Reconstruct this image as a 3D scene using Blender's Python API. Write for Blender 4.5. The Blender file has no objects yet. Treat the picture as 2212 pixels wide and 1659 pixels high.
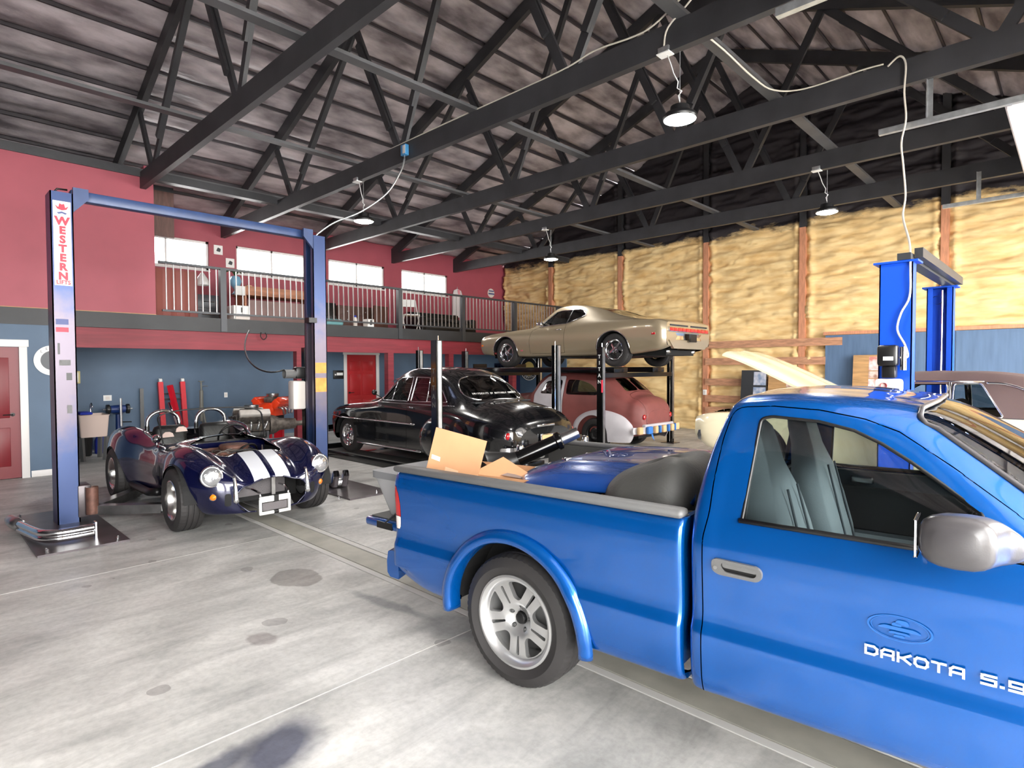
import bpy, bmesh, math, random
import numpy as np
from mathutils import Vector, Matrix
from mathutils.bvhtree import BVHTree
random.seed(7)
PI = math.pi
SC = bpy.context.scene
COL = SC.collection

# ------------------------------------------------------------------ camera
cam_d = bpy.data.cameras.new('camera')
cam_d.sensor_width = 36.0
cam_d.lens = 36.0 * 1268.0 / 2212.0
cam_d.clip_start = 0.05
cam = bpy.data.objects.new('camera', cam_d)
COL.objects.link(cam)
cam.location = (0, 0, 1.70)
_q = Matrix.Rotation(math.radians(44.0), 4, 'Z') @ Matrix.Rotation(math.radians(90 - 1.6), 4, 'X') @ Matrix.Rotation(math.radians(-0.2), 4, 'Z')
cam.rotation_euler = _q.to_euler()
SC.camera = cam

# ------------------------------------------------------------------ world, light, exposure
SC.view_settings.view_transform = 'Standard'
SC.view_settings.look = 'None'
SC.view_settings.gamma = 1.0
SC.view_settings.use_curve_mapping = False
SC.view_settings.exposure = 1.35
wd = bpy.data.worlds.new('overcast_sky')
SC.world = wd
wd.use_nodes = True
_bg = wd.node_tree.nodes['Background']
_bg.inputs['Color'].default_value = (1.0, 0.99, 0.97, 1)
_bg.inputs['Strength'].default_value = 11.0
SC.cycles.max_bounces = 6
SC.cycles.diffuse_bounces = 3
SC.cycles.glossy_bounces = 3
SC.cycles.transmission_bounces = 2
SC.cycles.transparent_max_bounces = 12
SC.cycles.caustics_reflective = False
SC.cycles.caustics_refractive = False
SC.cycles.sample_clamp_indirect = 6.0
SC.cycles.use_denoising = True
SC.cycles.use_adaptive_sampling = True
SC.cycles.adaptive_threshold = 0.09

def portal(name, loc, rot, sx, sy):
    l = bpy.data.lights.new(name, 'AREA')
    l.shape = 'RECTANGLE'; l.size = sx; l.size_y = sy
    l.cycles.is_portal = True
    o = bpy.data.objects.new(name, l); COL.objects.link(o)
    o.location = loc; o.rotation_euler = rot
    return o

# ------------------------------------------------------------------ helpers: materials
def s2l(c):
    c = c / 255.0
    return c / 12.92 if c <= 0.04045 else ((c + 0.055) / 1.055) ** 2.4
def rgb(r, g, b): return (s2l(r), s2l(g), s2l(b), 1.0)
MATS = {}
def mat(name, col, rough=0.5, metal=0.0, coat=0.0, spec=0.5, emit=None, es=0.0, var=0.0, vscale=6.0, bump=0.0, bscale=30.0, stretch=None, col2=None):
    m = bpy.data.materials.new(name); m.use_nodes = True
    nt = m.node_tree; b = nt.nodes['Principled BSDF']
    b.inputs['Base Color'].default_value = col
    b.inputs['Roughness'].default_value = rough
    b.inputs['Metallic'].default_value = metal
    b.inputs['Coat Weight'].default_value = coat
    b.inputs['Coat Roughness'].default_value = 0.03
    b.inputs['Specular IOR Level'].default_value = spec
    if emit is not None:
        b.inputs['Emission Color'].default_value = emit
        b.inputs['Emission Strength'].default_value = es
    if var > 0 or bump > 0 or col2 is not None:
        tc = nt.nodes.new('ShaderNodeTexCoord'); mp = nt.nodes.new('ShaderNodeMapping')
        nt.links.new(tc.outputs['Object'], mp.inputs['Vector'])
        if stretch: mp.inputs['Scale'].default_value = stretch
        if var > 0 or col2 is not None:
            n = nt.nodes.new('ShaderNodeTexNoise'); n.inputs['Scale'].default_value = vscale; n.inputs['Detail'].default_value = 5
            nt.links.new(mp.outputs[0], n.inputs['Vector'])
            r = nt.nodes.new('ShaderNodeValToRGB')
            c2 = col2 if col2 is not None else tuple(min(1, c * (1 + var)) for c in col[:3]) + (1,)
            c1 = col if col2 is not None else tuple(c * (1 - var) for c in col[:3]) + (1,)
            r.color_ramp.elements[0].position = 0.35; r.color_ramp.elements[0].color = c1
            r.color_ramp.elements[1].position = 0.68; r.color_ramp.elements[1].color = c2
            nt.links.new(n.outputs['Fac'], r.inputs['Fac']); nt.links.new(r.outputs['Color'], b.inputs['Base Color'])
        if bump > 0:
            n2 = nt.nodes.new('ShaderNodeTexNoise'); n2.inputs['Scale'].default_value = bscale; n2.inputs['Detail'].default_value = 4
            nt.links.new(mp.outputs[0], n2.inputs['Vector'])
            bp = nt.nodes.new('ShaderNodeBump'); bp.inputs['Strength'].default_value = bump; bp.inputs['Distance'].default_value = 0.02
            nt.links.new(n2.outputs['Fac'], bp.inputs['Height']); nt.links.new(bp.outputs[0], b.inputs['Normal'])
    MATS[name] = m
    return m
def glass(name, tint, alpha_mix=0.25, rough=0.02):
    """thin pane: straight-through transparency tinted, with a fresnel gloss layer"""
    m = bpy.data.materials.new(name); m.use_nodes = True
    nt = m.node_tree; nt.nodes.clear()
    out = nt.nodes.new('ShaderNodeOutputMaterial'); tr = nt.nodes.new('ShaderNodeBsdfTransparent'); gl = nt.nodes.new('ShaderNodeBsdfGlossy')
    tr.inputs['Color'].default_value = tint; gl.inputs['Roughness'].default_value = rough
    fr = nt.nodes.new('ShaderNodeFresnel'); fr.inputs['IOR'].default_value = 1.5
    ad = nt.nodes.new('ShaderNodeMath'); ad.operation = 'ADD'; ad.inputs[1].default_value = alpha_mix; ad.use_clamp = True
    nt.links.new(fr.outputs[0], ad.inputs[0])
    mx = nt.nodes.new('ShaderNodeMixShader')
    nt.links.new(ad.outputs[0], mx.inputs['Fac']); nt.links.new(tr.outputs[0], mx.inputs[1]); nt.links.new(gl.outputs[0], mx.inputs[2])
    nt.links.new(mx.outputs[0], out.inputs['Surface'])
    MATS[name] = m
    return m

# ------------------------------------------------------------------ helpers: objects
def meshobj(name, verts, faces, m, parent=None, smooth=False, normals=None, kind=None):
    me = bpy.data.meshes.new(name)
    me.from_pydata([tuple(map(float, v)) for v in verts], [], [tuple(map(int, f)) for f in faces])
    if smooth:
        me.polygons.foreach_set('use_smooth', [True] * len(me.polygons))
    me.validate(verbose=False)
    if normals is not None and len(me.vertices) == len(normals):
        me.normals_split_custom_set_from_vertices([tuple(map(float, n)) for n in normals])
    me.update()
    if m is not None: me.materials.append(m)
    o = bpy.data.objects.new(name, me); COL.objects.link(o)
    if parent is not None: o.parent = parent
    if kind: o['kind'] = kind
    return o
def thing(name, label, cat, loc=(0, 0, 0), rz=0.0, group=None):
    o = bpy.data.objects.new(name, None); COL.objects.link(o)
    o.empty_display_size = 0.2
    o.location = loc; o.rotation_euler = (0, 0, rz)
    o['label'] = label; o['category'] = cat
    if group: o['group'] = group
    return o
def tag(o, label, cat, group=None):
    o['label'] = label; o['category'] = cat
    if group: o['group'] = group
    return o
def dup(root, loc=None, rz=None, label=None):
    r = root.copy(); COL.objects.link(r)
    if loc is not None: r.location = loc
    if rz is not None: r.rotation_euler = (0, 0, rz)
    if label: r['label'] = label
    for ch in list(root.children):
        c = ch.copy(); COL.objects.link(c); c.parent = r
        for g in list(ch.children):
            d = g.copy(); COL.objects.link(d); d.parent = c
    return r
class MB:
    """mesh collector"""
    def __init__(s): s.v = []; s.f = []
    def add(s, vs, fs):
        o = len(s.v); s.v += [tuple(v) for v in vs]; s.f += [tuple(i + o for i in f) for f in fs]; return s
    def box(s, x0, x1, y0, y1, z0, z1, bev=0.0):
        if bev > 0:
            return s.bevbox(x0, x1, y0, y1, z0, z1, bev)
        return s.add([(x0, y0, z0), (x1, y0, z0), (x1, y1, z0), (x0, y1, z0), (x0, y0, z1), (x1, y0, z1), (x1, y1, z1), (x0, y1, z1)],
                     [(0, 3, 2, 1), (4, 5, 6, 7), (0, 1, 5, 4), (1, 2, 6, 5), (2, 3, 7, 6), (3, 0, 4, 7)])
    def bevbox(s, x0, x1, y0, y1, z0, z1, b):
        bm = bmesh.new(); bmesh.ops.create_cube(bm, size=1.0)
        for v in bm.verts:
            v.co = Vector(((x0 + x1) / 2 + v.co.x * (x1 - x0), (y0 + y1) / 2 + v.co.y * (y1 - y0), (z0 + z1) / 2 + v.co.z * (z1 - z0)))
        b = min(b, 0.45 * min(abs(x1 - x0), abs(y1 - y0), abs(z1 - z0)))
        bmesh.ops.bevel(bm, geom=list(bm.edges), offset=b, segments=2, affect='EDGES', profile=0.5)
        bm.verts.index_update()
        s.add([v.co[:] for v in bm.verts], [[v.index for v in f.verts] for f in bm.faces]); bm.free(); return s
    def beam(s, p, q, w, h, up=(0, 0, 1)):
        """rectangular bar from p to q, w across, h along up"""
        p, q = Vector(p), Vector(q); d = (q - p).normalized(); u = Vector(up)
        sd = d.cross(u)
        if sd.length < 1e-4: sd = d.cross(Vector((1, 0, 0)))
        sd.normalize(); u = sd.cross(d).normalized()
        vs = []
        for c in (p, q):
            for a, b in ((-1, -1), (1, -1), (1, 1), (-1, 1)): vs.append(c + sd * a * w / 2 + u * b * h / 2)
        return s.add(vs, [(0, 1, 2, 3), (7, 6, 5, 4), (0, 4, 5, 1), (1, 5, 6, 2), (2, 6, 7, 3), (3, 7, 4, 0)])
    def tube(s, pts, r, n=8, caps=True, closed=False):
        pts = [Vector(p) for p in pts]; N = len(pts)
        rs = r if isinstance(r, (list, tuple)) else [r] * N
        o = len(s.v); prev = None
        for i, p in enumerate(pts):
            if closed: d = (pts[(i + 1) % N] - pts[i - 1]).normalized()
            else: d = ((pts[min(i + 1, N - 1)] - pts[max(i - 1, 0)])).normalized()
            if prev is None:
                a = d.orthogonal().normalized()
            else:
                a = (prev - d * prev.dot(d)); a = a.normalized() if a.length > 1e-6 else d.orthogonal().normalized()
            prev = a; b = d.cross(a)
            for k in range(n):
                t = 2 * PI * k / n; s.v.append(tuple(p + (a * math.cos(t) + b * math.sin(t)) * rs[i]))
        M = N if closed else N - 1
        for i in range(M):
            j = (i + 1) % N
            for k in range(n):
                k2 = (k + 1) % n; s.f.append((o + i * n + k, o + i * n + k2, o + j * n + k2, o + j * n + k))
        if caps and not closed:
            s.f.append(tuple(o + k for k in reversed(range(n)))); s.f.append(tuple(o + (N - 1) * n + k for k in range(n)))
        return s
    def lathe(s, prof, n=32, axis='y', c=(0, 0, 0), closed=False):
        """prof: list of (r, h); revolve about axis through c"""
        o = len(s.v); c = Vector(c); N = len(prof)
        for r, h in prof:
            for k in range(n):
                t = 2 * PI * k / n; a, b = r * math.cos(t), r * math.sin(t)
                p = (a, h, b) if axis == 'y' else ((a, b, h) if axis == 'z' else (h, a, b))
                s.v.append(tuple(c + Vector(p)))
        for i in range(N if closed else N - 1):
            j = (i + 1) % N
            for k in range(n):
                k2 = (k + 1) % n; s.f.append((o + i * n + k, o + j * n + k, o + j * n + k2, o + i * n + k2))
        return s
    def prism(s, poly, h0, h1, axis='y'):
        """extrude polygon [(u,v)] between h0 and h1 along axis; axis y: (u,h,v); z: (u,v,h); x: (h,u,v)"""
        o = len(s.v); n = len(poly)
        for h in (h0, h1):
            for u, v in poly: s.v.append((u, h, v) if axis == 'y' else ((u, v, h) if axis == 'z' else (h, u, v)))
        s.f.append(tuple(o + i for i in range(n))); s.f.append(tuple(o + n + i for i in reversed(range(n))))
        for i in range(n):
            j = (i + 1) % n; s.f.append((o + i, o + n + i, o + n + j, o + j))
        return s
    def xf(s, M, start=0):
        s.v = s.v[:start] + [tuple(M @ Vector(v)) for v in s.v[start:]]; return s
    def build(s, name, m, parent=None, smooth=False, kind=None, fixn=True, autosmooth=None):
        me = bpy.data.meshes.new(name)
        me.from_pydata(s.v, [], s.f)
        if fixn:
            bm = bmesh.new(); bm.from_mesh(me); bmesh.ops.recalc_face_normals(bm, faces=bm.faces); bm.to_mesh(me); bm.free()
        if smooth or autosmooth is not None:
            me.polygons.foreach_set('use_smooth', [True] * len(me.polygons))
        if autosmooth is not None: me.set_sharp_from_angle(angle=math.radians(autosmooth))
        me.update()
        if m is not None: me.materials.append(MATS[m] if isinstance(m, str) else m)
        o = bpy.data.objects.new(name, me); COL.objects.link(o)
        if parent is not None: o.parent = parent
        if kind: o['kind'] = kind
        return o
def struct(o): o['kind'] = 'structure'; return o
def box(name, x0, x1, y0, y1, z0, z1, m, parent=None, bev=0.0):
    return MB().box(min(x0, x1), max(x0, x1), min(y0, y1), max(y0, y1), min(z0, z1), max(z0, z1), bev).build(name, m, parent, autosmooth=40 if bev else None)
def bez(p0, p1, p2, p3, n=12):
    p0, p1, p2, p3 = map(Vector, (p0, p1, p2, p3))
    return [p0 * (1 - t) ** 3 + p1 * 3 * t * (1 - t) ** 2 + p2 * 3 * t * t * (1 - t) + p3 * t ** 3 for t in [i / n for i in range(n + 1)]]
def cr(pts, sub=6, closed=False):
    """Catmull-Rom through points (any dimension)"""
    P = [np.array(p, float) for p in pts]; n = len(P); out = []
    rng = range(n if closed else n - 1)
    for i in rng:
        if closed: a, b, c, d = P[i - 1], P[i], P[(i + 1) % n], P[(i + 2) % n]
        else: a, b, c, d = P[max(i - 1, 0)], P[i], P[i + 1], P[min(i + 2, n - 1)]
        for k in range(sub):
            t = k / sub
            out.append(0.5 * ((2 * b) + (c - a) * t + (2 * a - 5 * b + 4 * c - d) * t * t + (3 * b - a - 3 * c + d) * t ** 3))
    if not closed: out.append(P[-1])
    return out
def text(name, body, m, parent, size, loc, rot, depth=0.002, align='CENTER', sx=1.0, shear=0.0, spacing=1.0, bold=0.0):
    cu = bpy.data.curves.new(name, 'FONT'); cu.body = body; cu.size = size; cu.extrude = depth; cu.align_x = align; cu.align_y = 'CENTER'
    cu.shear = shear; cu.space_character = spacing; cu.offset = bold; cu.resolution_u = 3
    tmp = bpy.data.objects.new('t', cu); COL.objects.link(tmp)
    dg = bpy.context.evaluated_depsgraph_get()
    me = bpy.data.meshes.new_from_object(tmp.evaluated_get(dg)); me.name = name
    bpy.data.objects.remove(tmp); bpy.data.curves.remove(cu)
    me.materials.clear(); me.materials.append(MATS[m] if isinstance(m, str) else m)
    for v in me.vertices: v.co.x *= sx
    o = bpy.data.objects.new(name, me); COL.objects.link(o); o.parent = parent; o.location = loc; o.rotation_euler = rot
    return o

# ------------------------------------------------------------------ helpers: lofted bodies that split into panels
def spl(P, ts, tq):
    """cubic Hermite with 3-point tangents along axis 0"""
    P = np.asarray(P, float); ts = np.asarray(ts, float); n = len(ts)
    m = np.zeros_like(P); h = np.diff(ts).reshape(-1, *([1] * (P.ndim - 1))); d = np.diff(P, axis=0) / h
    if n > 2: m[1:-1] = (d[:-1] * h[1:] + d[1:] * h[:-1]) / (h[1:] + h[:-1])
    m[0] = d[0]; m[-1] = d[-1]
    k = np.clip(np.searchsorted(ts, tq, side='right') - 1, 0, n - 2)
    hh = (ts[k + 1] - ts[k]); t = (tq - ts[k]) / hh
    sh = (-1, *([1] * (P.ndim - 1))); t = t.reshape(sh); hh = hh.reshape(sh)
    return (2 * t**3 - 3 * t**2 + 1) * P[k] + (t**3 - 2 * t**2 + t) * hh * m[k] + (-2 * t**3 + 3 * t**2) * P[k + 1] + (t**3 - t**2) * hh * m[k + 1]
def loft(stations, du, nv):
    """stations: (x, [(y,z)..]) or list of (x,y,z). returns dense grid (ni,nj,3)"""
    net = []
    for st in stations:
        if isinstance(st, tuple): net.append([(st[0], y, z) for y, z in st[1]])
        else: net.append(list(st))
    net = np.array(net, float)
    du_ = np.linalg.norm(np.diff(net, axis=0), axis=2).mean(axis=1); tu = np.concatenate([[0], np.cumsum(np.maximum(du_, 1e-4))])
    dv_ = np.linalg.norm(np.diff(net, axis=1), axis=2).mean(axis=0); tv = np.concatenate([[0], np.cumsum(np.maximum(dv_, 1e-4))])
    nu = max(2, int(tu[-1] / du)); qu = np.linspace(0, tu[-1], nu + 1); qv = np.linspace(0, tv[-1], nv + 1)
    A = spl(net, tu, qu); A = spl(A.transpose(1, 0, 2), tv, qv).transpose(1, 0, 2)
    return A
def inpoly(p, poly):
    x, y = p[:, 0], p[:, 1]; c = np.zeros(len(p), bool); n = len(poly); j = n - 1
    for i in range(n):
        xi, yi = poly[i]; xj, yj = poly[j]
        if yi != yj:
            c ^= ((yi > y) != (yj > y)) & (x < (xj - xi) * (y - yi) / (yj - yi) + xi)
        j = i
    return c
def closest(p, poly):
    poly = np.asarray(poly, float); a = poly; b = np.roll(poly, -1, axis=0); ab = b - a
    L = np.maximum((ab**2).sum(1), 1e-12)
    t = np.clip(((p[:, None] - a) * ab).sum(2) / L, 0, 1); q = a + t[..., None] * ab
    d = ((q - p[:, None])**2).sum(2); k = d.argmin(1)
    return q[np.arange(len(p)), k]
def rpoly(pts, r=0.05, n=5):
    """rounded polygon"""
    P = [np.array(p, float) for p in pts]; out = []; N = len(P)
    for i in range(N):
        a, b, c = P[i - 1], P[i], P[(i + 1) % N]
        rr = r[i] if isinstance(r, (list, tuple)) else r
        la, lc = np.linalg.norm(a - b), np.linalg.norm(c - b); rr_ = min(rr, 0.49 * la, 0.49 * lc)
        if rr_ <= 1e-5: out.append(b); continue
        p, q = b + (a - b) / la * rr_, b + (c - b) / lc * rr_
        for k in range(n + 1):
            t = k / n; out.append(p * (1 - t)**2 + b * 2 * t * (1 - t) + q * t * t)
    return [tuple(o) for o in out]
def circ(cx, cz, r, n=48, rz=None): return [(cx + r * math.cos(2 * PI * k / n), cz + (rz or r) * math.sin(2 * PI * k / n)) for k in range(n)]
class Body:
    """half body (y<=0 side) grid split into labelled panels, then mirrored"""
    def __init__(s, grids):
        V = []; F = []; o = 0
        for A in grids:
            ni, nj = A.shape[:2]; V.append(A.reshape(-1, 3)); idx = np.arange(ni * nj).reshape(ni, nj) + o
            F.append(np.stack([idx[:-1, :-1], idx[1:, :-1], idx[1:, 1:], idx[:-1, 1:]], -1).reshape(-1, 4)); o += ni * nj
        s.V = np.concatenate(V); s.F = np.concatenate(F); s.lab = np.zeros(len(s.F), int); s.names = {0: 'body'}
        s.snapped = np.zeros(len(s.V), bool); s.calc()
    def calc(s):
        V, F = s.V, s.F
        n = np.cross(V[F[:, 2]] - V[F[:, 0]], V[F[:, 3]] - V[F[:, 1]])
        N = np.zeros_like(V)
        for k in range(4): np.add.at(N, F[:, k], n)
        L = np.linalg.norm(N, axis=1, keepdims=True); N /= np.maximum(L, 1e-12)
        s.N = N; s.fc = V[F].mean(1); s.fn = n / np.maximum(np.linalg.norm(n, axis=1, keepdims=True), 1e-12)
        # outward: mean of normals should point to -y for the side
        w = (s.N * (s.V - np.array([s.V[:, 0].mean(), 0, s.V[:, 2].mean() * 0.9]))).sum()
        s.sgn = 1.0 if w > 0 else -1.0
        s.N *= s.sgn; s.fn *= s.sgn
    def region(s, name, poly, ax='xz', cond=None, over=None, snap=True):
        """label faces whose projected centre is in poly. ax: axes of projection. over: labels allowed to be overwritten"""
        lab = max(s.names) + 1; s.names[lab] = name
        a = ['xyz'.index(c) for c in ax]; d = ({0, 1, 2} - set(a)).pop()
        ok = np.isin(s.lab, [0] if over is None else [k for k, n in s.names.items() if n in over])
        if cond is not None: ok &= cond(s.fc, s.fn)
        ins = inpoly(s.fc[:, a], poly) & ok
        s.lab[ins] = lab
        if snap:
            cin = np.zeros(len(s.V), bool); cout = np.zeros(len(s.V), bool)
            cin[s.F[ins].ravel()] = True; cout[s.F[~ins].ravel()] = True
            bd = np.where(cin & cout & ~s.snapped)[0]
            if len(bd):
                p = s.V[bd][:, a]; q = closest(p, poly); dq = q - p
                far = (np.abs(dq).max(1) > 0.06); dq[far] = 0
                n = s.N[bd]; nd = n[:, d]
                nd = np.where(np.abs(nd) < 0.3, np.sign(nd + 1e-9) * 0.3, nd)
                s.V[bd[:, None], np.array(a)[None]] += dq
                s.V[bd, d] -= np.clip((n[:, a] * dq).sum(1) / nd, -0.05, 0.05)
                s.snapped[bd] = True
            s.V[:, 1] = np.minimum(s.V[:, 1], 0.0)
            s.fc = s.V[s.F].mean(1)
        return lab
    def pull(s, pts2, ax='xz', off=0.0, near=True):
        """project 2D points onto the surface; returns 3D points on the y<=0 side"""
        if not hasattr(s, 'bvh'): s.bvh = BVHTree.FromPolygons([tuple(v) for v in s.V], [tuple(int(i) for i in f) for f in s.F])
        out = []
        for p in pts2:
            if ax == 'xz': o, d = Vector((p[0], -3, p[1])), Vector((0, 1, 0))
            elif ax == 'xy': o, d = Vector((p[0], p[1], 4)), Vector((0, 0, -1))
            elif ax == 'yz+': o, d = Vector((9, p[0], p[1])), Vector((-1, 0, 0))
            else: o, d = Vector((-9, p[0], p[1])), Vector((1, 0, 0))
            h, n, i, t = s.bvh.ray_cast(o, d)
            if h is None:
                h, n, i, t = s.bvh.find_nearest(Vector((p[0], -0.8, p[1])) if ax == 'xz' else o + d * 4)
            if n.dot(d) > 0: n = -n
            out.append(h + n * off)
        if len(out) > 6:      # take out facet jitter
            for _ in range(3):
                c = [p.copy() for p in out]
                for i in range(1, len(out) - 1):
                    if (c[i] - c[i - 1]).length < .15 and (c[i + 1] - c[i]).length < .15:
                        k = 1 if ax in ('xz',) else (2 if ax == 'xy' else 0)
                        out[i][k] = (c[i - 1][k] + 2 * c[i][k] + c[i + 1][k]) / 4
        return out
    def build(s, parent, mats, gap=0.004, lip=0.02, sides=(), skip=(), thick=0.0, glass_off=0.004, glassy=()):
        """make one object per label; labels in sides become two objects (left, right)"""
        s.calc()
        F, V, N = s.F, s.V, s.N; out = {}
        # which labels touch each vertex
        mn = np.full(len(V), 10**6); mx = np.full(len(V), -1)
        for k in range(4): np.minimum.at(mn, F[:, k], s.lab); np.maximum.at(mx, F[:, k], s.lab)
        inter = mn != mx
        byname = {}
        for l, n in s.names.items(): byname.setdefault(n, []).append(l)
        for nm, ls in byname.items():
            if nm in skip: continue
            sel = np.isin(s.lab, ls)
            if not sel.any(): continue
            f = F[sel]; ids, inv = np.unique(f.ravel(), return_inverse=True); f = inv.reshape(-1, 4)
            v = V[ids].copy(); n = N[ids].copy()
            fc = v[f].mean(1); din = np.zeros_like(v)
            for k in range(4): np.add.at(din, f[:, k], fc - v[f[:, k]])
            din -= n * (din * n).sum(1, keepdims=True); L = np.linalg.norm(din, axis=1, keepdims=True); din /= np.maximum(L, 1e-9)
            it = inter[ids]
            if nm in glassy: v = v - n * glass_off
            elif gap > 0: v[it] += din[it] * (gap / 2)
            # border edges
            e = np.concatenate([f[:, [0, 1]], f[:, [1, 2]], f[:, [2, 3]], f[:, [3, 0]]]); es = np.sort(e, 1)
            key = es[:, 0].astype(np.int64) * (len(v) + 1) + es[:, 1]; u, first, cnt = np.unique(key, return_index=True, return_counts=True)
            be = e[first[cnt == 1]]
            vv, nn, ff = [v], [n], [f]
            if nm not in glassy and lip > 0 and len(be):
                be = be[~((np.abs(v[be[:, 0], 1]) < 1e-4) & (np.abs(v[be[:, 1], 1]) < 1e-4))]
                b0 = len(v); nb = len(be)
                a = v[be[:, 0]]; b = v[be[:, 1]]; a2 = a - n[be[:, 0]] * lip; b2 = b - n[be[:, 1]] * lip
                vv.append(np.concatenate([a, b, b2, a2])); ln = -din[be[:, 0]]; nn.append(np.concatenate([ln] * 4))
                i = np.arange(nb) + b0; ff.append(np.stack([i, i + nb, i + 2 * nb, i + 3 * nb], 1))
            v = np.concatenate(vv); n = np.concatenate(nn); f = np.concatenate(ff)
            if s.sgn < 0: f = f[:, ::-1]
            vm = v * np.array([1, -1, 1]); nmn = n * np.array([1, -1, 1]); fm = f[:, ::-1]
            m = MATS[mats.get(nm, mats['body'])]
            oname = nm.split(':')[0]
            if nm in sides:
                out[nm] = [meshobj(oname, v, f, m, parent, True, n), meshobj(oname, vm, fm, m, parent, True, nmn)]
            else:
                out[nm] = meshobj(oname, np.concatenate([v, vm]), np.concatenate([f, fm + len(v)]), m, parent, True, np.concatenate([n, nmn]))
        return out
def trim_tube(name, pts, r, m, parent, closed=True, mirror=True, n=6):
    o = MB().tube(pts, r, n, closed=closed).build(name, m, parent, smooth=True)
    if mirror: MB().tube([(p[0], -p[1], p[2]) for p in pts], r, n, closed=closed).build(name, m, parent, smooth=True)
    return o
# ------------------------------------------------------------------ dimensions of the hall
XW, XM, XR, YB, YF = -14.93, -11.85, 3.1, 15.1, -4.6      # outer left wall, mezzanine front, right wall, back wall, front wall
RX, SL = -5.95, 0.39                                       # ridge position, roof slope
def zroof(x): return 5.32 + SL * ((x - XW) if x < RX else (2 * RX - XW - x))
MZ = 2.66                                                  # mezzanine floor level

# ------------------------------------------------------------------ materials of the building
STAINS = [(-4.55, 2.18, .24, .19, 0, rgb(196, 192, 190), .08), (-3.67, 1.53, .13, .08, .3, rgb(205, 200, 200), .3),
          (-2.55, 1.12, .20, .30, .5, rgb(112, 116, 136), .55), (-2.62, .86, .10, .30, .2, rgb(140, 144, 158), .6), (-3.55, 2.38, .5, .07, .15, rgb(190, 192, 196), .5), (-2.9, 2.5, .35, .25, .2, rgb(188, 190, 194), .5)]
def concrete():
    m = bpy.data.materials.new('concrete'); m.use_nodes = True; nt = m.node_tree; b = nt.nodes['Principled BSDF']; L = nt.links.new
    tc = nt.nodes.new('ShaderNodeTexCoord')
    def noise(sc, det=5, rough=0.55, dist=0.0, stretch=None):
        n = nt.nodes.new('ShaderNodeTexNoise'); n.inputs['Scale'].default_value = sc; n.inputs['Detail'].default_value = det; n.inputs['Roughness'].default_value = rough; n.inputs['Distortion'].default_value = dist
        if stretch:
            mp = nt.nodes.new('ShaderNodeMapping'); mp.inputs['Scale'].default_value = stretch; L(tc.outputs['Object'], mp.inputs['Vector']); L(mp.outputs[0], n.inputs['Vector'])
        else: L(tc.outputs['Object'], n.inputs['Vector'])
        return n
    def ramp(src, p0, c0, p1, c1):
        r = nt.nodes.new('ShaderNodeValToRGB'); r.color_ramp.elements[0].position = p0; r.color_ramp.elements[0].color = c0
        r.color_ramp.elements[1].position = p1; r.color_ramp.elements[1].color = c1; L(src, r.inputs['Fac']); return r
    def mul(a, c, fac=1.0):
        x = nt.nodes.new('ShaderNodeMix'); x.data_type = 'RGBA'; x.blend_type = 'MULTIPLY'; x.inputs[0].default_value = fac
        L(a, x.inputs[6]); L(c, x.inputs[7]); return x.outputs[2]
    W1 = (1, 1, 1, 1)
    base = ramp(noise(0.9, 6, 0.62, 0.5).outputs['Fac'], 0.30, rgb(184, 183, 179), 0.72, rgb(220, 218, 214)).outputs[0]
    streak = ramp(noise(2.2, 5, 0.65, 0.6, (1.9, 0.55, 1)).outputs['Fac'], 0.33, rgb(205, 206, 206), 0.62, W1).outputs[0]
    fine = ramp(noise(26, 3, 0.6).outputs['Fac'], 0.25, rgb(228, 228, 228), 0.6, W1).outputs[0]
    blotch = ramp(noise(0.42, 4, 0.5, 0.8).outputs['Fac'], 0.30, rgb(196, 198, 200), 0.55, W1).outputs[0]
    # drip spots: distorted voronoi cells, kept only where a coarse noise allows them
    vn = noise(3.0, 3, 0.5); vm = nt.nodes.new('ShaderNodeMix'); vm.data_type = 'RGBA'; vm.blend_type = 'LINEAR_LIGHT'; vm.inputs[0].default_value = 0.10
    L(tc.outputs['Object'], vm.inputs[6]); L(vn.outputs['Color'], vm.inputs[7])
    vo = nt.nodes.new('ShaderNodeTexVoronoi'); vo.inputs['Scale'].default_value = 2.6; L(vm.outputs[2], vo.inputs['Vector'])
    size = nt.nodes.new('ShaderNodeMath'); size.operation = 'MULTIPLY'; size.inputs[1].default_value = 0.19
    sep = nt.nodes.new('ShaderNodeSeparateColor'); L(vo.outputs['Color'], sep.inputs[0])
    pw = nt.nodes.new('ShaderNodeMath'); pw.operation = 'POWER'; pw.inputs[1].default_value = 2.0; L(sep.outputs[0], pw.inputs[0]); L(pw.outputs[0], size.inputs[0])
    lt = nt.nodes.new('ShaderNodeMath'); lt.operation = 'LESS_THAN'; L(vo.outputs['Distance'], lt.inputs[0]); L(size.outputs[0], lt.inputs[1])
    spot = ramp(lt.outputs[0], 0.0, W1, 1.0, rgb(212, 210, 210)).outputs[0]
    # larger oil stains
    st = ramp(noise(0.75, 3, 0.45, 0.3).outputs['Fac'], 0.715, W1, 0.735, rgb(205, 202, 200)).outputs[0]
    # black tyre scuffs
    tyre = ramp(noise(0.33, 4, 0.7, 0.2, (1.0, 1.3, 1)).outputs['Fac'], 0.66, W1, 0.80, rgb(120, 124, 140)).outputs[0]
    c = mul(mul(mul(mul(mul(mul(base, streak, .9), fine, .8), blotch, .9), spot), st), tyre, .8)
    # individual stains at their own places on the slab
    nv = noise(5.0, 3, .6); ad = nt.nodes.new('ShaderNodeMix'); ad.data_type = 'RGBA'; ad.blend_type = 'LINEAR_LIGHT'; ad.inputs[0].default_value = .06
    L(tc.outputs['Object'], ad.inputs[6]); L(nv.outputs['Color'], ad.inputs[7])
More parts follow.
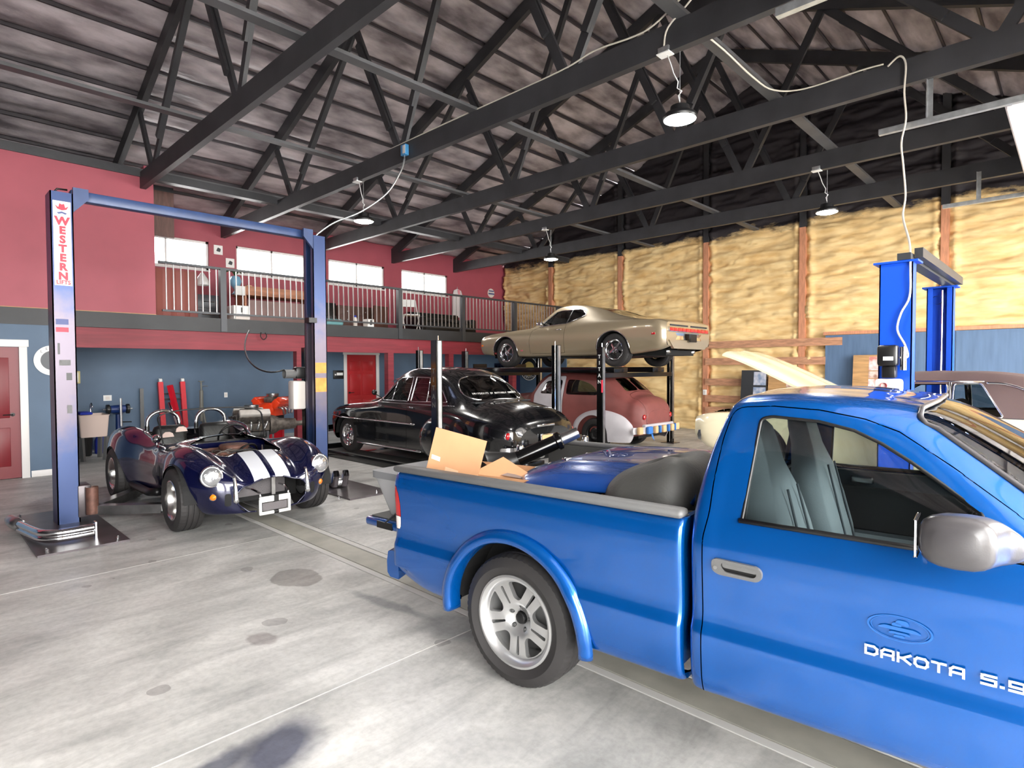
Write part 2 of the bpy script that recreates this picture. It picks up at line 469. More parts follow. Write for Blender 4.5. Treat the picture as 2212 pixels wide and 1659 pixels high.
    for (sx, sy, rx, ry, ang, col, soft) in STAINS:
        mp = nt.nodes.new('ShaderNodeMapping'); mp.vector_type = 'TEXTURE'; mp.inputs['Location'].default_value = (sx, sy, 0); mp.inputs['Rotation'].default_value = (0, 0, ang); mp.inputs['Scale'].default_value = (rx, ry, 10)
        L(ad.outputs[2], mp.inputs['Vector'])
        ln = nt.nodes.new('ShaderNodeVectorMath'); ln.operation = 'LENGTH'; L(mp.outputs[0], ln.inputs[0])
        c = mul(c, ramp(ln.outputs['Value'], 1.0 - soft, col, 1.0, W1).outputs[0])
    L(c, b.inputs['Base Color'])
    rr = ramp(noise(1.6, 5).outputs['Fac'], 0.3, (0.34,) * 3 + (1,), 0.7, (0.6,) * 3 + (1,)); L(rr.outputs[0], b.inputs['Roughness'])
    bp = nt.nodes.new('ShaderNodeBump'); bp.inputs['Strength'].default_value = 0.10; bp.inputs['Distance'].default_value = 0.01
    L(noise(40, 4).outputs['Fac'], bp.inputs['Height']); L(bp.outputs[0], b.inputs['Normal'])
    MATS['concrete'] = m
concrete()
mat('seam', rgb(205, 203, 200), 0.7)
mat('trench', rgb(172, 170, 160), 0.6, var=0.12, vscale=4)
mat('trench_dark', rgb(70, 70, 68), 0.6)
mat('red_paint', rgb(158, 72, 85), 0.55, var=0.05, vscale=2)
mat('blue_paint', rgb(78, 100, 124), 0.55, var=0.07, vscale=1.5)
mat('black_beam', rgb(36, 37, 40), 0.5, var=0.2, vscale=3)
mat('truss_black', rgb(52, 52, 55), 0.5, var=0.2, vscale=3)
mat('brace_grey', rgb(84, 84, 86), 0.55, var=0.15, vscale=3)
mat('roof_foam', rgb(110, 102, 107), 0.40, col2=rgb(206, 196, 200), vscale=2.2, bump=0.35, bscale=14, stretch=(1.4, 0.5, 1.4))
mat('purlin_grey', rgb(66, 61, 65), 0.55, var=0.2, vscale=3)
mat('wood', rgb(182, 134, 104), 0.6, var=0.25, vscale=5, stretch=(1, 1, 6))
mat('wood_post', rgb(196, 136, 104), 0.6, var=0.15, vscale=5, stretch=(6, 6, 1))
mat('dark_wood', rgb(92, 62, 54), 0.5, var=0.25, vscale=4, stretch=(6, 6, 1))
mat('ply', rgb(178, 138, 92), 0.6, var=0.2, vscale=3, stretch=(1, 1, 8))
mat('white_trim', rgb(225, 222, 220), 0.45)
mat('door_red', rgb(176, 28, 36), 0.4)
mat('door_dark_red', rgb(116, 22, 32), 0.4)
mat('red_beam', rgb(128, 38, 50), 0.55, var=0.15, vscale=5, stretch=(1, 0.3, 4))
mat('steel_dark', rgb(58, 60, 64), 0.4, metal=0.3)
mat('black', rgb(14, 14, 15), 0.4)
mat('black_gloss', rgb(10, 10, 11), 0.15)
mat('rubber', rgb(30, 29, 29), 0.75, var=0.15, vscale=8)
mat('white', rgb(232, 232, 230), 0.5)
mat('chrome', (0.80, 0.80, 0.82, 1), 0.08, metal=1.0)
mat('steel', (0.50, 0.50, 0.50, 1), 0.3, metal=1.0, var=0.2, vscale=6)
mat('galv', (0.60, 0.62, 0.63, 1), 0.38, metal=0.9, var=0.15, vscale=12)
mat('tin_blue', rgb(84, 108, 138), 0.55, var=0.12, vscale=2, stretch=(6, 6, 0.6))
def foam_mat():
    m = bpy.data.materials.new('spray_foam'); m.use_nodes = True; nt = m.node_tree; b = nt.nodes['Principled BSDF']; L = nt.links.new
    tc = nt.nodes.new('ShaderNodeTexCoord'); n = nt.nodes.new('ShaderNodeTexNoise'); n.inputs['Scale'].default_value = 3.0; n.inputs['Detail'].default_value = 6
    mp = nt.nodes.new('ShaderNodeMapping'); mp.inputs['Scale'].default_value = (0.6, 1, 2.4); L(tc.outputs['Object'], mp.inputs[0]); L(mp.outputs[0], n.inputs['Vector'])
    r = nt.nodes.new('ShaderNodeValToRGB'); r.color_ramp.elements[0].position = .3; r.color_ramp.elements[0].color = rgb(212, 174, 116); r.color_ramp.elements[1].position = .7; r.color_ramp.elements[1].color = rgb(238, 212, 160)
    L(n.outputs['Fac'], r.inputs['Fac'])
    # black paint oversprayed down from the roof to about five metres, ragged lower edge
    sx = nt.nodes.new('ShaderNodeSeparateXYZ'); L(tc.outputs['Object'], sx.inputs[0])
    n2 = nt.nodes.new('ShaderNodeTexNoise'); n2.inputs['Scale'].default_value = 1.1; n2.inputs['Detail'].default_value = 8; n2.inputs['Roughness'].default_value = .65
    mp2 = nt.nodes.new('ShaderNodeMapping'); mp2.inputs['Scale'].default_value = (0.8, 1, 2.5); L(tc.outputs['Object'], mp2.inputs[0]); L(mp2.outputs[0], n2.inputs['Vector'])
    a = nt.nodes.new('ShaderNodeMath'); a.operation = 'MULTIPLY_ADD'; a.inputs[1].default_value = 0.9; L(n2.outputs['Fac'], a.inputs[0]); L(sx.outputs['Z'], a.inputs[2])
    r2 = nt.nodes.new('ShaderNodeMapRange'); r2.inputs['From Min'].default_value = 5.52; r2.inputs['From Max'].default_value = 5.66; L(a.outputs[0], r2.inputs['Value'])
    mx = nt.nodes.new('ShaderNodeMix'); mx.data_type = 'RGBA'; L(r2.outputs[0], mx.inputs[0]); L(r.outputs[0], mx.inputs[6]); mx.inputs[7].default_value = rgb(50, 46, 50)
    L(mx.outputs[2], b.inputs['Base Color']); b.inputs['Roughness'].default_value = .7
    b.inputs['Specular IOR Level'].default_value = .3
    MATS['spray_foam'] = m
foam_mat()

# ------------------------------------------------------------------ value noise for sprayed foam
_rng = np.random.RandomState(11)
_lat = _rng.rand(256, 256)
def vnoise(x, y):
    xi = np.floor(x).astype(int); yi = np.floor(y).astype(int); fx = x - xi; fy = y - yi
    fx = fx * fx * (3 - 2 * fx); fy = fy * fy * (3 - 2 * fy); g = lambda i, j: _lat[i % 256, j % 256]
    return (g(xi, yi) * (1 - fx) + g(xi + 1, yi) * fx) * (1 - fy) + (g(xi, yi + 1) * (1 - fx) + g(xi + 1, yi + 1) * fx) * fy
def fbm(x, y, o=4):
    s = 0; a = .5
    for k in range(o): s = s + a * (vnoise(x * 2**k + 17.3 * k, y * 2**k + 5.1 * k) - .5); a *= .5
    return s
def gridfaces(ni, nj):
    i = np.arange(ni * nj).reshape(ni, nj); return np.stack([i[:-1, :-1], i[1:, :-1], i[1:, 1:], i[:-1, 1:]], -1).reshape(-1, 4)

# ------------------------------------------------------------------ floor: poured slabs with joints
fl = struct(box('floor', XW - .2, XR + 8, YF - 8, YB + .2, -0.30, -0.04, 'trench_dark'))
xs = [XW - .2, -11.84, -8.83, -5.82, -2.81, 0.2, XR + 8]
ys = [(YF - 8, -3.2), (-3.2, 2.64), (3.02, 9.05), (9.05, YB + .2)]
for i in range(len(xs) - 1):
    for (a, b_) in ys: box('slab', xs[i] + .006, xs[i + 1] - .006, a + .006, b_ - .006, -0.04, 0.0, 'concrete', fl)
for x in xs[1:-1]: box('joint_filler', x - .0055, x + .0055, YF - 8, 2.634, -0.04, -0.001, 'seam', fl)
for x in xs[1:-1]: box('joint_filler', x - .0055, x + .0055, 3.026, YB, -0.04, -0.001, 'seam', fl)
for y in (-3.2, 9.05): box('joint_filler', XW, XR + 8, y - .0055, y + .0055, -0.04, -0.002, 'seam', fl)
# trench cover running under the lift bay
for k, (a, b_) in enumerate(((2.645, 2.70), (2.715, 2.945), (2.96, 3.015))):
    for i in range(len(xs) - 1): box('trench_cover' if k == 1 else 'trench_edge', xs[i] + .003, xs[i + 1] - .003, a, b_, -0.035, -0.002 if k == 1 else 0.0, 'trench' if k == 1 else 'seam', fl)

# ------------------------------------------------------------------ walls
def wallbox(name, *a, m='red_paint'): return struct(box(name, *a, m))
# left side, below the mezzanine: room front at XM for Y < 1.93, open bay behind it further on
D1 = (0.30, 1.245, 2.045)   # left red door: y0, y1, height
w = wallbox('wall_left', XM - .15, XM, YF, D1[0], 0, 2.40, m='blue_paint')
box('panel', XM - .15, XM, D1[1], 1.93, 0, 2.40, 'blue_paint', w); box('panel', XM - .15, XM, D1[0], D1[1], D1[2], 2.40, 'blue_paint', w)
box('return_wall', XW, XM - .15, 1.78, 1.93, 0, 2.40, 'blue_paint', w)
b1 = struct(box('baseboard_left', XM, XM + .018, 1.36, 1.95, 0, .10, 'white_trim', None, .004))
D2 = (8.72, 9.68, 2.08)
w2 = wallbox('wall_alcove', XW - .15, XW, YF, D2[0], 0, 2.40, m='blue_paint')
box('panel', XW - .15, XW, D2[1], YB, 0, 2.40, 'blue_paint', w2); box('panel', XW - .15, XW, D2[0], D2[1], D2[2], 2.40, 'blue_paint', w2)
# outer wall above the mezzanine with four window openings
WN = [(3.29, 5.10), (5.73, 7.53), (8.19, 10.0), (10.62, 12.43)]; WZ = (4.03, 4.71)
w3 = wallbox('wall_upper', XW - .15, XW, YF, YB, 2.40, WZ[0])
box('panel', XW - .15, XW, YF, YB, WZ[1], 5.42, 'red_paint', w3)
yy = YF
for (a, b_) in WN + [(YB, YB)]:
    box('panel', XW - .15, XW, yy, a, WZ[0], WZ[1], 'red_paint', w3); yy = b_
# red room front above the mezzanine edge
w4 = wallbox('wall_room', XM - .12, XM, YF, 3.144, MZ, 5.05)
box('edge_strip', XM - .125, XM + .004, YF, 3.15, MZ - .005, MZ + .012, 'ply', w4)
box('side_panel', XW, XM - .12, 3.03, 3.144, MZ, 5.3, 'red_paint', w4)
struct(box('trim_wall_plate', XM - .14, XM + .03, YF, 14.9, 5.05, 5.19, 'truss_black'))
# right wall: two overhead-door openings, an unseen third added for light; front wall solid
GD = [(7.95, 12.25), (.35, 4.65), (-4.3, -.6)]; GH = 4.25
w5 = wallbox('wall_right', XR, XR + .15, GD[0][1], YB, 0, 5.6, m='spray_foam')
for a, b_ in ((YF, GD[2][0]), (GD[2][1], GD[1][0]), (GD[1][1], GD[0][0])): box('panel', XR, XR + .15, a, b_, 0, 5.6, 'spray_foam', w5)
for a, b_ in GD: box('panel', XR, XR + .15, a, b_, GH, 5.6, 'spray_foam', w5)
w6 = wallbox('wall_front', XW, XR, YF - .15, YF, 0, 5.4, m='black_beam')
MB().prism([(XW, 5.4), (XR, 5.4), (RX, zroof(RX) + .2)], YF - .15, YF, 'y').build('gable', 'roof_foam', w6)
for a, b_ in GD: portal('daylight_portal', (XR + .1, (a + b_) / 2, GH / 2), (0, PI / 2, 0), GH, b_ - a)
for a, b_ in WN: portal('daylight_portal', (XW - .1, (a + b_) / 2, (WZ[0] + WZ[1]) / 2), (0, -PI / 2, 0), WZ[1] - WZ[0], b_ - a)
# windows
for k, (a, b_) in enumerate(WN):
    m_ = MB(); z0, z1 = WZ
    for (y0, y1, zz0, zz1) in ((a, a + .05, z0, z1), (b_ - .05, b_, z0, z1), (a, b_, z0, z0 + .05), (a, b_, z1 - .05, z1), ((a + b_) / 2 - .02, (a + b_) / 2 + .02, z0, z1)):
        m_.box(XW - .11, XW - .05, y0, y1, zz0, zz1)
    wn = struct(m_.build('window_%d' % (k + 1), 'white_trim'))
    if 'pane' not in MATS: glass('pane', (1, 1, 1, 1), 0.02)
    for (y0, y1) in ((a + .05, (a + b_) / 2 - .02), ((a + b_) / 2 + .02, b_ - .05)): box('pane', XW - .083, XW - .077, y0, y1, z0 + .05, z1 - .05, 'pane', wn)
    box('sill', XW - .05, XW + .03, a - .02, b_ + .02, z0 - .03, z0, 'white_trim', wn)

# ------------------------------------------------------------------ back wall: posts and foam bays
w7 = struct(box('wall_back', XW, XR, YB, YB + .15, 0, 5.3, 'wood'))
MB().prism([(XW, 5.3), (XR, 5.3), (XR, 5.32), (RX, zroof(RX) + .1), (XW, 5.32)], YB, YB + .15, 'y').build('gable', 'roof_foam', w7)
PX = [-12.66, -9.93, -7.22, -4.79, -2.03, .62]
bays = [(XW, PX[0])] + list(zip(PX[:-1], PX[1:])) + [(PX[-1], XR)]
for k, (a, b_) in enumerate(bays):
    a += .07; b_ -= .07
    nx, nz = int((b_ - a) / .035), 240
    for half in (0,):
        u = np.linspace(0, 1, nx + 1); v = np.linspace(0, 1, nz + 1); U, Vv = np.meshgrid(u, v, indexing='ij')
        X = a + (b_ - a) * U; top = np.array([zroof(x) - .02 for x in X[:, 0]])[:, None]; Z = Vv * top
        lift = fbm(X * .9 + 3 * k, Z * 5.5 + 9 * k, 4) * .26 + np.abs(fbm(X * 1.7 + 8 * k, Z * 9 + 2 * k, 3)) * .22 + fbm(X * .5, Z * .8, 2) * .12
        edge = np.minimum(U, 1 - U) * (b_ - a)
        swell = .05 * np.exp(-((edge - .10) / .06)**2) * (0.8 + 1.2 * fbm(Z * 6 + 40 * k, X * .2 + 3, 3))
        Y = YB - .06 - lift - swell - .02 * np.clip(edge / .05, 0, 1)
        Y = np.minimum(Y, YB - .02); Y = np.where(((X > -4.4) & (Z < 2.52)) | ((X < XM) & (Z < 2.45)), np.maximum(Y, YB - .15), Y)
        meshobj('foam_bay', np.stack([X, Y, Z], -1).reshape(-1, 3), gridfaces(nx + 1, nz + 1), MATS['spray_foam'], w7, True)
for x in PX:
    box('wall_post', x - .07, x + .07, YB - .16, YB, 0, zroof(x), 'wood_post' , w7)
    MB().box(x - .072, x + .072, YB - .165, YB - .01, 5.02, zroof(x)).build('post_top', 'truss_black', w7)
# horizontal boards between posts and blue sheet lining further right
for z in (.55, .86, 1.30, 1.84, 2.28): box('girt_board', PX[2] + .02, -4.25 if z < 2.2 else -3.9, YB - .20, YB - .16, z - .09, z + .09, 'wood', w7)
box('girt_board', -4.3, XR, YB - .20, YB - .14, 2.43, 2.50, 'wood_post', w7)
x = -4.26; k = 0
while x < XR - .1:
    box('lining_sheet', x + .004, min(x + 1.216, XR), YB - .19 + .004 * (k % 2), YB - .165, .02, 2.42, 'tin_blue', w7); x += 1.22; k += 1
box('blue_wall', XW, XM - .1, YB - .20, YB - .155, 0, 2.40, 'blue_paint', w7)

# ------------------------------------------------------------------ ceiling: foam strips between purlins
ce = struct(MB().add([(XW - .3, YF - .3, zroof(XW) + .14 - .1), (RX, YF - .3, zroof(RX) + .14), (XR + .3, YF - .3, zroof(XR) + .04), (XW - .3, YB + .3, zroof(XW) + .04), (RX, YB + .3, zroof(RX) + .14), (XR + .3, YB + .3, zroof(XR) + .04)], [(0, 1, 4, 3), (1, 2, 5, 4)]).build('ceiling', 'roof_foam'))
for side in (-1, 1):
    x0 = XW if side < 0 else 2 * RX - XW
    L_ = RX - XW; ns = 15
    for s_ in range(ns):
        nu, nv = 10, 150
        u = np.linspace(0, 1, nu + 1); v = np.linspace(0, 1, nv + 1); U, Vv = np.meshgrid(u, v, indexing='ij')
        dx = (s_ + U) / ns * L_; X = x0 - side * dx; Y = YF + (YB - YF) * Vv
        bul = .05 * np.sin(U * PI)**.7 - .05 * np.exp(-((U - .02) / .05)**2)
        nz_ = fbm(Y * .8 + 7 * s_, dx * 6, 4) * .11 + fbm(Y * 3 + 31 * s_, dx * 11 + side * 9, 2) * .05
        Z = 5.32 + SL * dx + .03 - bul - nz_ * np.sin(U * PI)**.5
        meshobj('foam_strip', np.stack([X, Y, Z], -1).reshape(-1, 3), gridfaces(nu + 1, nv + 1), MATS['roof_foam'], ce, True)
    for s_ in range(1, ns):
        dx = s_ / ns * L_; X = x0 - side * dx; z = 5.32 + SL * dx
        box('purlin', X - .018, X + .018, YF, YB, z - .012, z + .05, 'purlin_grey', ce)

# ------------------------------------------------------------------ roof trusses
TY = [-1.90, 0.54, 2.98, 5.42, 7.89, 10.30, 12.72]
TL = ['roof truss over the camera end, nearest the front wall', 'roof truss second from the front wall', 'black roof truss whose chord meets the red room corner', 'black roof truss carrying the nearest big round lamp', 'black roof truss in the middle, just behind the nearest round lamps', 'black roof truss carrying the two far round lamps', 'black roof truss closest to the yellow foam wall']
xR = 2 * RX - XW
def topz(x): return 5.14 + SL * ((x - XW) if x < RX else (xR - x))       # centre line of the top chord
J = {'a': -11.23, 'b': -7.60, 'c': -4.30, 'd': -.67}
tr0 = None
for k, ty in enumerate(TY):
    if tr0 is None:
        t = thing('roof_truss', TL[k], 'roof truss', (0, ty, 0), 0, 'black roof trusses')
        MB().box(XW, XR, -.045, .045, 4.85, 5.13).build('bottom_chord', 'truss_black', t)
        for p, q in (((XW, 0, topz(XW)), (RX, 0, topz(RX))), ((xR, 0, topz(xR)), (RX, 0, topz(RX)))):
            MB().beam(p, q, .09, .24).build('top_chord', 'truss_black', t)
        webs = [(J['a'], -11.95), (J['a'], -8.87), (J['b'], -8.87), (J['b'], RX), (J['c'], RX), (J['c'], -3.03), (J['d'], -3.03), (J['d'], .05)]
        for n_, (xb, xt) in enumerate(webs):
            p, q = Vector((xb, 0, 5.08)), Vector((xt, 0, topz(xt) - .08)); d = q - p
            s_ = .05 if xt > xb else -.05; p.x += s_
            w_ = MB().beam(p, q, .05, .12, up=(0, 0, 1)).build('web', 'truss_black', t)
            if d.length > 1.6:
                MB().beam(p + d * .16 + Vector((0, -.045, 0)), p + d * .86 + Vector((0, -.045, 0)), .04, .10, up=(0, 0, 1)).build('web_stiffener', 'truss_black', w_)
        for xg in (-13.6, xR + 1.67 - 3.0):
            pass
        tr0 = t
    else:
        dup(tr0, (0, ty, 0), 0, TL[k])
# boards running along the hall over the bottom chords
for x, l in ((-11.95, 'grey bracing board over the chords, nearest the red wall'), (-8.85, 'grey bracing board over the chords, second from the red wall'), (-5.9, 'grey bracing board over the chords at mid-hall'), (-2.87, 'grey bracing board over the chords above the blue pickup')):
    tag(box('bracing_board', x - .07, x + .07, (YF if x > -11 else 3.16), YB - .1, (5.132 if x > -11 else 5.192), (5.172 if x > -11 else 5.232), 'brace_grey'), l, 'board', 'bracing boards')

# ------------------------------------------------------------------ mezzanine deck, beams, columns
mz = struct(box('floor_mezzanine', XW, XM - .05, 1.93, YB - .2, MZ - .06, MZ, 'ply'))
struct(box('trim_mezzanine_beam', XM - .05, XM + .02, YF, YB - .2, 2.40, MZ, 'black_beam'))
struct(box('trim_deck_soffit', XW, XM - .05, YF, YB - .2, 2.40, 2.43, 'black_beam'))
struct(box('trim_red_beam', XM - .16, XM - .05, 1.93, YB - .2, 2.06, 2.40, 'red_beam'))
for y, l in ((5.84, 'red square post under the mezzanine behind the dark blue lift column'), (8.12, 'red square post under the mezzanine beside the bright red door'), (10.0, 'red square post under the mezzanine behind the black sedan'), (12.4, 'red square post under the mezzanine behind the tan coupe')):
    c = thing('mezzanine_post', l, 'post', (XM - .105, y, 0), 0, 'red mezzanine posts')
    box('shaft', -.08, .08, -.08, .08, 0.012, 2.06, 'red_beam', c); box('foot_plate', -.11, .11, -.11, .11, 0, .012, 'steel_dark', c)

# railing along the mezzanine edge
ra = thing('railing', 'dark metal railing with thin balusters along the mezzanine edge', 'railing', (XM - .02, 0, MZ))
ry = [3.20, 4.29, 6.33, 8.37, 10.40, 12.40, 14.40]
MB().box(-.03, .03, 3.2, 14.8, .93, .975).build('top_rail', 'steel_dark', ra)
for a, b_ in zip(ry[:-1], ry[1:]):
    box('bottom_rail', -.02, .02, a + .05, b_ - .05, .075, .11, 'steel_dark', ra)
for y in ry[1:]:
    box('railing_post', -.055, .055, y - .055, y + .055, -.25, .94, 'steel_dark', ra)
mat('baluster', rgb(150, 148, 148), 0.35, metal=0.6)
bal = None; y = 3.32
while y < 14.75:
    if min(abs(y - q) for q in ry[1:]) > .075:
        if bal is None: bal = box('baluster', -.009, .009, -.009, .009, .09, .94, 'baluster', ra); bal.location = (0, y, 0)
        else:
            o = bal.copy(); COL.objects.link(o); o.location = (0, y, 0)
    y += .1225

# ------------------------------------------------------------------ doors
def door(name, x, y0, y1, h, m, panels, handle_y):
    d = struct(box(name, x - .06, x - .015, y0, y1, 0.012, h, m))
    yc = (y0 + y1) / 2; wd_ = y1 - y0
    for (a, b_, z0, z1) in panels:
        box('door_panel', x - .02, x - .003, y0 + a * wd_, y0 + b_ * wd_, z0, z1, m, d, .012)
    for (a, b_, z0, z1) in ((y0 - .10, y0, 0, h + .005), (y1, y1 + .10, 0, h + .005), (y0 - .12, y1 + .12, h + .005, h + .115)):
        box('casing', x, x + .022, a, b_, z0, z1, 'white_trim', d, .004)
    MB().lathe([(.0, 0), (.028, 0), (.028, .012), (.012, .014), (.011, .045), (.0, .045)], 16, 'x', (x - .015, handle_y, 1.0)).tube([(x + .03, handle_y, 1.0), (x + .03, handle_y - .12 * (1 if handle_y > yc else -1), 1.0)], .009, 8).build('lever_handle', 'black', d, autosmooth=40)
    return d
six = [(.10, .46, 1.62, 1.90), (.54, .90, 1.62, 1.90), (.10, .46, .92, 1.52), (.54, .90, .92, 1.52), (.10, .46, .18, .80), (.54, .90, .18, .80)]
two = [(.13, .45, .95, 1.88), (.55, .87, .95, 1.88), (.13, .45, .2, .80), (.55, .87, .2, .80)]
door('door_1', XM, D1[0], D1[1], D1[2], 'door_dark_red', two, D1[1] - .09)
door('door_2', XW, D2[0], D2[1], D2[2], 'door_red', six, D2[0] + .09)

# ------------------------------------------------------------------ round pendant lamps
mat('led', (1, 1, 1, 1), 0.5, emit=(1.0, 0.97, 0.92, 1), es=140.0)
LP = [((-2.90, 5.42), 'large round pendant lamp nearest the camera, above the pickup'), ((-8.68, 5.42), 'round pendant lamp beside the tall dark blue lift'), ((-8.70, 10.30), 'round pendant lamp above the tan coupe'), ((-2.94, 10.30), 'round pendant lamp in front of the yellow foam wall on the right')]
lp0 = None
for (x, y), l in LP:
    if lp0 is None:
        p = lp0 = thing('pendant_lamp', l, 'lamp', (x, y, 4.14), 0, 'round pendant lamps')
        MB().lathe([(0, .02), (.155, .02), (.165, .035), (.165, .055), (.15, .075), (.10, .085), (.09, .15), (.03, .17), (0, .17)], 36, 'z').build('housing', 'black', p, autosmooth=40)
        MB().lathe([(0, .012), (.13, .010), (.155, .02)], 36, 'z').build('diffuser', 'led', p, smooth=True)
        MB().tube([(0, 0, .17), (0, 0, .69)], .004, 6).build('hanger_rod', 'galv', p)
        MB().tube([(0, 0, .20), (-.015, 0, .26), (.015, .01, .30), (-.03, 0, .34), (-.02, 0, .40), (-.07, 0, .50), (-.10, 0, .60), (-.14, 0, .71)], .006, 6).build('power_cord', 'white', p, smooth=True)
        b_ = box('junction_box', -.21, -.09, -.07, .0, .71, .77, 'galv', p, .005); box('cover_plate', -.22, -.08, -.08, .03, .70, .71, 'white', b_)
    else: dup(lp0, (x, y, 4.14), 0, l)

# strip lamps under the mezzanine deck, hidden behind the red beam
mat('tube_light', (1, 1, 1, 1), 0.5, emit=(1.0, 0.97, 0.93, 1), es=16.0)
sl0 = None
for y, l in ((3.9, 'white strip lamp under the mezzanine above the utility sink'), (7.6, 'white strip lamp under the mezzanine near the bright red door'), (11.6, 'white strip lamp under the mezzanine near the yellow foam wall')):
    if sl0 is None:
        sl0 = thing('strip_lamp', l, 'lamp', (-13.3, y, 2.40), 0, 'strip lamps under the mezzanine')
        box('lamp_body', -.07, .07, -.6, .6, -.05, 0, 'white', sl0); box('lamp_tube', -.045, .045, -.58, .58, -.075, -.05, 'tube_light', sl0, .012)
    else: dup(sl0, (-13.3, y, 2.40), 0, l)
# ================================================================== vehicle helpers
from mathutils.geometry import delaunay_2d_cdt
mat('truck_blue', rgb(0, 84, 166), 0.24, metal=0.6, coat=1.0)
mat('trim_grey', rgb(92, 92, 92), 0.55, bump=0.1, bscale=120)
mat('liner_grey', rgb(70, 70, 68), 0.6, bump=0.15, bscale=60)
mat('mirror_grey', rgb(64, 62, 64), 0.30, bump=0.03, bscale=200)
mat('alloy', (0.62, 0.62, 0.62, 1), 0.33, metal=0.85)
mat('alloy_dark', (0.10, 0.10, 0.10, 1), 0.5, metal=0.4)
mat('tyre', rgb(38, 36, 36), 0.68, var=0.12, vscale=6)
mat('well', rgb(9, 9, 10), 0.8)
mat('tail_red', rgb(170, 14, 22), 0.12, coat=1.0)
mat('tail_white', rgb(225, 215, 210), 0.15, coat=1.0)
mat('amber', rgb(240, 120, 20), 0.15, coat=1.0)
mat('seat_cloth', rgb(112, 122, 130), 0.85, bump=0.1, bscale=200)
mat('door_card', rgb(62, 70, 78), 0.7, bump=0.05, bscale=150)
mat('interior_dark', rgb(32, 35, 39), 0.7)
mat('carpet', rgb(40, 36, 36), 0.9)
mat('lens', (0.52, 0.53, 0.55, 1), 0.10, metal=0.8, coat=1.0, bump=0.5, bscale=22)
glass('car_glass', (0.72, 0.78, 0.76, 1), 0.04)
glass('dark_glass', (0.42, 0.46, 0.46, 1), 0.05)
glass('clear_glass', (0.93, 0.95, 0.94, 1), 0.02)

def cdt(outer, holes=(), step=None):
    """triangulate a polygon with holes; returns 2D verts and faces"""
    vs = []; es = []
    for lp in [outer] + list(holes):
        o = len(vs); vs += [Vector((float(p[0]), float(p[1]))) for p in lp]; n = len(lp); es += [(o + i, o + (i + 1) % n) for i in range(n)]
    if step:
        P = np.array(outer); x0, y0 = P.min(0); x1, y1 = P.max(0)
        gx, gy = np.meshgrid(np.arange(x0 + step / 2, x1, step), np.arange(y0 + step / 2, y1, step)); g = np.stack([gx.ravel(), gy.ravel()], 1)
        ok = inpoly(g, outer)
        for h in holes: ok &= ~inpoly(g, h)
        for lp in [outer] + list(holes):
            if ok.any(): ok[ok] &= (np.linalg.norm(closest(g[ok], lp) - g[ok], axis=1) > step * .4)
        vs += [Vector((float(a), float(b))) for a, b in g[ok]]
    r = delaunay_2d_cdt(vs, es, [], 0, 1e-7)
    V = np.array([tuple(v) for v in r[0]]); F = np.array([tuple(f) for f in r[2]]); c = V[F].mean(1)
    ok = inpoly(c, outer)
    for h in holes: ok &= ~inpoly(c, h)
    return V, F[ok]
def cdt_plate(mb, outer, holes, f, depth, step=None, wall_only_holes=False):
    """map polygon through f(u,v)->xyz; add side walls going `depth` along the vector d"""
    V, F = cdt(outer, holes, step)
    mb.add([f(u, v) for u, v in V], [tuple(t) for t in F])
    d = Vector(depth)
    for lp in ([] if wall_only_holes else [outer]) + list(holes):
        n = len(lp); a = [Vector(f(u, v)) for u, v in lp]
        mb.add(a + [p + d for p in a], [(i, (i + 1) % n, n + (i + 1) % n, n + i) for i in range(n)])
    return mb
def pol(r, a): return (r * math.cos(a), r * math.sin(a))
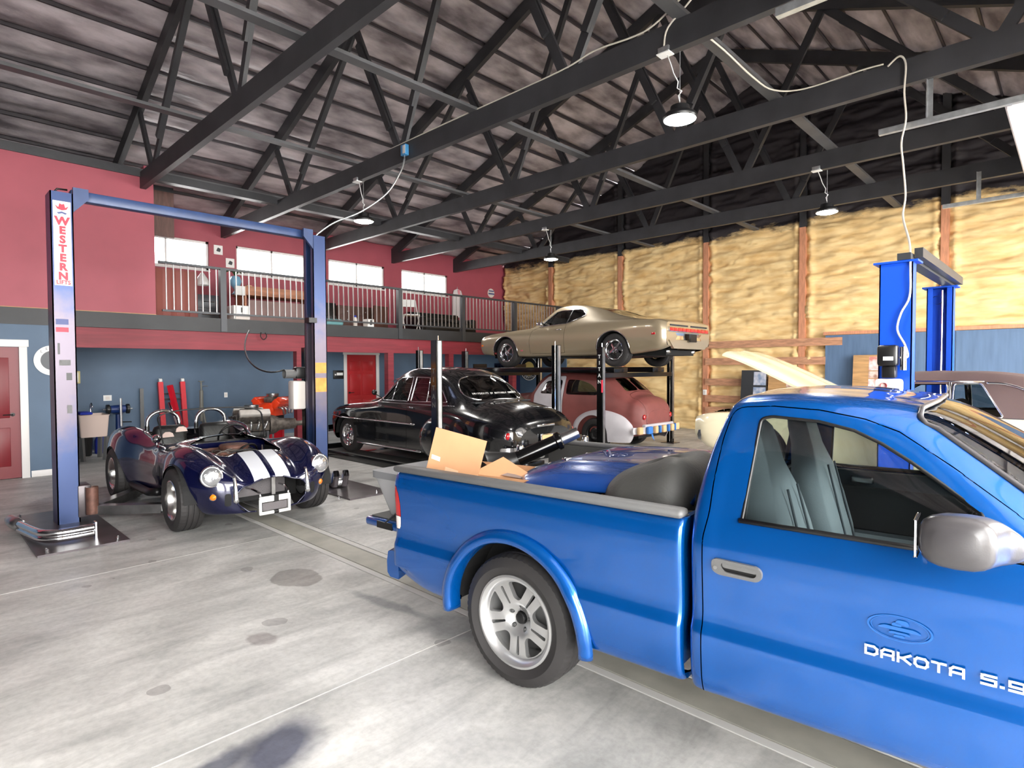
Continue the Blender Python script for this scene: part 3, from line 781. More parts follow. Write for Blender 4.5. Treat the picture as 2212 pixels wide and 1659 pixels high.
def spoke_wheel(car, pos, side, R, W, rim, style, steer=0.0, label=None, tyre_mat='tyre', ntread=132, sink=0.0):
    """wheel with its face at y = side*W/2; parts: tire, rim (> center_cap, lug_nut)"""
    h = W / 2; bw = .012
    t = MB(); rg = rim
    prof = [(rg - .005, -h * .80), (rg + .012, -h * .86), (rg + (R - rg) * .45, -h * 1.02), (R - .045, -h * .98), (R - .014, -h * .86), (R - .004, -h * .70)]
    for gx in (-.42, -.02, .38):
        prof += [(R, (gx - .06) * h), (R - .009, (gx - .03) * h), (R - .009, (gx + .05) * h), (R, (gx + .08) * h)]
    prof += [(R - .004, h * .70), (R - .014, h * .86), (R - .045, h * .98), (rg + (R - rg) * .45, h * 1.02), (rg + .012, h * .86), (rg - .005, h * .80), (rg - .02, h * .5), (rg - .02, -h * .5)]
    n = ntread; c = Vector((0, 0, 0)); o = 0; N = len(prof)
    for i, (r, y) in enumerate(prof):
        for k in range(n):
            rr = r - (.004 if (k % 3 == 0 and abs(y) > h * .44 and r > R - .02) else 0.0)
            a = 2 * PI * k / n; t.v.append((rr * math.cos(a), y, rr * math.sin(a)))
    for i in range(N):
        j = (i + 1) % N
        for k in range(n): t.f.append((i * n + k, j * n + k, j * n + (k + 1) % n, i * n + (k + 1) % n))
    M = Matrix.Translation(Vector(pos)) @ Matrix.Rotation(steer, 4, 'Z')
    to = t.xf(M).build('tire', tyre_mat, car, autosmooth=35)
    s = side
    rb = MB()
    lip = [(rim - .002, s * h * .80), (rim + .008, s * h * .84), (rim + .008, s * h * .90), (rim - .004, s * h * .92), (rim - .018, s * h * .86), (rim - .030, s * h * .70), (rim - .045, s * h * .10), (rim - .05, -s * h * .8)]
    rb.lathe(lip, 56, 'y')
    nv = 6 if style == 'mag' else 5
    fy = {'twin': .60, 'magnum': .45, 'mag': .10, 'steel': .10, 'rally': .25}[style] * h * s
    r1 = rim - .032
    def dome(u, v):
        r = math.hypot(u, v)
        if style == 'twin': y = fy - s * .030 * (1 - (r / r1)) + s * .016 * math.sin(PI * min(1, r / r1)) - s * .02 * math.exp(-((r - .0) / .075)**6)
        elif style == 'magnum': y = fy + s * .03 * (1 - r / r1) 
        elif style == 'mag': y = fy - s * .02 * (1 - (r / r1)**2) + s * .035 * math.exp(-(r / .05)**2)
        else: y = fy + s * .05 * math.exp(-((r - r1 * .62) / (r1 * .28))**2)
        return (u, y, v)
    outer = [pol(r1, 2 * PI * k / 60) for k in range(60)]; holes = []
    for k in range(nv):
        a0 = 2 * PI * (k + .25) / nv
        if style == 'twin':
            w0, w1 = .30, .34
            holes.append(rpoly([pol(r1 * .98, a0 - w1), pol(r1 * .98, a0), pol(r1 * .98, a0 + w1), pol(r1 * .56, a0 + .20), pol(r1 * .50, a0), pol(r1 * .56, a0 - .20)], .02))
            b = a0 + PI / nv; holes.append(rpoly([pol(r1 * .93, b - .055), pol(r1 * .93, b + .055), pol(r1 * .44, b + .06), pol(r1 * .44, b - .06)], .012, 3))
        elif style == 'magnum':
            holes.append(rpoly([pol(r1 * .97, a0 - .50), pol(r1 * .99, a0 - .2), pol(r1 * .99, a0 + .2), pol(r1 * .97, a0 + .50), pol(r1 * .42, a0 + .36), pol(r1 * .36, a0), pol(r1 * .42, a0 - .36)], .012))
        elif style == 'mag':
            holes.append(rpoly([pol(r1 * .93, a0 - .30), pol(r1 * .96, a0), pol(r1 * .93, a0 + .30), pol(r1 * .52, a0 + .22), pol(r1 * .52, a0 - .22)], .02))
        else:
            holes.append(rpoly([pol(r1 * .84, a0 - .17), pol(r1 * .86, a0), pol(r1 * .84, a0 + .17), pol(r1 * .74, a0 + .15), pol(r1 * .74, a0 - .15)], .01))
    if style == 'twin':
        for k in range(5): holes.append([(pol(.062, 2 * PI * k / 5 + .2)[0] + .013 * math.cos(q), pol(.062, 2 * PI * k / 5 + .2)[1] + .013 * math.sin(q)) for q in [2 * PI * j / 8 for j in range(8)]])
        holes.append([pol(.036, 2 * PI * j / 14) for j in range(14)])
    cdt_plate(rb, outer, holes, dome, (0, -s * .028, 0), .022)
    ro = rb.xf(M).build('rim', {'twin': 'alloy', 'magnum': 'chrome', 'mag': 'alloy_pol', 'steel': 'black', 'rally': 'chrome'}[style], car, autosmooth=32)
    dk = MB().lathe([(0, -s * h * .1), (rim - .055, -s * h * .1), (rim - .055, -s * h * .75)], 40, 'y').xf(M).build('brake_drum', 'alloy_dark', ro, smooth=True)
    if style != 'twin':
        cc = {'magnum': .034, 'mag': .036, 'steel': .07, 'rally': .055}[style]; y0 = fy + s * (.03 if style in ('magnum',) else .012)
        MB().lathe([(cc, y0 - s * .02), (cc, y0 + s * .012), (cc * .8, y0 + s * .028), (0, y0 + s * .032)], 24, 'y').xf(M).build('center_cap', 'chrome' if style != 'steel' else 'black', ro, autosmooth=40)
        for k in range(5):
            a = 2 * PI * k / 5 + .3; q = pol(.058 if style != 'steel' else .085, a)
            MB().lathe([(.009, y0 - s * .03), (.009, y0 + s * .006), (0, y0 + s * .012)], 6, 'y', (q[0], 0, q[1])).xf(M).build('lug_nut', 'chrome', ro)
    else:
        for k in range(5):
            q = pol(.062, 2 * PI * k / 5 + .2)
            MB().lathe([(.010, fy - s * .045), (.010, fy - s * .022), (0, fy - s * .018)], 6, 'y', (q[0], 0, q[1])).xf(M).build('lug_nut', 'alloy_dark', ro)
        MB().lathe([(.030, fy - s * .06), (.030, fy - s * .02), (.024, fy - s * .016), (0, fy - s * .016)], 14, 'y').xf(M).build('center_cap', 'black', ro, autosmooth=40)
    return to
mat('alloy_pol', (0.72, 0.71, 0.69, 1), 0.2, metal=1.0, var=0.1, vscale=5)
def wheel_well(car, x, z, r, y0, y1, mt='well'):
    """inner arch liner: half drum between |y0| and |y1| on both sides"""
    for s in (-1, 1):
        mb = MB(); n = 24
        for k in range(n + 1):
            a = PI * k / n; c_, s_ = math.cos(a), math.sin(a)
            mb.v += [(x + r * c_, s * y0, z + r * s_), (x + r * c_, s * y1, z + r * s_)]
        for k in range(n): mb.f.append((2 * k, 2 * k + 1, 2 * k + 3, 2 * k + 2))
        o = len(mb.v); mb.v.append((x, s * y0, z)); 
        for k in range(n): mb.f.append((2 * k, 2 * k + 2, o))
        mb.build('wheel_well', mt, car, smooth=False)
def bench(car, x, z, y0, y1, m, h=.62, d=.5, lean=.16, name='seat'):
    """seat: cushion and leaning backrest; x is the rear of the cushion, front is +x"""
    b = MB().box(x, x + d, y0, y1, z, z + .18, .06).build(name, m, car, autosmooth=60)
    k = MB(); k.box(-.07, .07, y0, y1, 0, h, .06); k.xf(Matrix.Translation((x + .05, 0, z + .14)) @ Matrix.Rotation(-lean, 4, 'Y')).build('backrest', m, b, autosmooth=60)
    return b
def steering(car, x, y, z, tilt=.5, m='black', fwd=1):
    a = [(0, .18 * math.cos(2 * PI * k / 28), .18 * math.sin(2 * PI * k / 28)) for k in range(28)]
    mb = MB().tube(a, .012, 8, closed=True)
    for k in range(3): mb.tube([(0, 0, 0), (0, .18 * math.cos(2 * PI * k / 3 + PI / 6), .18 * math.sin(2 * PI * k / 3 + PI / 6))], .009, 6)
    mb.tube([(0, 0, 0), (.35, 0, 0)], .02, 8)
    mb.xf(Matrix.Translation((x, y, z)) @ Matrix.Rotation(fwd * tilt if fwd > 0 else PI - tilt, 4, 'Y') )
    return mb.build('steering_wheel', m, car, smooth=True)

# ================================================================== blue pickup
TR = thing('pickup_truck', 'metallic blue regular cab pickup truck with silver five spoke wheel and lowered tailgate', 'pickup truck', (-2.211, 3.081, 0), math.radians(5))
def sec_low(zl, dy=0.0):
    return [(.80, zl), (.868, zl + .008), (.893, zl + .06), (.904, .47), (.909, .565), (.908, .60), (.893, .638), (.889, .67), (.893, .78), (.900, .90), (.899, .965)]
def bed_station(x):
    zl = .345 if x > -.60 else .345 + .10 * ((-.60 - x) / .36)**1.5
    k = max(0., (-.905 - x) / .06); ins = .05 * min(1, k)**2
    up = [(.893, 1.005), (.878, 1.035), (.852, 1.052), (.83, 1.054)]
    pts = [(-(y - ins), max(z, zl)) if i < 3 else (-(y - ins), z) for i, (y, z) in enumerate(sec_low(zl) + up)]
    return (x, pts)
bx = [-.965, -.955, -.94, -.92, -.90, -.86, -.7, -.5, -.25, 0, .25, .5, .75, .90, .925, .935, .94]
sts = [bed_station(x) for x in bx]
for i in (-1, -2, -3):   # rolled front edge of the bed side
    x, p = sts[i]; d = {-1: .03, -2: .010, -3: .002}[i]; sts[i] = (x, [(y + d, z) for y, z in p])
bd = Body([loft(sts, .014, 110)])
RW = (0, .352, .356)
arch = [(x, z) for x, z in [( .445 * math.cos(a), .345 + .445 * math.sin(a)) for a in np.linspace(0, PI, 40)]] + [(-.445, .2), (.445, .2)]
bd.region('cut', arch)
bd.region('reverse_lens', rpoly([(-1.0, .70), (-.885, .70), (-.875, .735), (-.872, .782), (-1.0, .782)], .01), snap=True)
bd.region('tail_lamp', rpoly([(-1.0, .78), (-.872, .78), (-.872, .86), (-.885, .92), (-.91, .968), (-1.0, .972)], .01), snap=True)
prt = bd.build(TR, {'body': 'truck_blue', 'tail_lamp': 'tail_red', 'reverse_lens': 'tail_white'}, gap=.003, lip=.02, sides=('body', 'tail_lamp', 'reverse_lens'), skip=('cut',))
for o in prt['body']: o.name = 'bed_side'
# flares
for s in (-1, 1):
    mb = MB(); P = []
    ths = np.linspace(-.02, PI + .02, 60); prof = [(.500, .0), (.497, .016), (.484, .030), (.462, .038), (.440, .036), (.430, .022), (.428, -.06)]
    path = [(None, .31, 0.0)] + [(t, None, None) for t in ths] + [(None, .31, PI)]
    rows = []
    for t, zz, side_ in path:
        row = []
        for r, dy in prof:
            if t is None: x_, z_ = (r if side_ == 0.0 else -r), zz
            else: x_, z_ = r * math.cos(t), .345 + r * math.sin(t)
            w_ = float(np.interp(z_, [.3, .35, .40, .47, .565, .60, .638, .67, .78, .90], [.868, .87, .893, .904, .909, .908, .893, .889, .893, .90]))
            row.append((x_, s * (w_ * .35 + .897 * .65 + dy), z_))
        rows.append(row)
    m_ = len(prof)
    for r in rows: mb.v += r
    for i in range(len(rows) - 1):
        for j in range(m_ - 1): mb.f.append((i * m_ + j, (i + 1) * m_ + j, (i + 1) * m_ + j + 1, i * m_ + j + 1))
    for e in (0, len(rows) - 1): mb.f.append(tuple(e * m_ + j for j in range(m_)))
    mb.build('fender_flare', 'truck_blue', TR, smooth=True)
wheel_well(TR, 0, .345, .46, .615, .895)
for s in (-1, 1):
    MB().bevbox(-.955, .935, s * .845 - .045, s * .845 + .045, 1.050, 1.090, .018).build('rail_cap', 'trim_grey', TR, autosmooth=50)
    for x0_, x1_, z0_ in ((-.95, -.47, .60), (-.47, .47, .835), (.47, .93, .60)): box('bed_wall', x0_, x1_, s * .80 - .012, s * .80 + .012, z0_, 1.056, 'liner_grey', TR)
    for x0_, x1_ in ((-.95, -.47), (.47, .93)): box('bed_floor_side', x0_, x1_, s * .595, s * .79, .585, .60, 'liner_grey', TR)
box('bed_floor', -.95, .93, -.595, .595, .585, .60, 'liner_grey', TR)
box('bed_front_wall', .91, .935, -.86, .86, .42, 1.05, 'truck_blue', TR)
for s in (-1, 1):
    aa = np.linspace(math.asin(.255 / .475), PI - math.asin(.255 / .475), 18); ring_ = [(.495 * math.cos(a), .345 + .495 * math.sin(a)) for a in aa] + [(.47 * math.cos(a), .345 + .47 * math.sin(a)) for a in aa[::-1]]
    MB().prism(ring_, s * .60, s * .79, 'y').prism([(u, v) for u, v in ring_[:18]], s * .595, s * .60, 'y').build('wheel_house', 'liner_grey', TR, autosmooth=40)
# lowered tailgate with straps, rear bumper
tg = MB().bevbox(-1.44, -.96, -.74, .74, .605, .665, .02).build('tailgate', 'truck_blue', TR, autosmooth=50)
box('tailgate_liner', -1.41, -.99, -.70, .70, .666, .672, 'liner_grey', tg)
box('latch_cutout', -1.30, -1.14, -.745, -.738, .612, .658, 'black', tg)
for s in (-1, 1): MB().tube([(-1.22, s * .742, .65), (-1.08, s * .76, .74), (-.95, s * .80, .86)], .006, 6).build('tailgate_cable', 'black', TR)
bm_ = MB()
rows = []
for y in np.linspace(-.88, .88, 25):
    c_ = -1.115 + .10 * (abs(y) / .88)**4
    rows.append([(c_ + .03, y, .545), (c_, y, .535), (c_ - .012, y, .47), (c_ - .008, y, .40), (c_ + .02, y, .375), (c_ + .10, y, .375), (c_ + .10, y, .545)])
for r in rows: bm_.v += r
for i in range(24):
    for j in range(7): bm_.f.append((i * 7 + j, (i + 1) * 7 + j, (i + 1) * 7 + (j + 1) % 7, i * 7 + (j + 1) % 7))
bm_.f += [tuple(range(7)), tuple(24 * 7 + j for j in range(7))]
bp_ = bm_.build('rear_bumper', 'truck_blue', TR, autosmooth=50)
box('step_pad', -1.10, -1.02, -.6, .6, .546, .552, 'trim_grey', bp_)

# cab, doors, hood: one loft
def cab_station(xe, belt, edge, ctr, zl=.335, rear=0.0, ins=0.0, dzt=0.0, cx=.05, wlow=0.0):
    """belt (y,z), edge (y,z), ctr z ; rear: weight of the sloping cab back; ins: inset for rolled edges"""
    low = sec_low(zl)
    pts = [(y - wlow, z) for y, z in low] + [(belt[0] + .018, belt[1] - .055), belt]
    for k in (.33, .66): pts.append((belt[0] * (1 - k) + edge[0] * k + .012, belt[1] * (1 - k) + edge[1] * k))
    pts += [edge, (edge[0] - .05, edge[1] + (ctr - edge[1]) * .42), (edge[0] * .58, edge[1] + (ctr - edge[1]) * .86), (0, ctr)]
    out = []; n = len(pts)
    for i, (y, z) in enumerate(pts):
        x = xe; zz = z
        if i >= n - 3: x += cx * (.35, .8, 1.0)[i - (n - 3)]
        if rear > 0 and z > 1.08: x += rear * .105 * ((z - 1.08) / .47)**1.35
        if i >= n - 4: zz -= dzt
        out.append((x, -max(0, y - (ins if y > 0.05 else 0)), zz))
    return out
RE = (.715, 1.535)
cs = [cab_station(.968, (.865, 1.085), (.715, 1.525), 1.585, rear=1, ins=.06, dzt=.05, cx=0),
      cab_station(.972, (.865, 1.085), (.715, 1.525), 1.585, rear=1, ins=.028, dzt=.022, cx=0),
      cab_station(.985, (.865, 1.085), (.715, 1.53), 1.588, rear=1, ins=.008, dzt=.006, cx=0),
      cab_station(1.01, (.866, 1.085), (.715, 1.53), 1.59, rear=1, cx=0),
      cab_station(1.10, (.867, 1.085), (.717, 1.540), 1.597, rear=.75, cx=.01),
      cab_station(1.25, (.868, 1.085), (.718, 1.551), 1.602, rear=.35, cx=.02),
      cab_station(1.42, (.868, 1.085), (.716, 1.545), 1.598, rear=.1, cx=.05),
      cab_station(1.58, (.868, 1.085), (.712, 1.522), 1.580, cx=.09),
      cab_station(1.72, (.868, 1.085), (.712, 1.478), 1.545, cx=.13),
      cab_station(1.86, (.868, 1.085), (.735, 1.378), 1.440, cx=.19),
      cab_station(2.04, (.868, 1.085), (.772, 1.238), 1.285, cx=.24),
      cab_station(2.18, (.868, 1.080), (.80, 1.130), 1.165, cx=.26),
      cab_station(2.27, (.868, 1.060), (.81, 1.080), 1.105, cx=.24),
      cab_station(2.45, (.870, 1.03), (.80, 1.065), 1.10, cx=.16),
      cab_station(2.75, (.872, 1.00), (.79, 1.045), 1.085, cx=.08),
      cab_station(3.10, (.865, .96), (.77, 1.005), 1.05, cx=.06, wlow=.0),
      cab_station(3.40, (.82, .90), (.70, .945), .99, cx=.08, wlow=.04),
      cab_station(3.56, (.74, .84), (.60, .88), .92, cx=.10, wlow=.12),
      cab_station(3.66, (.62, .78), (.50, .80), .83, cx=.10, wlow=.28),
      cab_station(3.69, (.45, .74), (.35, .75), .77, cx=.10, wlow=.48)]
cb = Body([loft(cs, .014, 150)])
FWX = 2.845
cb.region('cut', [(FWX + .445 * math.cos(a), .345 + .445 * math.sin(a)) for a in np.linspace(0, PI, 40)] + [(FWX - .445, .2), (FWX + .445, .2)])
side = lambda fc, fn: (fc[:, 1] < -.6)
win = rpoly([(1.178, 1.082), (1.215, 1.488), (1.26, 1.498), (1.43, 1.487), (1.55, 1.460), (1.64, 1.418), (1.73, 1.362), (1.82, 1.298), (1.93, 1.213), (1.935, 1.085)], [.012, .03, .01, 0, 0, 0, 0, 0, .012, .006], 4)
cb.region('side_glass', win, cond=side)
cb.region('sail_panel', [(1.938, 1.085), (1.933, 1.213), (2.03, 1.135), (2.09, 1.085)], cond=side)
dr = rpoly([(1.03, .30), (1.03, 1.0), (1.046, 1.10), (1.052, 1.22), (1.07, 1.40), (1.10, 1.528), (1.26, 1.539), (1.43, 1.530), (1.58, 1.503), (1.69, 1.462), (1.85, 1.352), (2.02, 1.222), (2.135, 1.12), (2.15, 1.02), (2.15, .30)], [0, 0, .02, 0, 0, .05, 0, 0, 0, 0, 0, 0, .02, 0, 0], 4)
cb.region('door', dr, cond=lambda fc, fn: (fc[:, 1] < -.62))
wsp = rpoly([(1.785, -.0), (1.78, -.3), (1.745, -.60), (1.745, -.672), (1.80, -.68), (2.05, -.735), (2.20, -.765), (2.33, -.55), (2.42, -.28), (2.44, .1), (1.785, .1)], [0, 0, .02, .02, 0, 0, .03, 0, 0, 0, 0])
cb.region('windshield', wsp, ax='xy', cond=lambda fc, fn: (fc[:, 2] > 1.07) & (fn[:, 2] > .2))
cb.region('hood', [(2.30, -.79), (2.46, -.30), (2.48, .1), (3.6, .1), (3.58, -.30), (3.45, -.64), (2.75, -.77)], ax='xy', cond=lambda fc, fn: (fc[:, 2] > .86) & (fn[:, 2] > .3))
pr = cb.build(TR, {'body': 'truck_blue', 'side_glass': 'car_glass', 'windshield': 'car_glass', 'sail_panel': 'mirror_grey'}, gap=.005, lip=.018, sides=('door', 'side_glass', 'sail_panel'), skip=('cut',), glassy=('side_glass', 'windshield'), glass_off=.012)
pr['body'].name = 'cab_body'
# rubber and trim round the openings
for nm, pts, r_, mm in (('window_seal', win, .007, 'black'),):
    q = cb.pull(pts, off=-.001); trim_tube(nm, q, r_, mm, TR)
q = cb.pull([(1.17, 1.083), (1.4, 1.083), (1.7, 1.083), (1.95, 1.083)], off=.004)
for s in (1, -1): MB().tube([(p.x, p.y * s, p.z) for p in q], .011, 6).build('belt_molding', 'black', TR, smooth=True)
q = cb.pull([(1.785, -.005), (1.783, -.1)] + [(x, y) for x, y in wsp if y < -.15 and x < 2.3], ax='xy', off=.002)
for s in (1, -1):
    MB().tube([(p.x, p.y * s, p.z) for p in q], .010, 8).build('windshield_molding', 'mirror_grey', TR, smooth=True)
# cab back wall with rear window
cb_sec = [p for p in cs[0]]
bk = MB(); top = [(p[1], p[2], p[0]) for p in cs[0] if p[2] > .34]
outl = [(y, z) for y, z, x in top] + [(-y, z) for y, z, x in reversed(top) if y < -.001]
xb = lambda z: .969 + (0 if z < 1.08 else .105 * ((z - 1.08) / .47)**1.35)
rw = rpoly([(-.62, 1.12), (-.58, 1.44), (.58, 1.44), (.62, 1.12)], .05)
cdt_plate(bk, outl, [rw], lambda u, v: (xb(v), u, v), (.03, 0, 0), .1, True)
bk.build('cab_back', 'truck_blue', TR)
V_, F_ = cdt(rw, [], .2)
meshobj('rear_glass', [(xb(v) + .012, u, v) for u, v in V_], F_, MATS['car_glass'], TR)
MB().tube([(xb(v) + .0, u, v) for u, v in rw], .012, 6, closed=True).build('rear_glass_seal', 'black', TR, smooth=True)
# interior
fl_ = box('cab_floor', 1.0, 2.5, -.80, .80, .40, .43, 'carpet', TR)
box('firewall', 2.40, 2.45, -.80, .80, .42, 1.08, 'interior_dark', TR)
box('dashboard', 2.02, 2.40, -.79, .79, .80, 1.075, 'interior_dark', TR, .05)
box('rear_trim', 1.00, 1.03, -.78, .78, .45, 1.10, 'door_card', TR)
for s in (-1, 1):
    dc = MB().prism(rpoly([(1.06, .45), (1.06, 1.07), (2.05, 1.07), (2.12, .95), (2.12, .45)], .05), s * .80, s * .845, 'y').build('door_card', 'door_card', TR)
    MB().bevbox(1.14, 1.95, s * .775, s * .80, .72, .98, .02).build('card_insert', 'interior_dark', dc, autosmooth=50)
    MB().bevbox(1.2, 1.75, s * .73, s * .80, .66, .72, .02).build('armrest', 'door_card', dc, autosmooth=50)
    MB().bevbox(1.30, 1.42, s * .77, s * .80, 1.0, 1.04, .01).build('inner_handle', 'steel', dc, autosmooth=50)
def bucket(y0):
    st = MB().bevbox(1.20, 1.72, y0 - .26, y0 + .26, .56, .74, .07).build('seat', 'seat_cloth', TR, autosmooth=70)
    rows = []
    for z, w_, d_ in ((.0, .25, .09), (.12, .262, .105), (.30, .262, .10), (.44, .235, .09), (.53, .18, .075), (.60, .135, .065), (.70, .125, .06), (.76, .11, .05), (.79, .06, .03)):
        row = []
        for k in range(24):
            a = 2 * PI * k / 24; c_, s_ = math.cos(a), math.sin(a)
            bol = .035 * (abs(s_)**4) if c_ > 0 else 0
            row.append((d_ * math.copysign(abs(c_)**.6, c_) + bol - math.tan(.24) * z * 1.0, y0 + w_ * math.copysign(abs(s_)**.75, s_), z))
        rows.append(row)
    m_ = MB()
    for r in rows: m_.v += r
    for i in range(len(rows) - 1):
        for k in range(24): m_.f.append((i * 24 + k, i * 24 + (k + 1) % 24, (i + 1) * 24 + (k + 1) % 24, (i + 1) * 24 + k))
    m_.f.append(tuple(range((len(rows) - 1) * 24, len(rows) * 24))); m_.f.append(tuple(reversed(range(24))))
    m_.xf(Matrix.Translation((1.275, 0, .66))).build('seat_back', 'seat_cloth', st, smooth=True)
    for dy in (-.10, .10):
        MB().tube([(1.275 + .107 - math.tan(.24) * z, y0 + dy * (1 - .35 * z), .66 + z) for z in np.linspace(.06, .5, 8)], .006, 5).build('seat_piping', 'door_card', st, smooth=True)
bucket(-.42); bucket(.42)
MB().bevbox(1.22, 1.62, -.14, .14, .56, .74, .04).build('center_seat', 'seat_cloth', TR, autosmooth=60)
steering(TR, 1.90, .40, .98, .45)
# mirrors, handle, badge lettering, rocker
for s in (-1, 1):
    mr = MB(); rows = []
    for t, cx_, cz_, hx, hz, yy_ in ((0, 2.00, 1.135, .05, .018, .875), (.25, 1.985, 1.135, .06, .03, .905), (.45, 1.95, 1.150, .085, .055, .945), (.6, 1.905, 1.165, .095, .078, .985), (.78, 1.875, 1.17, .10, .082, 1.05), (.9, 1.87, 1.17, .09, .076, 1.085), (1, 1.87, 1.17, .055, .045, 1.105)):
        rows.append([(cx_ + hx * math.copysign(abs(math.cos(a))**.7, math.cos(a)), s * yy_, cz_ + hz * math.copysign(abs(math.sin(a))**.7, math.sin(a))) for a in [2 * PI * k / 20 for k in range(20)]])
    G = np.array(rows); A = spl(G, np.arange(len(rows)), np.linspace(0, len(rows) - 1, 31))
    for r in A: mr.v += [tuple(p) for p in r]
    for i in range(30):
        for k in range(20): mr.f.append((i * 20 + k, i * 20 + (k + 1) % 20, (i + 1) * 20 + (k + 1) % 20, (i + 1) * 20 + k))
    mr.f.append(tuple(30 * 20 + k for k in range(20)))
    mo = mr.build('wing_mirror', 'mirror_grey', TR, smooth=True)
    MB().bevbox(1.766, 1.772, s * .97, s * 1.08, 1.11, 1.225, .003).build('mirror_glass', 'chrome', mo)
hp = rpoly([(1.072, .925), (1.25, .922), (1.27, .905), (1.268, .875), (1.25, .862), (1.10, .862), (1.075, .875)], .028)
hq = rpoly([(1.112, .912), (1.245, .910), (1.25, .885), (1.235, .875), (1.125, .877), (1.112, .89)], .016)
for s in (-1, 1):
    hm = MB(); cdt_plate(hm, hp, [hq], lambda u, v: (u, s * .916, v), (0, -s * .02, 0))
    ho = hm.build('door_handle', 'trim_grey', TR)
    MB().prism(hq, s * .905, s * .898, 'y').build('handle_recess', 'black', ho)
    MB().prism(rpoly([(1.115, .912), (1.246, .910), (1.250, .893), (1.12, .895)], .008), s * .908, s * .917, 'y').build('handle_lever', 'trim_grey', ho)
    MB().lathe([(0, s * .919), (.008, s * .919), (.009, s * .915)], 12, 'y', (1.089, 0, .889)).build('lock_cylinder', 'steel', ho)
mat('letter_white', rgb(214, 216, 220), 0.4)
GL = {'D': [[(0, .66), (0, 0), (.72, 0), (1, .25), (1, .75), (.72, 1), (0, 1)]], 'A': [[(0, 0), (0, .72), (.25, 1), (1, 1), (1, 0)], [(0, .40), (1, .40)]], 'K': [[(0, 0), (0, 1)], [(0, .5), (.35, .5), (1, 1)], [(.35, .5), (1, 0)]],
      'O': [[(.2, 0), (.8, 0), (1, .25), (1, .75), (.8, 1), (.2, 1), (0, .75), (0, .25), (.2, 0)]], 'T': [[(0, 1), (1, 1)], [(.5, 1), (.5, 0)]], '5': [[(1, 1), (0, 1), (0, .56), (1, .56), (1, 0), (0, 0)]], '9': [[(1, .45), (0, .45), (0, 1), (1, 1), (1, 0), (0, 0)]], '.': [[(0, .08), (.12, .08)]]}
def stroke_letters(word, x0, z0, w, h, pitch, t, y, parent, m):
    x = x0
    for ch in word:
        if ch != ' ':
            g = MB()
            for pl in GL[ch]:
                for (a, b), (c, d) in zip(pl[:-1], pl[1:]):
                    p, q = Vector((x + a * w, y, z0 + b * h)), Vector((x + c * w, y, z0 + d * h)); e = (q - p).normalized() * t / 2
                    g.beam(p - e, q + e, .0016, t, up=(-(q - p).z, 0, (q - p).x))
            g.build('door_letter', m, parent)
        x += pitch * (.42 if ch == '.' else (.75 if ch == ' ' else 1))
stroke_letters('DAKOTA', 1.616, .694, .034, .028, .0478, .0075, -.8985, TR, 'letter_white')
stroke_letters('5.9', 1.935, .694, .034, .028, .0478, .0075, -.8985, TR, 'letter_white')
mat('ghost_emblem', rgb(14, 92, 170), 0.35, metal=0.4, coat=.8)
em = MB()
for r0, r1 in ((1.0, .93), (.88, .86)):
    n = 48
    for k in range(n):
        a = 2 * PI * k / n; em.v += [(1.714 + .095 * r0 * math.cos(a), -.9008, .806 + .044 * r0 * math.sin(a)), (1.714 + .095 * r1 * math.cos(a), -.9008, .806 + .044 * r1 * math.sin(a))]
    o = len(em.v) - 2 * n
    for k in range(n): em.f.append((o + 2 * k, o + 2 * k + 1, o + 2 * ((k + 1) % n) + 1, o + 2 * ((k + 1) % n)))
for (cx_, cz_, w_, h_) in ((1.722, .828, .022, .008), (1.706, .819, .016, .006), (1.714, .805, .066, .006), (1.714, .790, .034, .004), (1.714, .780, .018, .004)):
    em.prism(rpoly([(cx_ - w_, cz_ - h_), (cx_ + w_, cz_ - h_), (cx_ + w_ * .7, cz_ + h_), (cx_ - w_ * .7, cz_ + h_)], .01), -.9008, -.9004, 'y')
em.build('door_emblem', 'ghost_emblem', TR)
# wheels, chassis
for x in (0, FWX):
    for s in (-1, 1): spoke_wheel(TR, (x, s * .755, .352), s, .352, .255, .238, 'twin', ntread=180)
wheel_well(TR, FWX, .345, .46, .50, .88)
box('chassis', -.9, 3.4, -.45, .45, .28, .42, 'well', TR)
MB().tube([(0, -.72, .352), (0, .72, .352)], .05, 10).lathe([(0, -.14), (.12, -.1), (.14, 0), (.12, .1), (0, .14)], 16, 'y', (0, 0, .352)).build('rear_axle', 'well', TR)
box('front_bumper', 3.62, 3.78, -.80, .80, .42, .62, 'truck_blue', TR, .04)
box('grille', 3.70, 3.80, -.45, .45, .62, .80, 'black', TR, .03)
for s in (-1, 1): box('headlamp', 3.60, 3.74, s * .46, s * .72, .66, .80, 'lens', TR, .03)
# ================================================================== dark blue roadster
mat('cobra_blue', rgb(5, 9, 50), 0.2, metal=0.35, coat=1.0)
mat('stripe', rgb(196, 198, 204), 0.25, coat=1.0)
mat('engine_grey', rgb(112, 104, 98), 0.5, metal=0.5, var=0.4, vscale=14)
mat('engine_rust', rgb(96, 66, 56), 0.6, metal=0.3, var=0.4, vscale=14)
mat('mesh_grey', rgb(120, 116, 118), 0.5, metal=0.6, bump=0.6, bscale=160)
CO = thing('roadster', 'dark blue open roadster with silver stripes, hood removed, on the two-post lift', 'car', (-9.06, 2.71, 0), 0)
def cst(x, low, mid, up, co, ct, va, dm, c, zb=.21, zm=.42):
    return (x, [(-(low - .12), zb - .02), (-low, zb), (-mid, zm), (-up[0], up[1]), (-co[0], co[1]), (-ct[0], ct[1]), (-va[0], va[1]), (-dm[0], dm[1]), (0, c)])
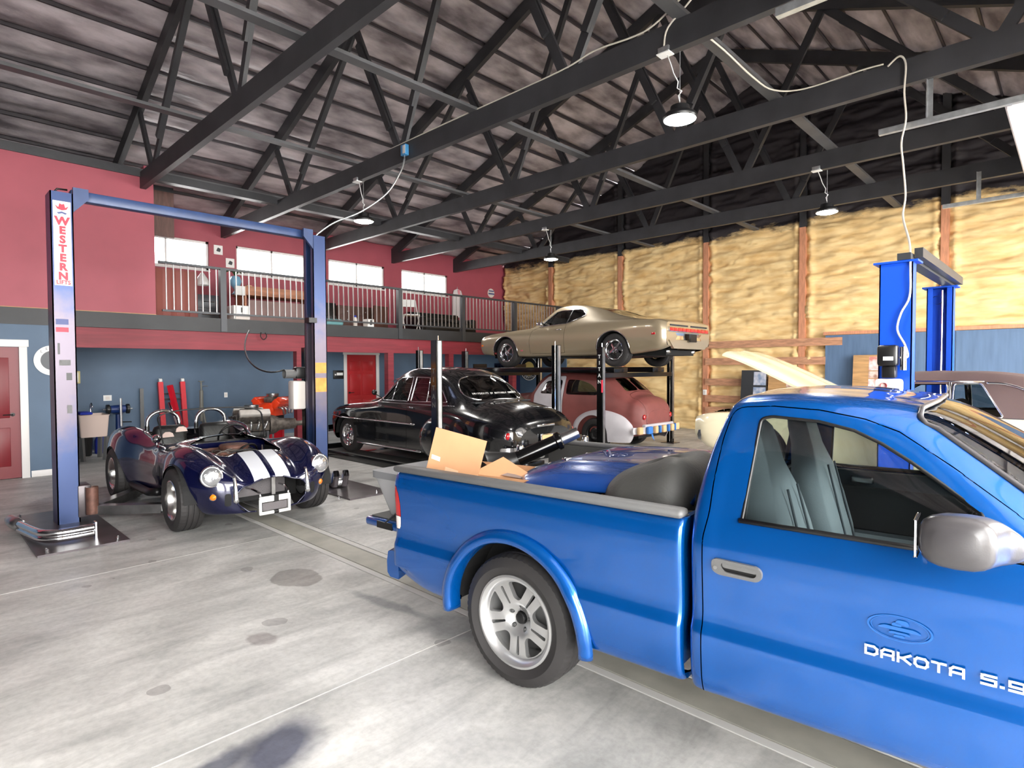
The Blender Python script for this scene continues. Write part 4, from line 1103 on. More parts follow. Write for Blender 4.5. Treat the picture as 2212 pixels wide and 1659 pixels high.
cst_ = [
 cst(-.84, .34, .38, (.36, .50), (.33, .55), (.28, .58), (.22, .59), (.1, .60), .60, .30, .42),
 cst(-.80, .46, .55, (.53, .54), (.48, .62), (.41, .66), (.30, .675), (.14, .68), .68, .26),
 cst(-.68, .58, .69, (.68, .60), (.60, .73), (.50, .775), (.36, .77), (.18, .775), .775, .24),
 cst(-.40, .70, .81, (.81, .66), (.74, .83), (.60, .89), (.40, .835), (.2, .84), .84),
 cst(-.02, .74, .865, (.865, .68), (.79, .88), (.65, .945), (.43, .87), (.2, .87), .87),
 cst(.33, .72, .82, (.83, .66), (.76, .86), (.64, .915), (.47, .875), (.2, .875), .875),
 cst(.62, .68, .73, (.745, .62), (.71, .76), (.64, .825), (.50, .84), (.2, .845), .845),
 cst(.95, .66, .69, (.71, .59), (.69, .69), (.63, .755), (.51, .79), (.2, .80), .80),
 cst(1.35, .66, .69, (.705, .59), (.68, .70), (.61, .76), (.48, .805), (.24, .865), .885),
 cst(1.72, .68, .74, (.75, .61), (.71, .75), (.61, .81), (.43, .805), (.22, .875), .895),
 cst(2.08, .70, .80, (.805, .62), (.74, .80), (.61, .86), (.39, .785), (.2, .845), .86),
 cst(2.36, .68, .80, (.80, .60), (.735, .775), (.60, .835), (.37, .735), (.2, .795), .81),
 cst(2.60, .62, .745, (.75, .56), (.70, .705), (.58, .76), (.35, .665), (.2, .72), .735),
 cst(2.77, .54, .66, (.67, .52), (.63, .64), (.53, .685), (.33, .605), (.19, .655), .665),
 cst(2.88, .45, .56, (.575, .475), (.54, .57), (.46, .605), (.30, .555), (.17, .60), .61, .215, .37),
 cst(2.945, .36, .45, (.46, .43), (.43, .50), (.37, .53), (.26, .52), (.14, .56), .57, .22, .35),
 cst(2.965, .30, .37, (.37, .40), (.35, .45), (.31, .48), (.23, .50), (.12, .535), .545, .225, .34)]
cst_ = [((x if x < 2.6 else 2.6 + (x - 2.6) * .8), p) for x, p in cst_]
cbody = Body([loft(cst_, .018, 90)])
FX = 2.29
for cx_, r_ in ((0, .365), (FX, .36)):
    cbody.region('cut', [(cx_ + r_ * math.cos(a), .33 + r_ * math.sin(a)) for a in np.linspace(0, PI, 36)] + [(cx_ - r_, .1), (cx_ + r_, .1)], cond=lambda fc, fn: fc[:, 1] < -.45)
cbody.region('cut', rpoly([(.28, .1), (.28, -.42), (.36, -.53), (1.10, -.54), (1.27, -.46), (1.29, .1)], .05), ax='xy', cond=lambda fc, fn: (fc[:, 2] > .6))
hood_open = rpoly([(1.56, .1), (1.55, -.32), (1.62, -.43), (2.30, -.36), (2.43, -.28), (2.46, .1)], .05)
cbody.region('cut', hood_open, ax='xy', cond=lambda fc, fn: (fc[:, 2] > .6))
mouth = rpoly([(.1, .53), (-.16, .523), (-.27, .485), (-.315, .42), (-.29, .35), (-.2, .305), (.1, .295)], .05)
cbody.region('cut', mouth, ax='yz', cond=lambda fc, fn: fc[:, 0] > 2.5)
cbody.region('brake_duct', rpoly([(-.485, .30), (-.425, .30), (-.425, .43), (-.485, .43)], .025), ax='yz', cond=lambda fc, fn: (fc[:, 0] > 2.6))
for nm, x0, x1 in (('stripe:a', 2.42, 3.1), ('stripe:b', 1.29, 1.57), ('stripe:c', -1.0, .28)):
    cbody.region(nm, [(x0, -.195), (x1, -.195), (x1, -.03), (x0, -.03)], ax='xy', cond=lambda fc, fn: (fc[:, 2] > .4) & (fn[:, 2] > .1))
cbody.region('side_vent', rpoly([(1.60, .46), (1.72, .46), (1.72, .60), (1.60, .62)], .02))
cp = cbody.build(CO, {'body': 'cobra_blue', 'stripe:a': 'stripe', 'stripe:b': 'stripe', 'stripe:c': 'stripe', 'brake_duct': 'well', 'side_vent': 'well'}, gap=0, lip=.012, sides=('stripe:a', 'stripe:b', 'stripe:c', 'brake_duct', 'side_vent'), skip=('cut',))
cp['body'].name = 'roadster_body'
# rims of openings
q = cbody.pull([(x, y) for x, y in hood_open if y < .05], ax='xy', off=.002)
MB().tube([tuple(p) for p in q], .006, 6).build('hood_seal', 'chrome', CO, smooth=True); MB().tube([(p.x, -p.y, p.z) for p in q], .006, 6).build('hood_seal', 'chrome', CO, smooth=True)
mq = [(y, z) for y, z in mouth if y < .05]
q = cbody.pull(mq, ax='yz+', off=.0); MB().tube([tuple(p) for p in q], .009, 6).build('mouth_lip', 'cobra_blue', CO, smooth=True); MB().tube([(p.x, -p.y, p.z) for p in q], .009, 6).build('mouth_lip', 'cobra_blue', CO, smooth=True)
for cx_, r_ in ((0, .365), (FX, .36)): wheel_well(CO, cx_, .33, r_ + .015, .50, .80)
for x_, w_, r_ in ((0, .30, .335), (FX, .265, .33)):
    for s in (-1, 1): spoke_wheel(CO, (x_, s * (.72 if x_ == 0 else .695), r_), s, r_, w_, .20, 'mag')
# grille cavity: radiator, strut, pipes
box('radiator', 2.55, 2.58, -.27, .27, .31, .52, 'mesh_grey', CO); box('radiator_strut', 2.60, 2.63, .10, .14, .30, .54, 'steel', CO); box('nose_cavity', 2.50, 2.54, -.42, .42, .25, .60, 'well', CO)
for s in (-1, 1):
    # headlamps
    c_ = Vector((2.80, s * .585, .612)); M_ = Matrix.Translation(c_) @ Matrix.Rotation(s * .10, 4, 'Z') @ Matrix.Rotation(-.16, 4, 'Y')
    hl = MB().lathe([(.098, -.16), (.106, -.01), (.110, .006), (.104, .016), (.092, .016)], 32, 'x').xf(M_).build('headlamp_ring', 'chrome', CO, smooth=True)
    MB().lathe([(.092, .014), (.075, .028), (.045, .038), (.0, .042)], 28, 'x').xf(M_).build('headlamp_lens', 'lens', hl, smooth=True)
    # turn signal
    q = cbody.pull([(-.575, .405)], ax='yz+')[0]; M2 = Matrix.Translation((q.x - .012, s * .575, .405)) @ Matrix.Rotation(s * .35, 4, 'Z')
    ts_ = MB().lathe([(.038, 0), (.038, .012), (.030, .016)], 20, 'x').xf(M2).build('signal_ring', 'chrome', CO, smooth=True)
    MB().lathe([(.031, .012), (.024, .024), (0, .030)], 18, 'x').xf(M2).build('signal_lens', 'amber', ts_, smooth=True)
    # overriders
    rows = []; ov = MB()
    for t in np.linspace(0, 1, 13):
        z = .32 + .28 * t; w_ = .032 * (1 - .55 * t) * (min(1, t * 8 + .35)); xx = 2.90 - .05 * t + .012 * math.sin(PI * t)
        rows.append([(xx + w_ * .9 * math.cos(a), s * .385 + w_ * math.sin(a), z) for a in [2 * PI * k / 14 for k in range(14)]])
    for r in rows: ov.v += r
    for i in range(12):
        for k in range(14): ov.f.append((i * 14 + k, i * 14 + (k + 1) % 14, (i + 1) * 14 + (k + 1) % 14, (i + 1) * 14 + k))
    ov.f += [tuple(range(14)), tuple(12 * 14 + k for k in range(14))]
    oo = ov.build('overrider', 'chrome', CO, smooth=True)
    MB().tube([(2.70, s * .385, .47), (2.89, s * .385, .47)], .012, 8).build('bracket', 'chrome', oo)
# white quick-jack bumper
b_ = MB().box(2.940, 2.970, -.175, .155, .30, .36, .008).build('jack_bar', 'white', CO, autosmooth=40)
box('jack_bar_center', 2.938, 2.973, -.025, .025, .296, .364, 'black', b_)
b2 = MB().tube([(2.955, -.175, .185), (2.955, .155, .185)], .018, 10).build('jack_bar', 'white', CO, smooth=True); MB().tube([(2.955, -.025, .185), (2.955, .025, .185)], .020, 10).build('jack_bar_center', 'black', b2)
for y in (-.165, .145): MB().box(2.945, 2.965, y - .012, y + .012, .18, .33).build('jack_upright', 'white', CO)
box('number_plate', 2.948, 2.954, -.14, .12, .21, .29, 'mesh_grey', CO)
for y in (-.16, .14): MB().tube([(2.66, y * 1.2, .42), (2.84, y * 1.15, .425), (2.930, y, .40), (2.955, y, .35)], .011, 8).build('jack_hook', 'chrome', CO, smooth=True)
# windscreen frame and glass
wf = [(1.30, -.60, .79), (1.21, -.61, 1.0), (1.14, -.60, 1.13), (1.15, -.42, 1.185), (1.17, -.2, 1.20), (1.175, 0, 1.203)]
wf = wf + [(x, -y, z) for x, y, z in reversed(wf[:-1])]
top_ = cr(wf, 5); bot_ = cr([(1.30, -.60, .79), (1.40, -.42, .825), (1.44, -.2, .88), (1.45, 0, .895), (1.44, .2, .88), (1.40, .42, .825), (1.30, .60, .79)], 5)
MB().tube(top_, .009, 8).build('windscreen_frame', 'black', CO, smooth=True)
n_ = 31; tp = np.array(top_)[np.linspace(0, len(top_) - 1, n_).astype(int)]; bt = np.array(bot_)[np.linspace(0, len(bot_) - 1, n_).astype(int)]
g_ = np.stack([bt, (tp + bt) / 2, tp], 1); meshobj('windscreen', g_.reshape(-1, 3), gridfaces(n_, 3), MATS['clear_glass'], CO, True)
# roll hoops
for yc in (-.30, .30):
    pts = [(.20, yc - .19, .80), (.20, yc - .19, .95)] + [(.20, yc - .19 * math.cos(a), .98 + .155 * math.sin(a)) for a in np.linspace(.1, PI - .1, 13)] + [(.20, yc + .19, .95), (.20, yc + .19, .80)]
    rh = MB().tube(pts, .024, 10).build('roll_hoop', 'chrome', CO, smooth=True)
    for yy_ in (yc - .19, yc + .19): MB().lathe([(.028, 0), (.028, .08)], 12, 'z', (.20, yy_, .86)).build('hoop_clamp', 'black', rh)
# cockpit
box('cockpit_tub', .25, 1.45, -.52, .52, .28, .32, 'carpet', CO); box('dash', 1.28, 1.36, -.52, .52, .62, .80, 'black', CO, .02)
for s in (-1, 1): box('cockpit_side', .25, 1.40, s * .52, s * .55, .30, .74, 'black', CO)
for yc in (-.28, .28): bench(CO, .42, .30, yc - .2, yc + .2, 'black', h=.52, d=.48)
mat('patch', rgb(206, 180, 172), 0.5)
for yc, zc in ((-.36, .84), (-.20, .90)):
    MB().prism([(yc - .07, zc - .025), (yc + .07, zc - .02), (yc + .055, zc + .025), (yc + .02, zc + .045), (yc - .03, zc + .045), (yc - .06, zc + .02)], .62, .605, 'x').build('seat_belt_pad', 'patch', CO)
steering(CO, 1.05, .28, .80, .35)
# engine in the bay
e = box('engine_block', 1.52, 2.2, -.22, .22, .42, .64, 'engine_rust', CO, .03)
box('engine_tub', 1.5, 2.4, -.50, .50, .30, .33, 'well', CO); box('bay_bulkhead', 1.49, 1.52, -.5, .5, .32, .80, 'cobra_blue', CO)
for s in (-1, 1): box('bay_side', 1.5, 2.5, s * .49, s * .51, .32, .72, 'well', CO)
for s in (-1, 1):
    MB().bevbox(1.60, 2.10, s * .11, s * .25, .62, .72, .03).build('valve_cover', 'engine_rust', CO, autosmooth=50)
    for k in range(4): MB().tube([(1.66 + .12 * k, s * .25, .60), (1.66 + .12 * k, s * .33, .58), (1.66 + .12 * k, s * .36, .46)], .018, 8).build('header_pipe', 'steel', CO, smooth=True)
MB().lathe([(0, 0), (.15, 0), (.165, .02), (.165, .06), (.15, .075), (0, .085)], 30, 'z', (1.84, 0, .73)).build('air_cleaner', 'engine_rust', CO, autosmooth=40)
rr_ = random.Random(4)
for k in range(16):
    x0, y0 = rr_.uniform(1.6, 2.2), rr_.uniform(-.32, .32)
    p0 = Vector((x0, y0, .70)); p3 = Vector((rr_.uniform(1.6, 2.25), rr_.uniform(-.38, .38), .68)); up_ = Vector((0, 0, rr_.uniform(.04, .14)))
    MB().tube(bez(p0, p0 + up_, p3 + up_, p3, 8), rr_.choice([.006, .009, .014]), 6).build('engine_hose', rr_.choice(['black', 'black', 'engine_grey', 'steel', 'black']), CO, smooth=True)
MB().tube([(2.2, -.18, .70), (2.27, .0, .735), (2.25, .16, .72)], .012, 8).build('coolant_pipe', 'chrome', CO, smooth=True)
# exhaust side pipe, front splitter edge, mirror
for s in (-1, 1): MB().tube([(1.55, s * .73, .30), (1.2, s * .74, .25), (.5, s * .74, .25)], .045, 10).build('side_pipe', 'black', CO, smooth=True)
MB().lathe([(0, 0), (.05, 0), (.055, .01), (.03, .05), (0, .06)], 16, 'x', (1.12, -.63, .86)).tube([(1.15, -.63, .76), (1.15, -.63, .84)], .008, 6).build('side_mirror', 'chrome', CO, smooth=True)

# ================================================================== two-post lift holding the roadster
def wear_mat(name, c_paint, c_bare, lo, hi):
    m = mat(name, c_paint, 0.35, metal=0.35); nt = m.node_tree; b = nt.nodes['Principled BSDF']; L = nt.links.new
    tc = nt.nodes.new('ShaderNodeTexCoord'); sx = nt.nodes.new('ShaderNodeSeparateXYZ'); n = nt.nodes.new('ShaderNodeTexNoise'); n.inputs['Scale'].default_value = 4; n.inputs['Detail'].default_value = 6
    L(tc.outputs['Object'], sx.inputs[0]); L(tc.outputs['Object'], n.inputs['Vector'])
    a = nt.nodes.new('ShaderNodeMath'); a.operation = 'MULTIPLY_ADD'; a.inputs[1].default_value = .9; L(n.outputs['Fac'], a.inputs[0]); L(sx.outputs['Z'], a.inputs[2])
    up = nt.nodes.new('ShaderNodeMapRange'); up.inputs['From Min'].default_value = hi + .45; up.inputs['From Max'].default_value = hi + .85; L(a.outputs[0], up.inputs['Value'])
    dn = nt.nodes.new('ShaderNodeMapRange'); dn.inputs['From Min'].default_value = lo + .75; dn.inputs['From Max'].default_value = lo + .25; L(a.outputs[0], dn.inputs['Value'])
    mx0 = nt.nodes.new('ShaderNodeMath'); mx0.operation = 'MAXIMUM'; L(up.outputs[0], mx0.inputs[0]); L(dn.outputs[0], mx0.inputs[1])
    mx = nt.nodes.new('ShaderNodeMix'); mx.data_type = 'RGBA'; L(mx0.outputs[0], mx.inputs[0]); mx.inputs[6].default_value = c_bare; mx.inputs[7].default_value = c_paint
    L(mx.outputs[2], b.inputs['Base Color'])
    return m
wear_mat('lift_navy', rgb(48, 66, 108), rgb(94, 85, 97), 1.0, 2.2)
mat('lift_navy2', rgb(46, 66, 108), 0.4, var=0.15, vscale=5)
mat('decal_white', rgb(226, 220, 208), 0.5)
mat('decal_red', rgb(205, 36, 60), 0.5)
mat('decal_blue', rgb(60, 70, 120), 0.5)
mat('plate_steel', rgb(84, 78, 80), 0.35, metal=0.5, var=0.3, vscale=4)
mat('orange', rgb(240, 150, 70), 0.6, var=0.2, vscale=8)
WL = thing('two_post_lift', 'dark blue two-post car lift with worn columns around the striped roadster', 'car lift', (-7.88, 0, 0))
def chan(mb, y0, y1, x0, x1, z0, z1, open_s):
    """C channel column, open toward open_s*y"""
    t = .012
    mb.box(x0, x0 + t, y0, y1, z0, z1); mb.box(x1 - t, x1, y0, y1, z0, z1)
    if open_s > 0: mb.box(x0, x1, y0, y0 + t, z0, z1)
    else: mb.box(x0, x1, y1 - t, y1, z0, z1)
    for xa, xb_ in ((x0, x0 + .07), (x1 - .07, x1)):
        if open_s > 0: mb.box(xa, xb_, y1 - t, y1, z0, z1)
        else: mb.box(xa, xb_, y0, y0 + t, z0, z1)
    return mb
for y0, y1, os_ in ((1.115, 1.315, 1), (4.085, 4.285, -1)):
    c_ = chan(MB(), y0, y1, -.28, 0, .02, 3.60, os_).build('column', 'lift_navy', WL)
    box('column_core', -.20, -.08, (y0 + y1) / 2 - .03, (y0 + y1) / 2 + .03, .3, 3.5, 'black', c_)
    box('base_plate', -.85, 1.17, y0 - .32 if os_ > 0 else y0 - .14, y1 + .20 if os_ > 0 else y1 + .32, 0, .02, 'plate_steel', WL)
    for bx_ in (-.75, 1.07):
        for by_ in (y0 - .24, y1 + .12): MB().lathe([(.016, .02), (.016, .04), (.008, .042), (.008, .055), (0, .055)], 8, 'z', (bx_, by_, 0)).build('anchor_bolt', 'chrome', WL)
    ys_ = y1 if os_ > 0 else y0; d = os_
    cr_ = MB().box(-.24, .02, min(ys_ - d * .02, ys_ + d * .10), max(ys_ - d * .02, ys_ + d * .10), .07, .42, .01).build('carriage', 'plate_steel', WL, autosmooth=40)
    MB().lathe([(.06, 0), (.06, .30)], 16, 'z', (.05, ys_ + d * .10, .10)).build('swing_pin', 'engine_rust', cr_, autosmooth=40)
    for tx, ty in ((-.95, .95), (.62, .95)):
        a_ = MB().beam((.0, ys_ + d * .12, .135), (tx * .75, ys_ + d * ty * .72, .135), .12, .10).build('lift_arm', 'steel', WL)
        MB().beam((tx * .55, ys_ + d * ty * .55, .135), (tx, ys_ + d * ty, .135), .09, .07).build('arm_extension', 'steel', a_)
        MB().lathe([(.02, .15), (.02, .22), (.06, .22), (.06, .24), (0, .24)], 16, 'z', (tx, ys_ + d * ty, 0)).build('lift_pad', 'rubber', a_)
    # foot gussets
MB().box(-.20, -.08, 1.31, 4.09, 3.555, 3.665, .01).build('overhead_beam', 'lift_navy2', WL, autosmooth=40)
for y0, d in ((1.315, 1), (4.085, -1)):
    MB().prism([(y0, 3.67), (y0 + d * .14, 3.67), (y0 + d * .14, 3.56), (y0, 3.40)], -.03, .012, 'x').build('gusset', 'lift_navy2', WL)
MB().tube([(-.14, 1.16, 3.60), (-.14, 1.20, 3.66), (-.14, 1.29, 3.665)], .01, 6).build('cable_guide', 'black', WL, smooth=True)
# sign on the left column
sg = box('lift_sign', 0.001, .004, 1.138, 1.292, 2.60, 3.50, 'decal_white', WL)
for k, ch in enumerate('WESTERN'):
    text('sign_letter', ch, 'decal_red', sg, .108 if ch != 'W' else .118, (.006, 1.215, 3.285 - k * .098), (PI / 2, 0, PI / 2), .001, 'CENTER', 1.0, 0, 1, .006)
text('sign_word', 'LIFTS', 'decal_red', sg, .058, (.006, 1.215, 2.632), (PI / 2, 0, PI / 2), .001, 'CENTER', .9, 0, 1.05, .002)
MB().prism([(1.155, 3.455), (1.175, 3.415), (1.215, 3.402), (1.255, 3.415), (1.275, 3.455), (1.245, 3.432), (1.235, 3.475), (1.215, 3.465), (1.195, 3.475), (1.185, 3.432)], .005, .007, 'x').build('hat_emblem', 'decal_red', sg)
MB().prism([(1.17, 3.375), (1.215, 3.39), (1.26, 3.375), (1.245, 3.36), (1.215, 3.372), (1.185, 3.36)], .005, .007, 'x').build('emblem_line', 'decal_blue', sg)
# small worn stickers further down
for (y0, y1, z0, z1, m_) in ((1.14, 1.25, 2.18, 2.24, 'decal_blue'), (1.14, 1.25, 2.10, 2.15, 'decal_red'), (1.15, 1.17, 1.86, 1.98, 'black'), (1.16, 1.26, 1.74, 1.80, 'trim_grey'), (1.22, 1.27, 1.58, 1.66, 'black'), (1.22, 1.265, 1.22, 1.31, 'trim_grey')):
    box('sticker', .0005, .002, y0, y1, z0, z1, m_, WL)
for z0, z1 in ((1.63, 1.78), (1.36, 1.56)): box('warning_sticker', .0005, .002, 4.10, 4.27, z0, z1, 'orange', WL)
box('switch_bracket', -.10, .03, 4.00, 4.12, 2.35, 2.42, 'black', WL)
# power unit behind the right column
pu = box('power_unit_motor', -.42, -.28, 3.95, 4.12, 1.55, 1.72, 'black', WL, .03)
MB().lathe([(.065, 0), (.065, .16)], 18, 'y', (-.35, 3.80, 1.62)).build('motor_end', 'trim_grey', pu, autosmooth=40)
mat('tank_white', rgb(214, 206, 200), 0.5); box('fluid_tank', -.46, -.28, 3.90, 4.10, 1.10, 1.52, 'tank_white', WL, .03)
MB().tube(bez((-.36, 3.80, 1.68), (-.4, 3.5, 1.55), (-.9, 3.3, 1.8), (-2.8, 4.3, 2.38), 16), .012, 6).build('power_cable', 'black', WL, smooth=True)
# chrome exhaust headers lying on the plate
EX = thing('exhaust_header', 'chrome twin exhaust header lying on the steel base plate', 'exhaust pipe', (-7.15, 1.05, .02))
for k in range(2):
    MB().tube(cr([(-.62, -.27, .05 + .05 * k), (-.30, -.22, .05 + .05 * k), (-.02, -.17, .05 + .055 * k), (.10, -.08, .05 + .055 * k), (.12, .06, .05 + .055 * k), (.11, .24, .05 + .055 * k)], 5), .036, 12).build('header_tube', 'chrome', EX, smooth=True)
MB().tube([(-1.0, -.30, .085), (-.85, -.29, .085), (-.60, -.26, .08)], [.05, .062, .058], 14).build('collector', 'steel', EX, smooth=True)
box('flange', .07, .15, .235, .25, .0, .16, 'chrome', EX)

# ================================================================== four-post lifts
def four_post(label, cx, cy, zr, tlabel=True):
    L_ = thing('four_post_lift', label, 'car lift', (cx, cy, 0), 0, 'black four-post lifts')
    hx, hy = 1.96, 1.33
    for sx in (-1, 1):
        for sy in (-1, 1):
            x, y = sx * hx, sy * hy
            c_ = MB()
            c_.box(x - .06, x + .06, y + sy * .05 - .006, y + sy * .05 + .006, .012, 2.09); c_.box(x - .06, x - .048, y - .055, y + .055, .012, 2.09); c_.box(x + .048, x + .06, y - .055, y + .055, .012, 2.09)
            co_ = c_.build('lift_post', 'black_gloss', L_)
            box('post_foot', x - .16, x + .16, y - .14, y + .14, 0, .012, 'plate_steel', co_)
            MB().tube([(x, y - sy * .03, .03), (x, y - sy * .03, 2.16)], .010, 6).build('lift_cable', 'chrome', co_)
            box('lock_ladder', x + .062, x + .072, y - .03, y + .03, .1, 2.08, 'steel', co_)
            if sx > 0 and tlabel:
                if sy < 0:
                    # lettering on the face that looks along the hall
                    for k, ch in enumerate('TITAN'): text('post_letter', ch, 'white' if cy > 8 else 'trim_grey', co_, .10, (x, y - .0575, 1.90 - .12 * k - (0 if cy > 8 else .25)), (PI / 2, 0, 0), .001, 'CENTER', 1, 0, 1, .001)
    for sy in (-1, 1):
        r_ = MB().box(-hx - .15, hx + .05, sy * .72 - .24, sy * .72 + .24, zr - .11, zr, .01).build('runway', 'black_gloss', L_, autosmooth=30)
        box('runway_deck', -hx - .1, hx, sy * .72 - .2, sy * .72 + .2, zr, zr + .004, 'liner_grey', r_)
        box('wheel_stop', -hx - .15, -hx - .12, sy * .72 - .22, sy * .72 + .22, zr, zr + .09, 'black_gloss', r_)
    for sx in (-1, 1):
        box('cross_tube', sx * hx - .06, sx * hx + .06, -hy + .05, hy - .05, zr - .20, zr - .112, 'black_gloss', L_)
    return L_
F1 = four_post('black four-post lift set low under the black sedan', -8.54, 6.60, .12)
F2 = four_post('black four-post lift raised high under the tan coupe', -8.54, 10.60, 1.70)
tag(box('red_tag', -6.58 + .075, -6.58 + .085, 9.17, 9.21, 1.22, 1.46, 'decal_red'), 'red plastic handle tag hanging on the near post of the raised lift', 'tag')
# blue two-post lift on the right
mat('lift_blue', rgb(6, 74, 196), 0.4)
BL = thing('two_post_lift', 'bright blue two-post car lift with motor pump beside the cream car', 'car lift', (-1.40, 0, 0))
for y0, y1, os_ in ((7.26, 7.44, 1), (9.97, 10.15, -1)):
    c_ = chan(MB(), y0, y1, -.15, .15, .02, 2.78, os_).build('column', 'lift_blue', BL)
    box('cap_plate', -.20, .20, y0 - .04, y1 + .04, 2.78, 2.80, 'lift_blue', c_)
    box('base_plate', -.25, .25, y0 - .12, y1 + .12, 0, .02, 'lift_blue', BL)
    ym = (y0 + y1) / 2
    if os_ < 0:
        MB().tube([(.02, ym - .03, .1), (.02, ym - .03, 2.75)], .012, 8).build('lift_chain', 'chrome', c_)
        MB().lathe([(.06, -.02), (.06, .02)], 16, 'y', (-.04, ym - .03, 2.62)).build('pulley', 'black', c_)
    ys_ = y1 if os_ > 0 else y0
    k_ = box('carriage', -.12, .12, min(ys_, ys_ + os_ * .10), max(ys_, ys_ + os_ * .10), .25, .95, 'black', BL)
    for tx in (-.8, .8): MB().beam((0, ys_ + os_ * .12, .30), (tx, ys_ + os_ * .75, .30), .10, .08).build('lift_arm', 'lift_blue', BL)
MB().box(.02, .14, 7.20, 10.25, 2.801, 2.87).build('top_beam', 'steel_dark', BL); MB().box(.145, .22, 7.35, 10.25, 2.83, 2.93).build('top_beam', 'steel_dark', BL)
pm = box('pump_motor', -.12, .06, 7.04, 7.22, 1.70, 1.92, 'black', BL, .03)
MB().lathe([(.03, 0), (.03, .24)], 12, 'z', (.10, 7.14, 1.66)).build('pump_valve', 'chrome', pm, autosmooth=40); box('pump_block', -.08, .04, 7.08, 7.20, 1.58, 1.70, 'black', pm, .01); box('motor_label', -.06, .03, 7.036, 7.041, 1.76, 1.80, 'white', pm)
ft = box('fluid_tank', -.14, .09, 7.05, 7.24, .95, 1.57, 'tank_white', BL, .03); MB().lathe([(.03, 0), (.03, .03), (0, .035)], 16, 'y', (-.05, 7.02, 1.50)).build('filler_cap', 'decal_red', ft, autosmooth=40)
for (x0, x1, z0, z1, m_) in ((.05, .08, .95, 1.25, 'white'), (.10, .145, 1.0, 1.22, 'amber')): box('lift_sticker', x0, x1, 7.252, 7.258, z0, z1, m_, BL)
# ================================================================== parked cars facing the left wall (local +x forward, turned by 180 degrees)
mat('black_paint', rgb(9, 10, 13), 0.18, coat=1.0)
mat('tan_paint', rgb(154, 140, 116), 0.30, metal=0.35, coat=1.0)
mat('primer_red', rgb(122, 66, 62), 0.55, var=0.08, vscale=5)
mat('primer_grey', rgb(186, 182, 186), 0.5, var=0.06, vscale=5)
mat('cream_paint', rgb(232, 222, 190), 0.25, coat=1.0)
mat('vinyl_brown', rgb(96, 78, 76), 0.6, bump=0.15, bscale=150)
mat('paper_tan', rgb(214, 176, 128), 0.7)
mat('tape_blue', rgb(52, 120, 200), 0.6)
def rows_to_st(rows, zm=.48):
    st = []
    for r in rows:
        x, zb, lo, mi, up, sh, be, ed, tm, c = r
        st.append((x, [(-(lo - .10), zb - .01), (-lo, zb), (-mi, max(zm, zb + .06)), (-up[0], up[1]), (-sh[0], sh[1]), (-be[0], be[1]), (-(be[0] * .5 + ed[0] * .5) - .008, be[1] * .5 + ed[1] * .5), (-ed[0], ed[1]), (-tm[0], tm[1]), (0, c)]))
    return st
def archpoly(cx, cz, r, rz=None): return [(cx + r * math.cos(a), cz + (rz or r) * math.sin(a)) for a in np.linspace(0, PI, 36)] + [(cx - r, cz - .35), (cx + r, cz - .35)]
def endcap(car, st, m, name, dx=0.0):
    """close the end of a loft with a panel following its outline"""
    p = [(y, z) for y, z in st[1]]; out = p + [(-y, z) for y, z in reversed(p) if y < -1e-4]
    V_, F_ = cdt(out, [], .15); return meshobj(name, [(st[0] + dx, u, v) for u, v in V_], F_, MATS[m], car)
def pontoon(car, name, m, xc, zc, a, b, y0, out, arch=None, p=2.2, zmin=-1):
    """separate bulging fender skin on both sides"""
    for s in (-1, 1):
        nx, nz = 60, 40; U, Vv = np.meshgrid(np.linspace(-1, 1, nx + 1), np.linspace(-1, 1, nz + 1), indexing='ij')
        # square to disc mapping
        X = U * np.sqrt(1 - Vv**2 / 2); Z = Vv * np.sqrt(1 - U**2 / 2); R = np.clip(np.sqrt(X**2 + Z**2), 0, 1)
        Y = y0 + out * np.power(np.clip(1 - R**p, 0, 1), .5)
        P_ = np.stack([xc + a * X, -Y, zc + b * Z], -1)
        bd_ = Body([P_]); bd_.N *= 1
        if arch: bd_.region('cut', archpoly(*arch))
        if zmin > -1: bd_.region('cut2', [(xc - 2, zmin - 2), (xc + 2, zmin - 2), (xc + 2, zmin), (xc - 2, zmin)])
        bd_.calc(); sel = bd_.lab == 0; f = bd_.F[sel]; ids, inv = np.unique(f.ravel(), return_inverse=True); f = inv.reshape(-1, 4); v = bd_.V[ids].copy(); n = bd_.N[ids].copy()
        if n[:, 1].mean() > 0: n = -n
        if s > 0: v[:, 1] *= -1; n[:, 1] *= -1; f = f[:, ::-1]
        meshobj(name, v, f, MATS[m], car, True, n)
def chrome_bumper(car, x, yw, z, h, depth, wrap, name='bumper', m='chrome', n=28):
    mb = MB(); rows = []; s = 1 if wrap > 0 else -1
    for y in np.linspace(-yw, yw, n + 1):
        c = x - wrap * (abs(y) / yw)**3
        rows.append([(c, y, z + h / 2), (c + s * depth * .7, y, z + h * .42), (c + s * depth, y, z), (c + s * depth * .7, y, z - h * .42), (c, y, z - h / 2), (c - s * .01, y, z)])
    for r in rows: mb.v += r
    for i in range(n):
        for j in range(6): mb.f.append((i * 6 + j, (i + 1) * 6 + j, (i + 1) * 6 + (j + 1) % 6, i * 6 + (j + 1) % 6))
    mb.f += [tuple(range(6)), tuple(n * 6 + j for j in range(6))]
    return mb.build(name, m, car, autosmooth=60)
def lamp_disc(car, x, y, z, r, m_ring, m_lens, name, d=1, both=True):
    for s in ((-1, 1) if both else (1,)):
        o = MB().lathe([(r * .9, -d * .06), (r * 1.08, -d * .01), (r * 1.1, d * .01), (r * .9, d * .018)], 24, 'x', (x, s * y, z)).build(name + '_ring', m_ring, car, smooth=True)
        MB().lathe([(r * .92, d * .014), (r * .6, d * .03), (0, d * .04)], 20, 'x', (x, s * y, z)).build(name + '_lens', m_lens, o, smooth=True)

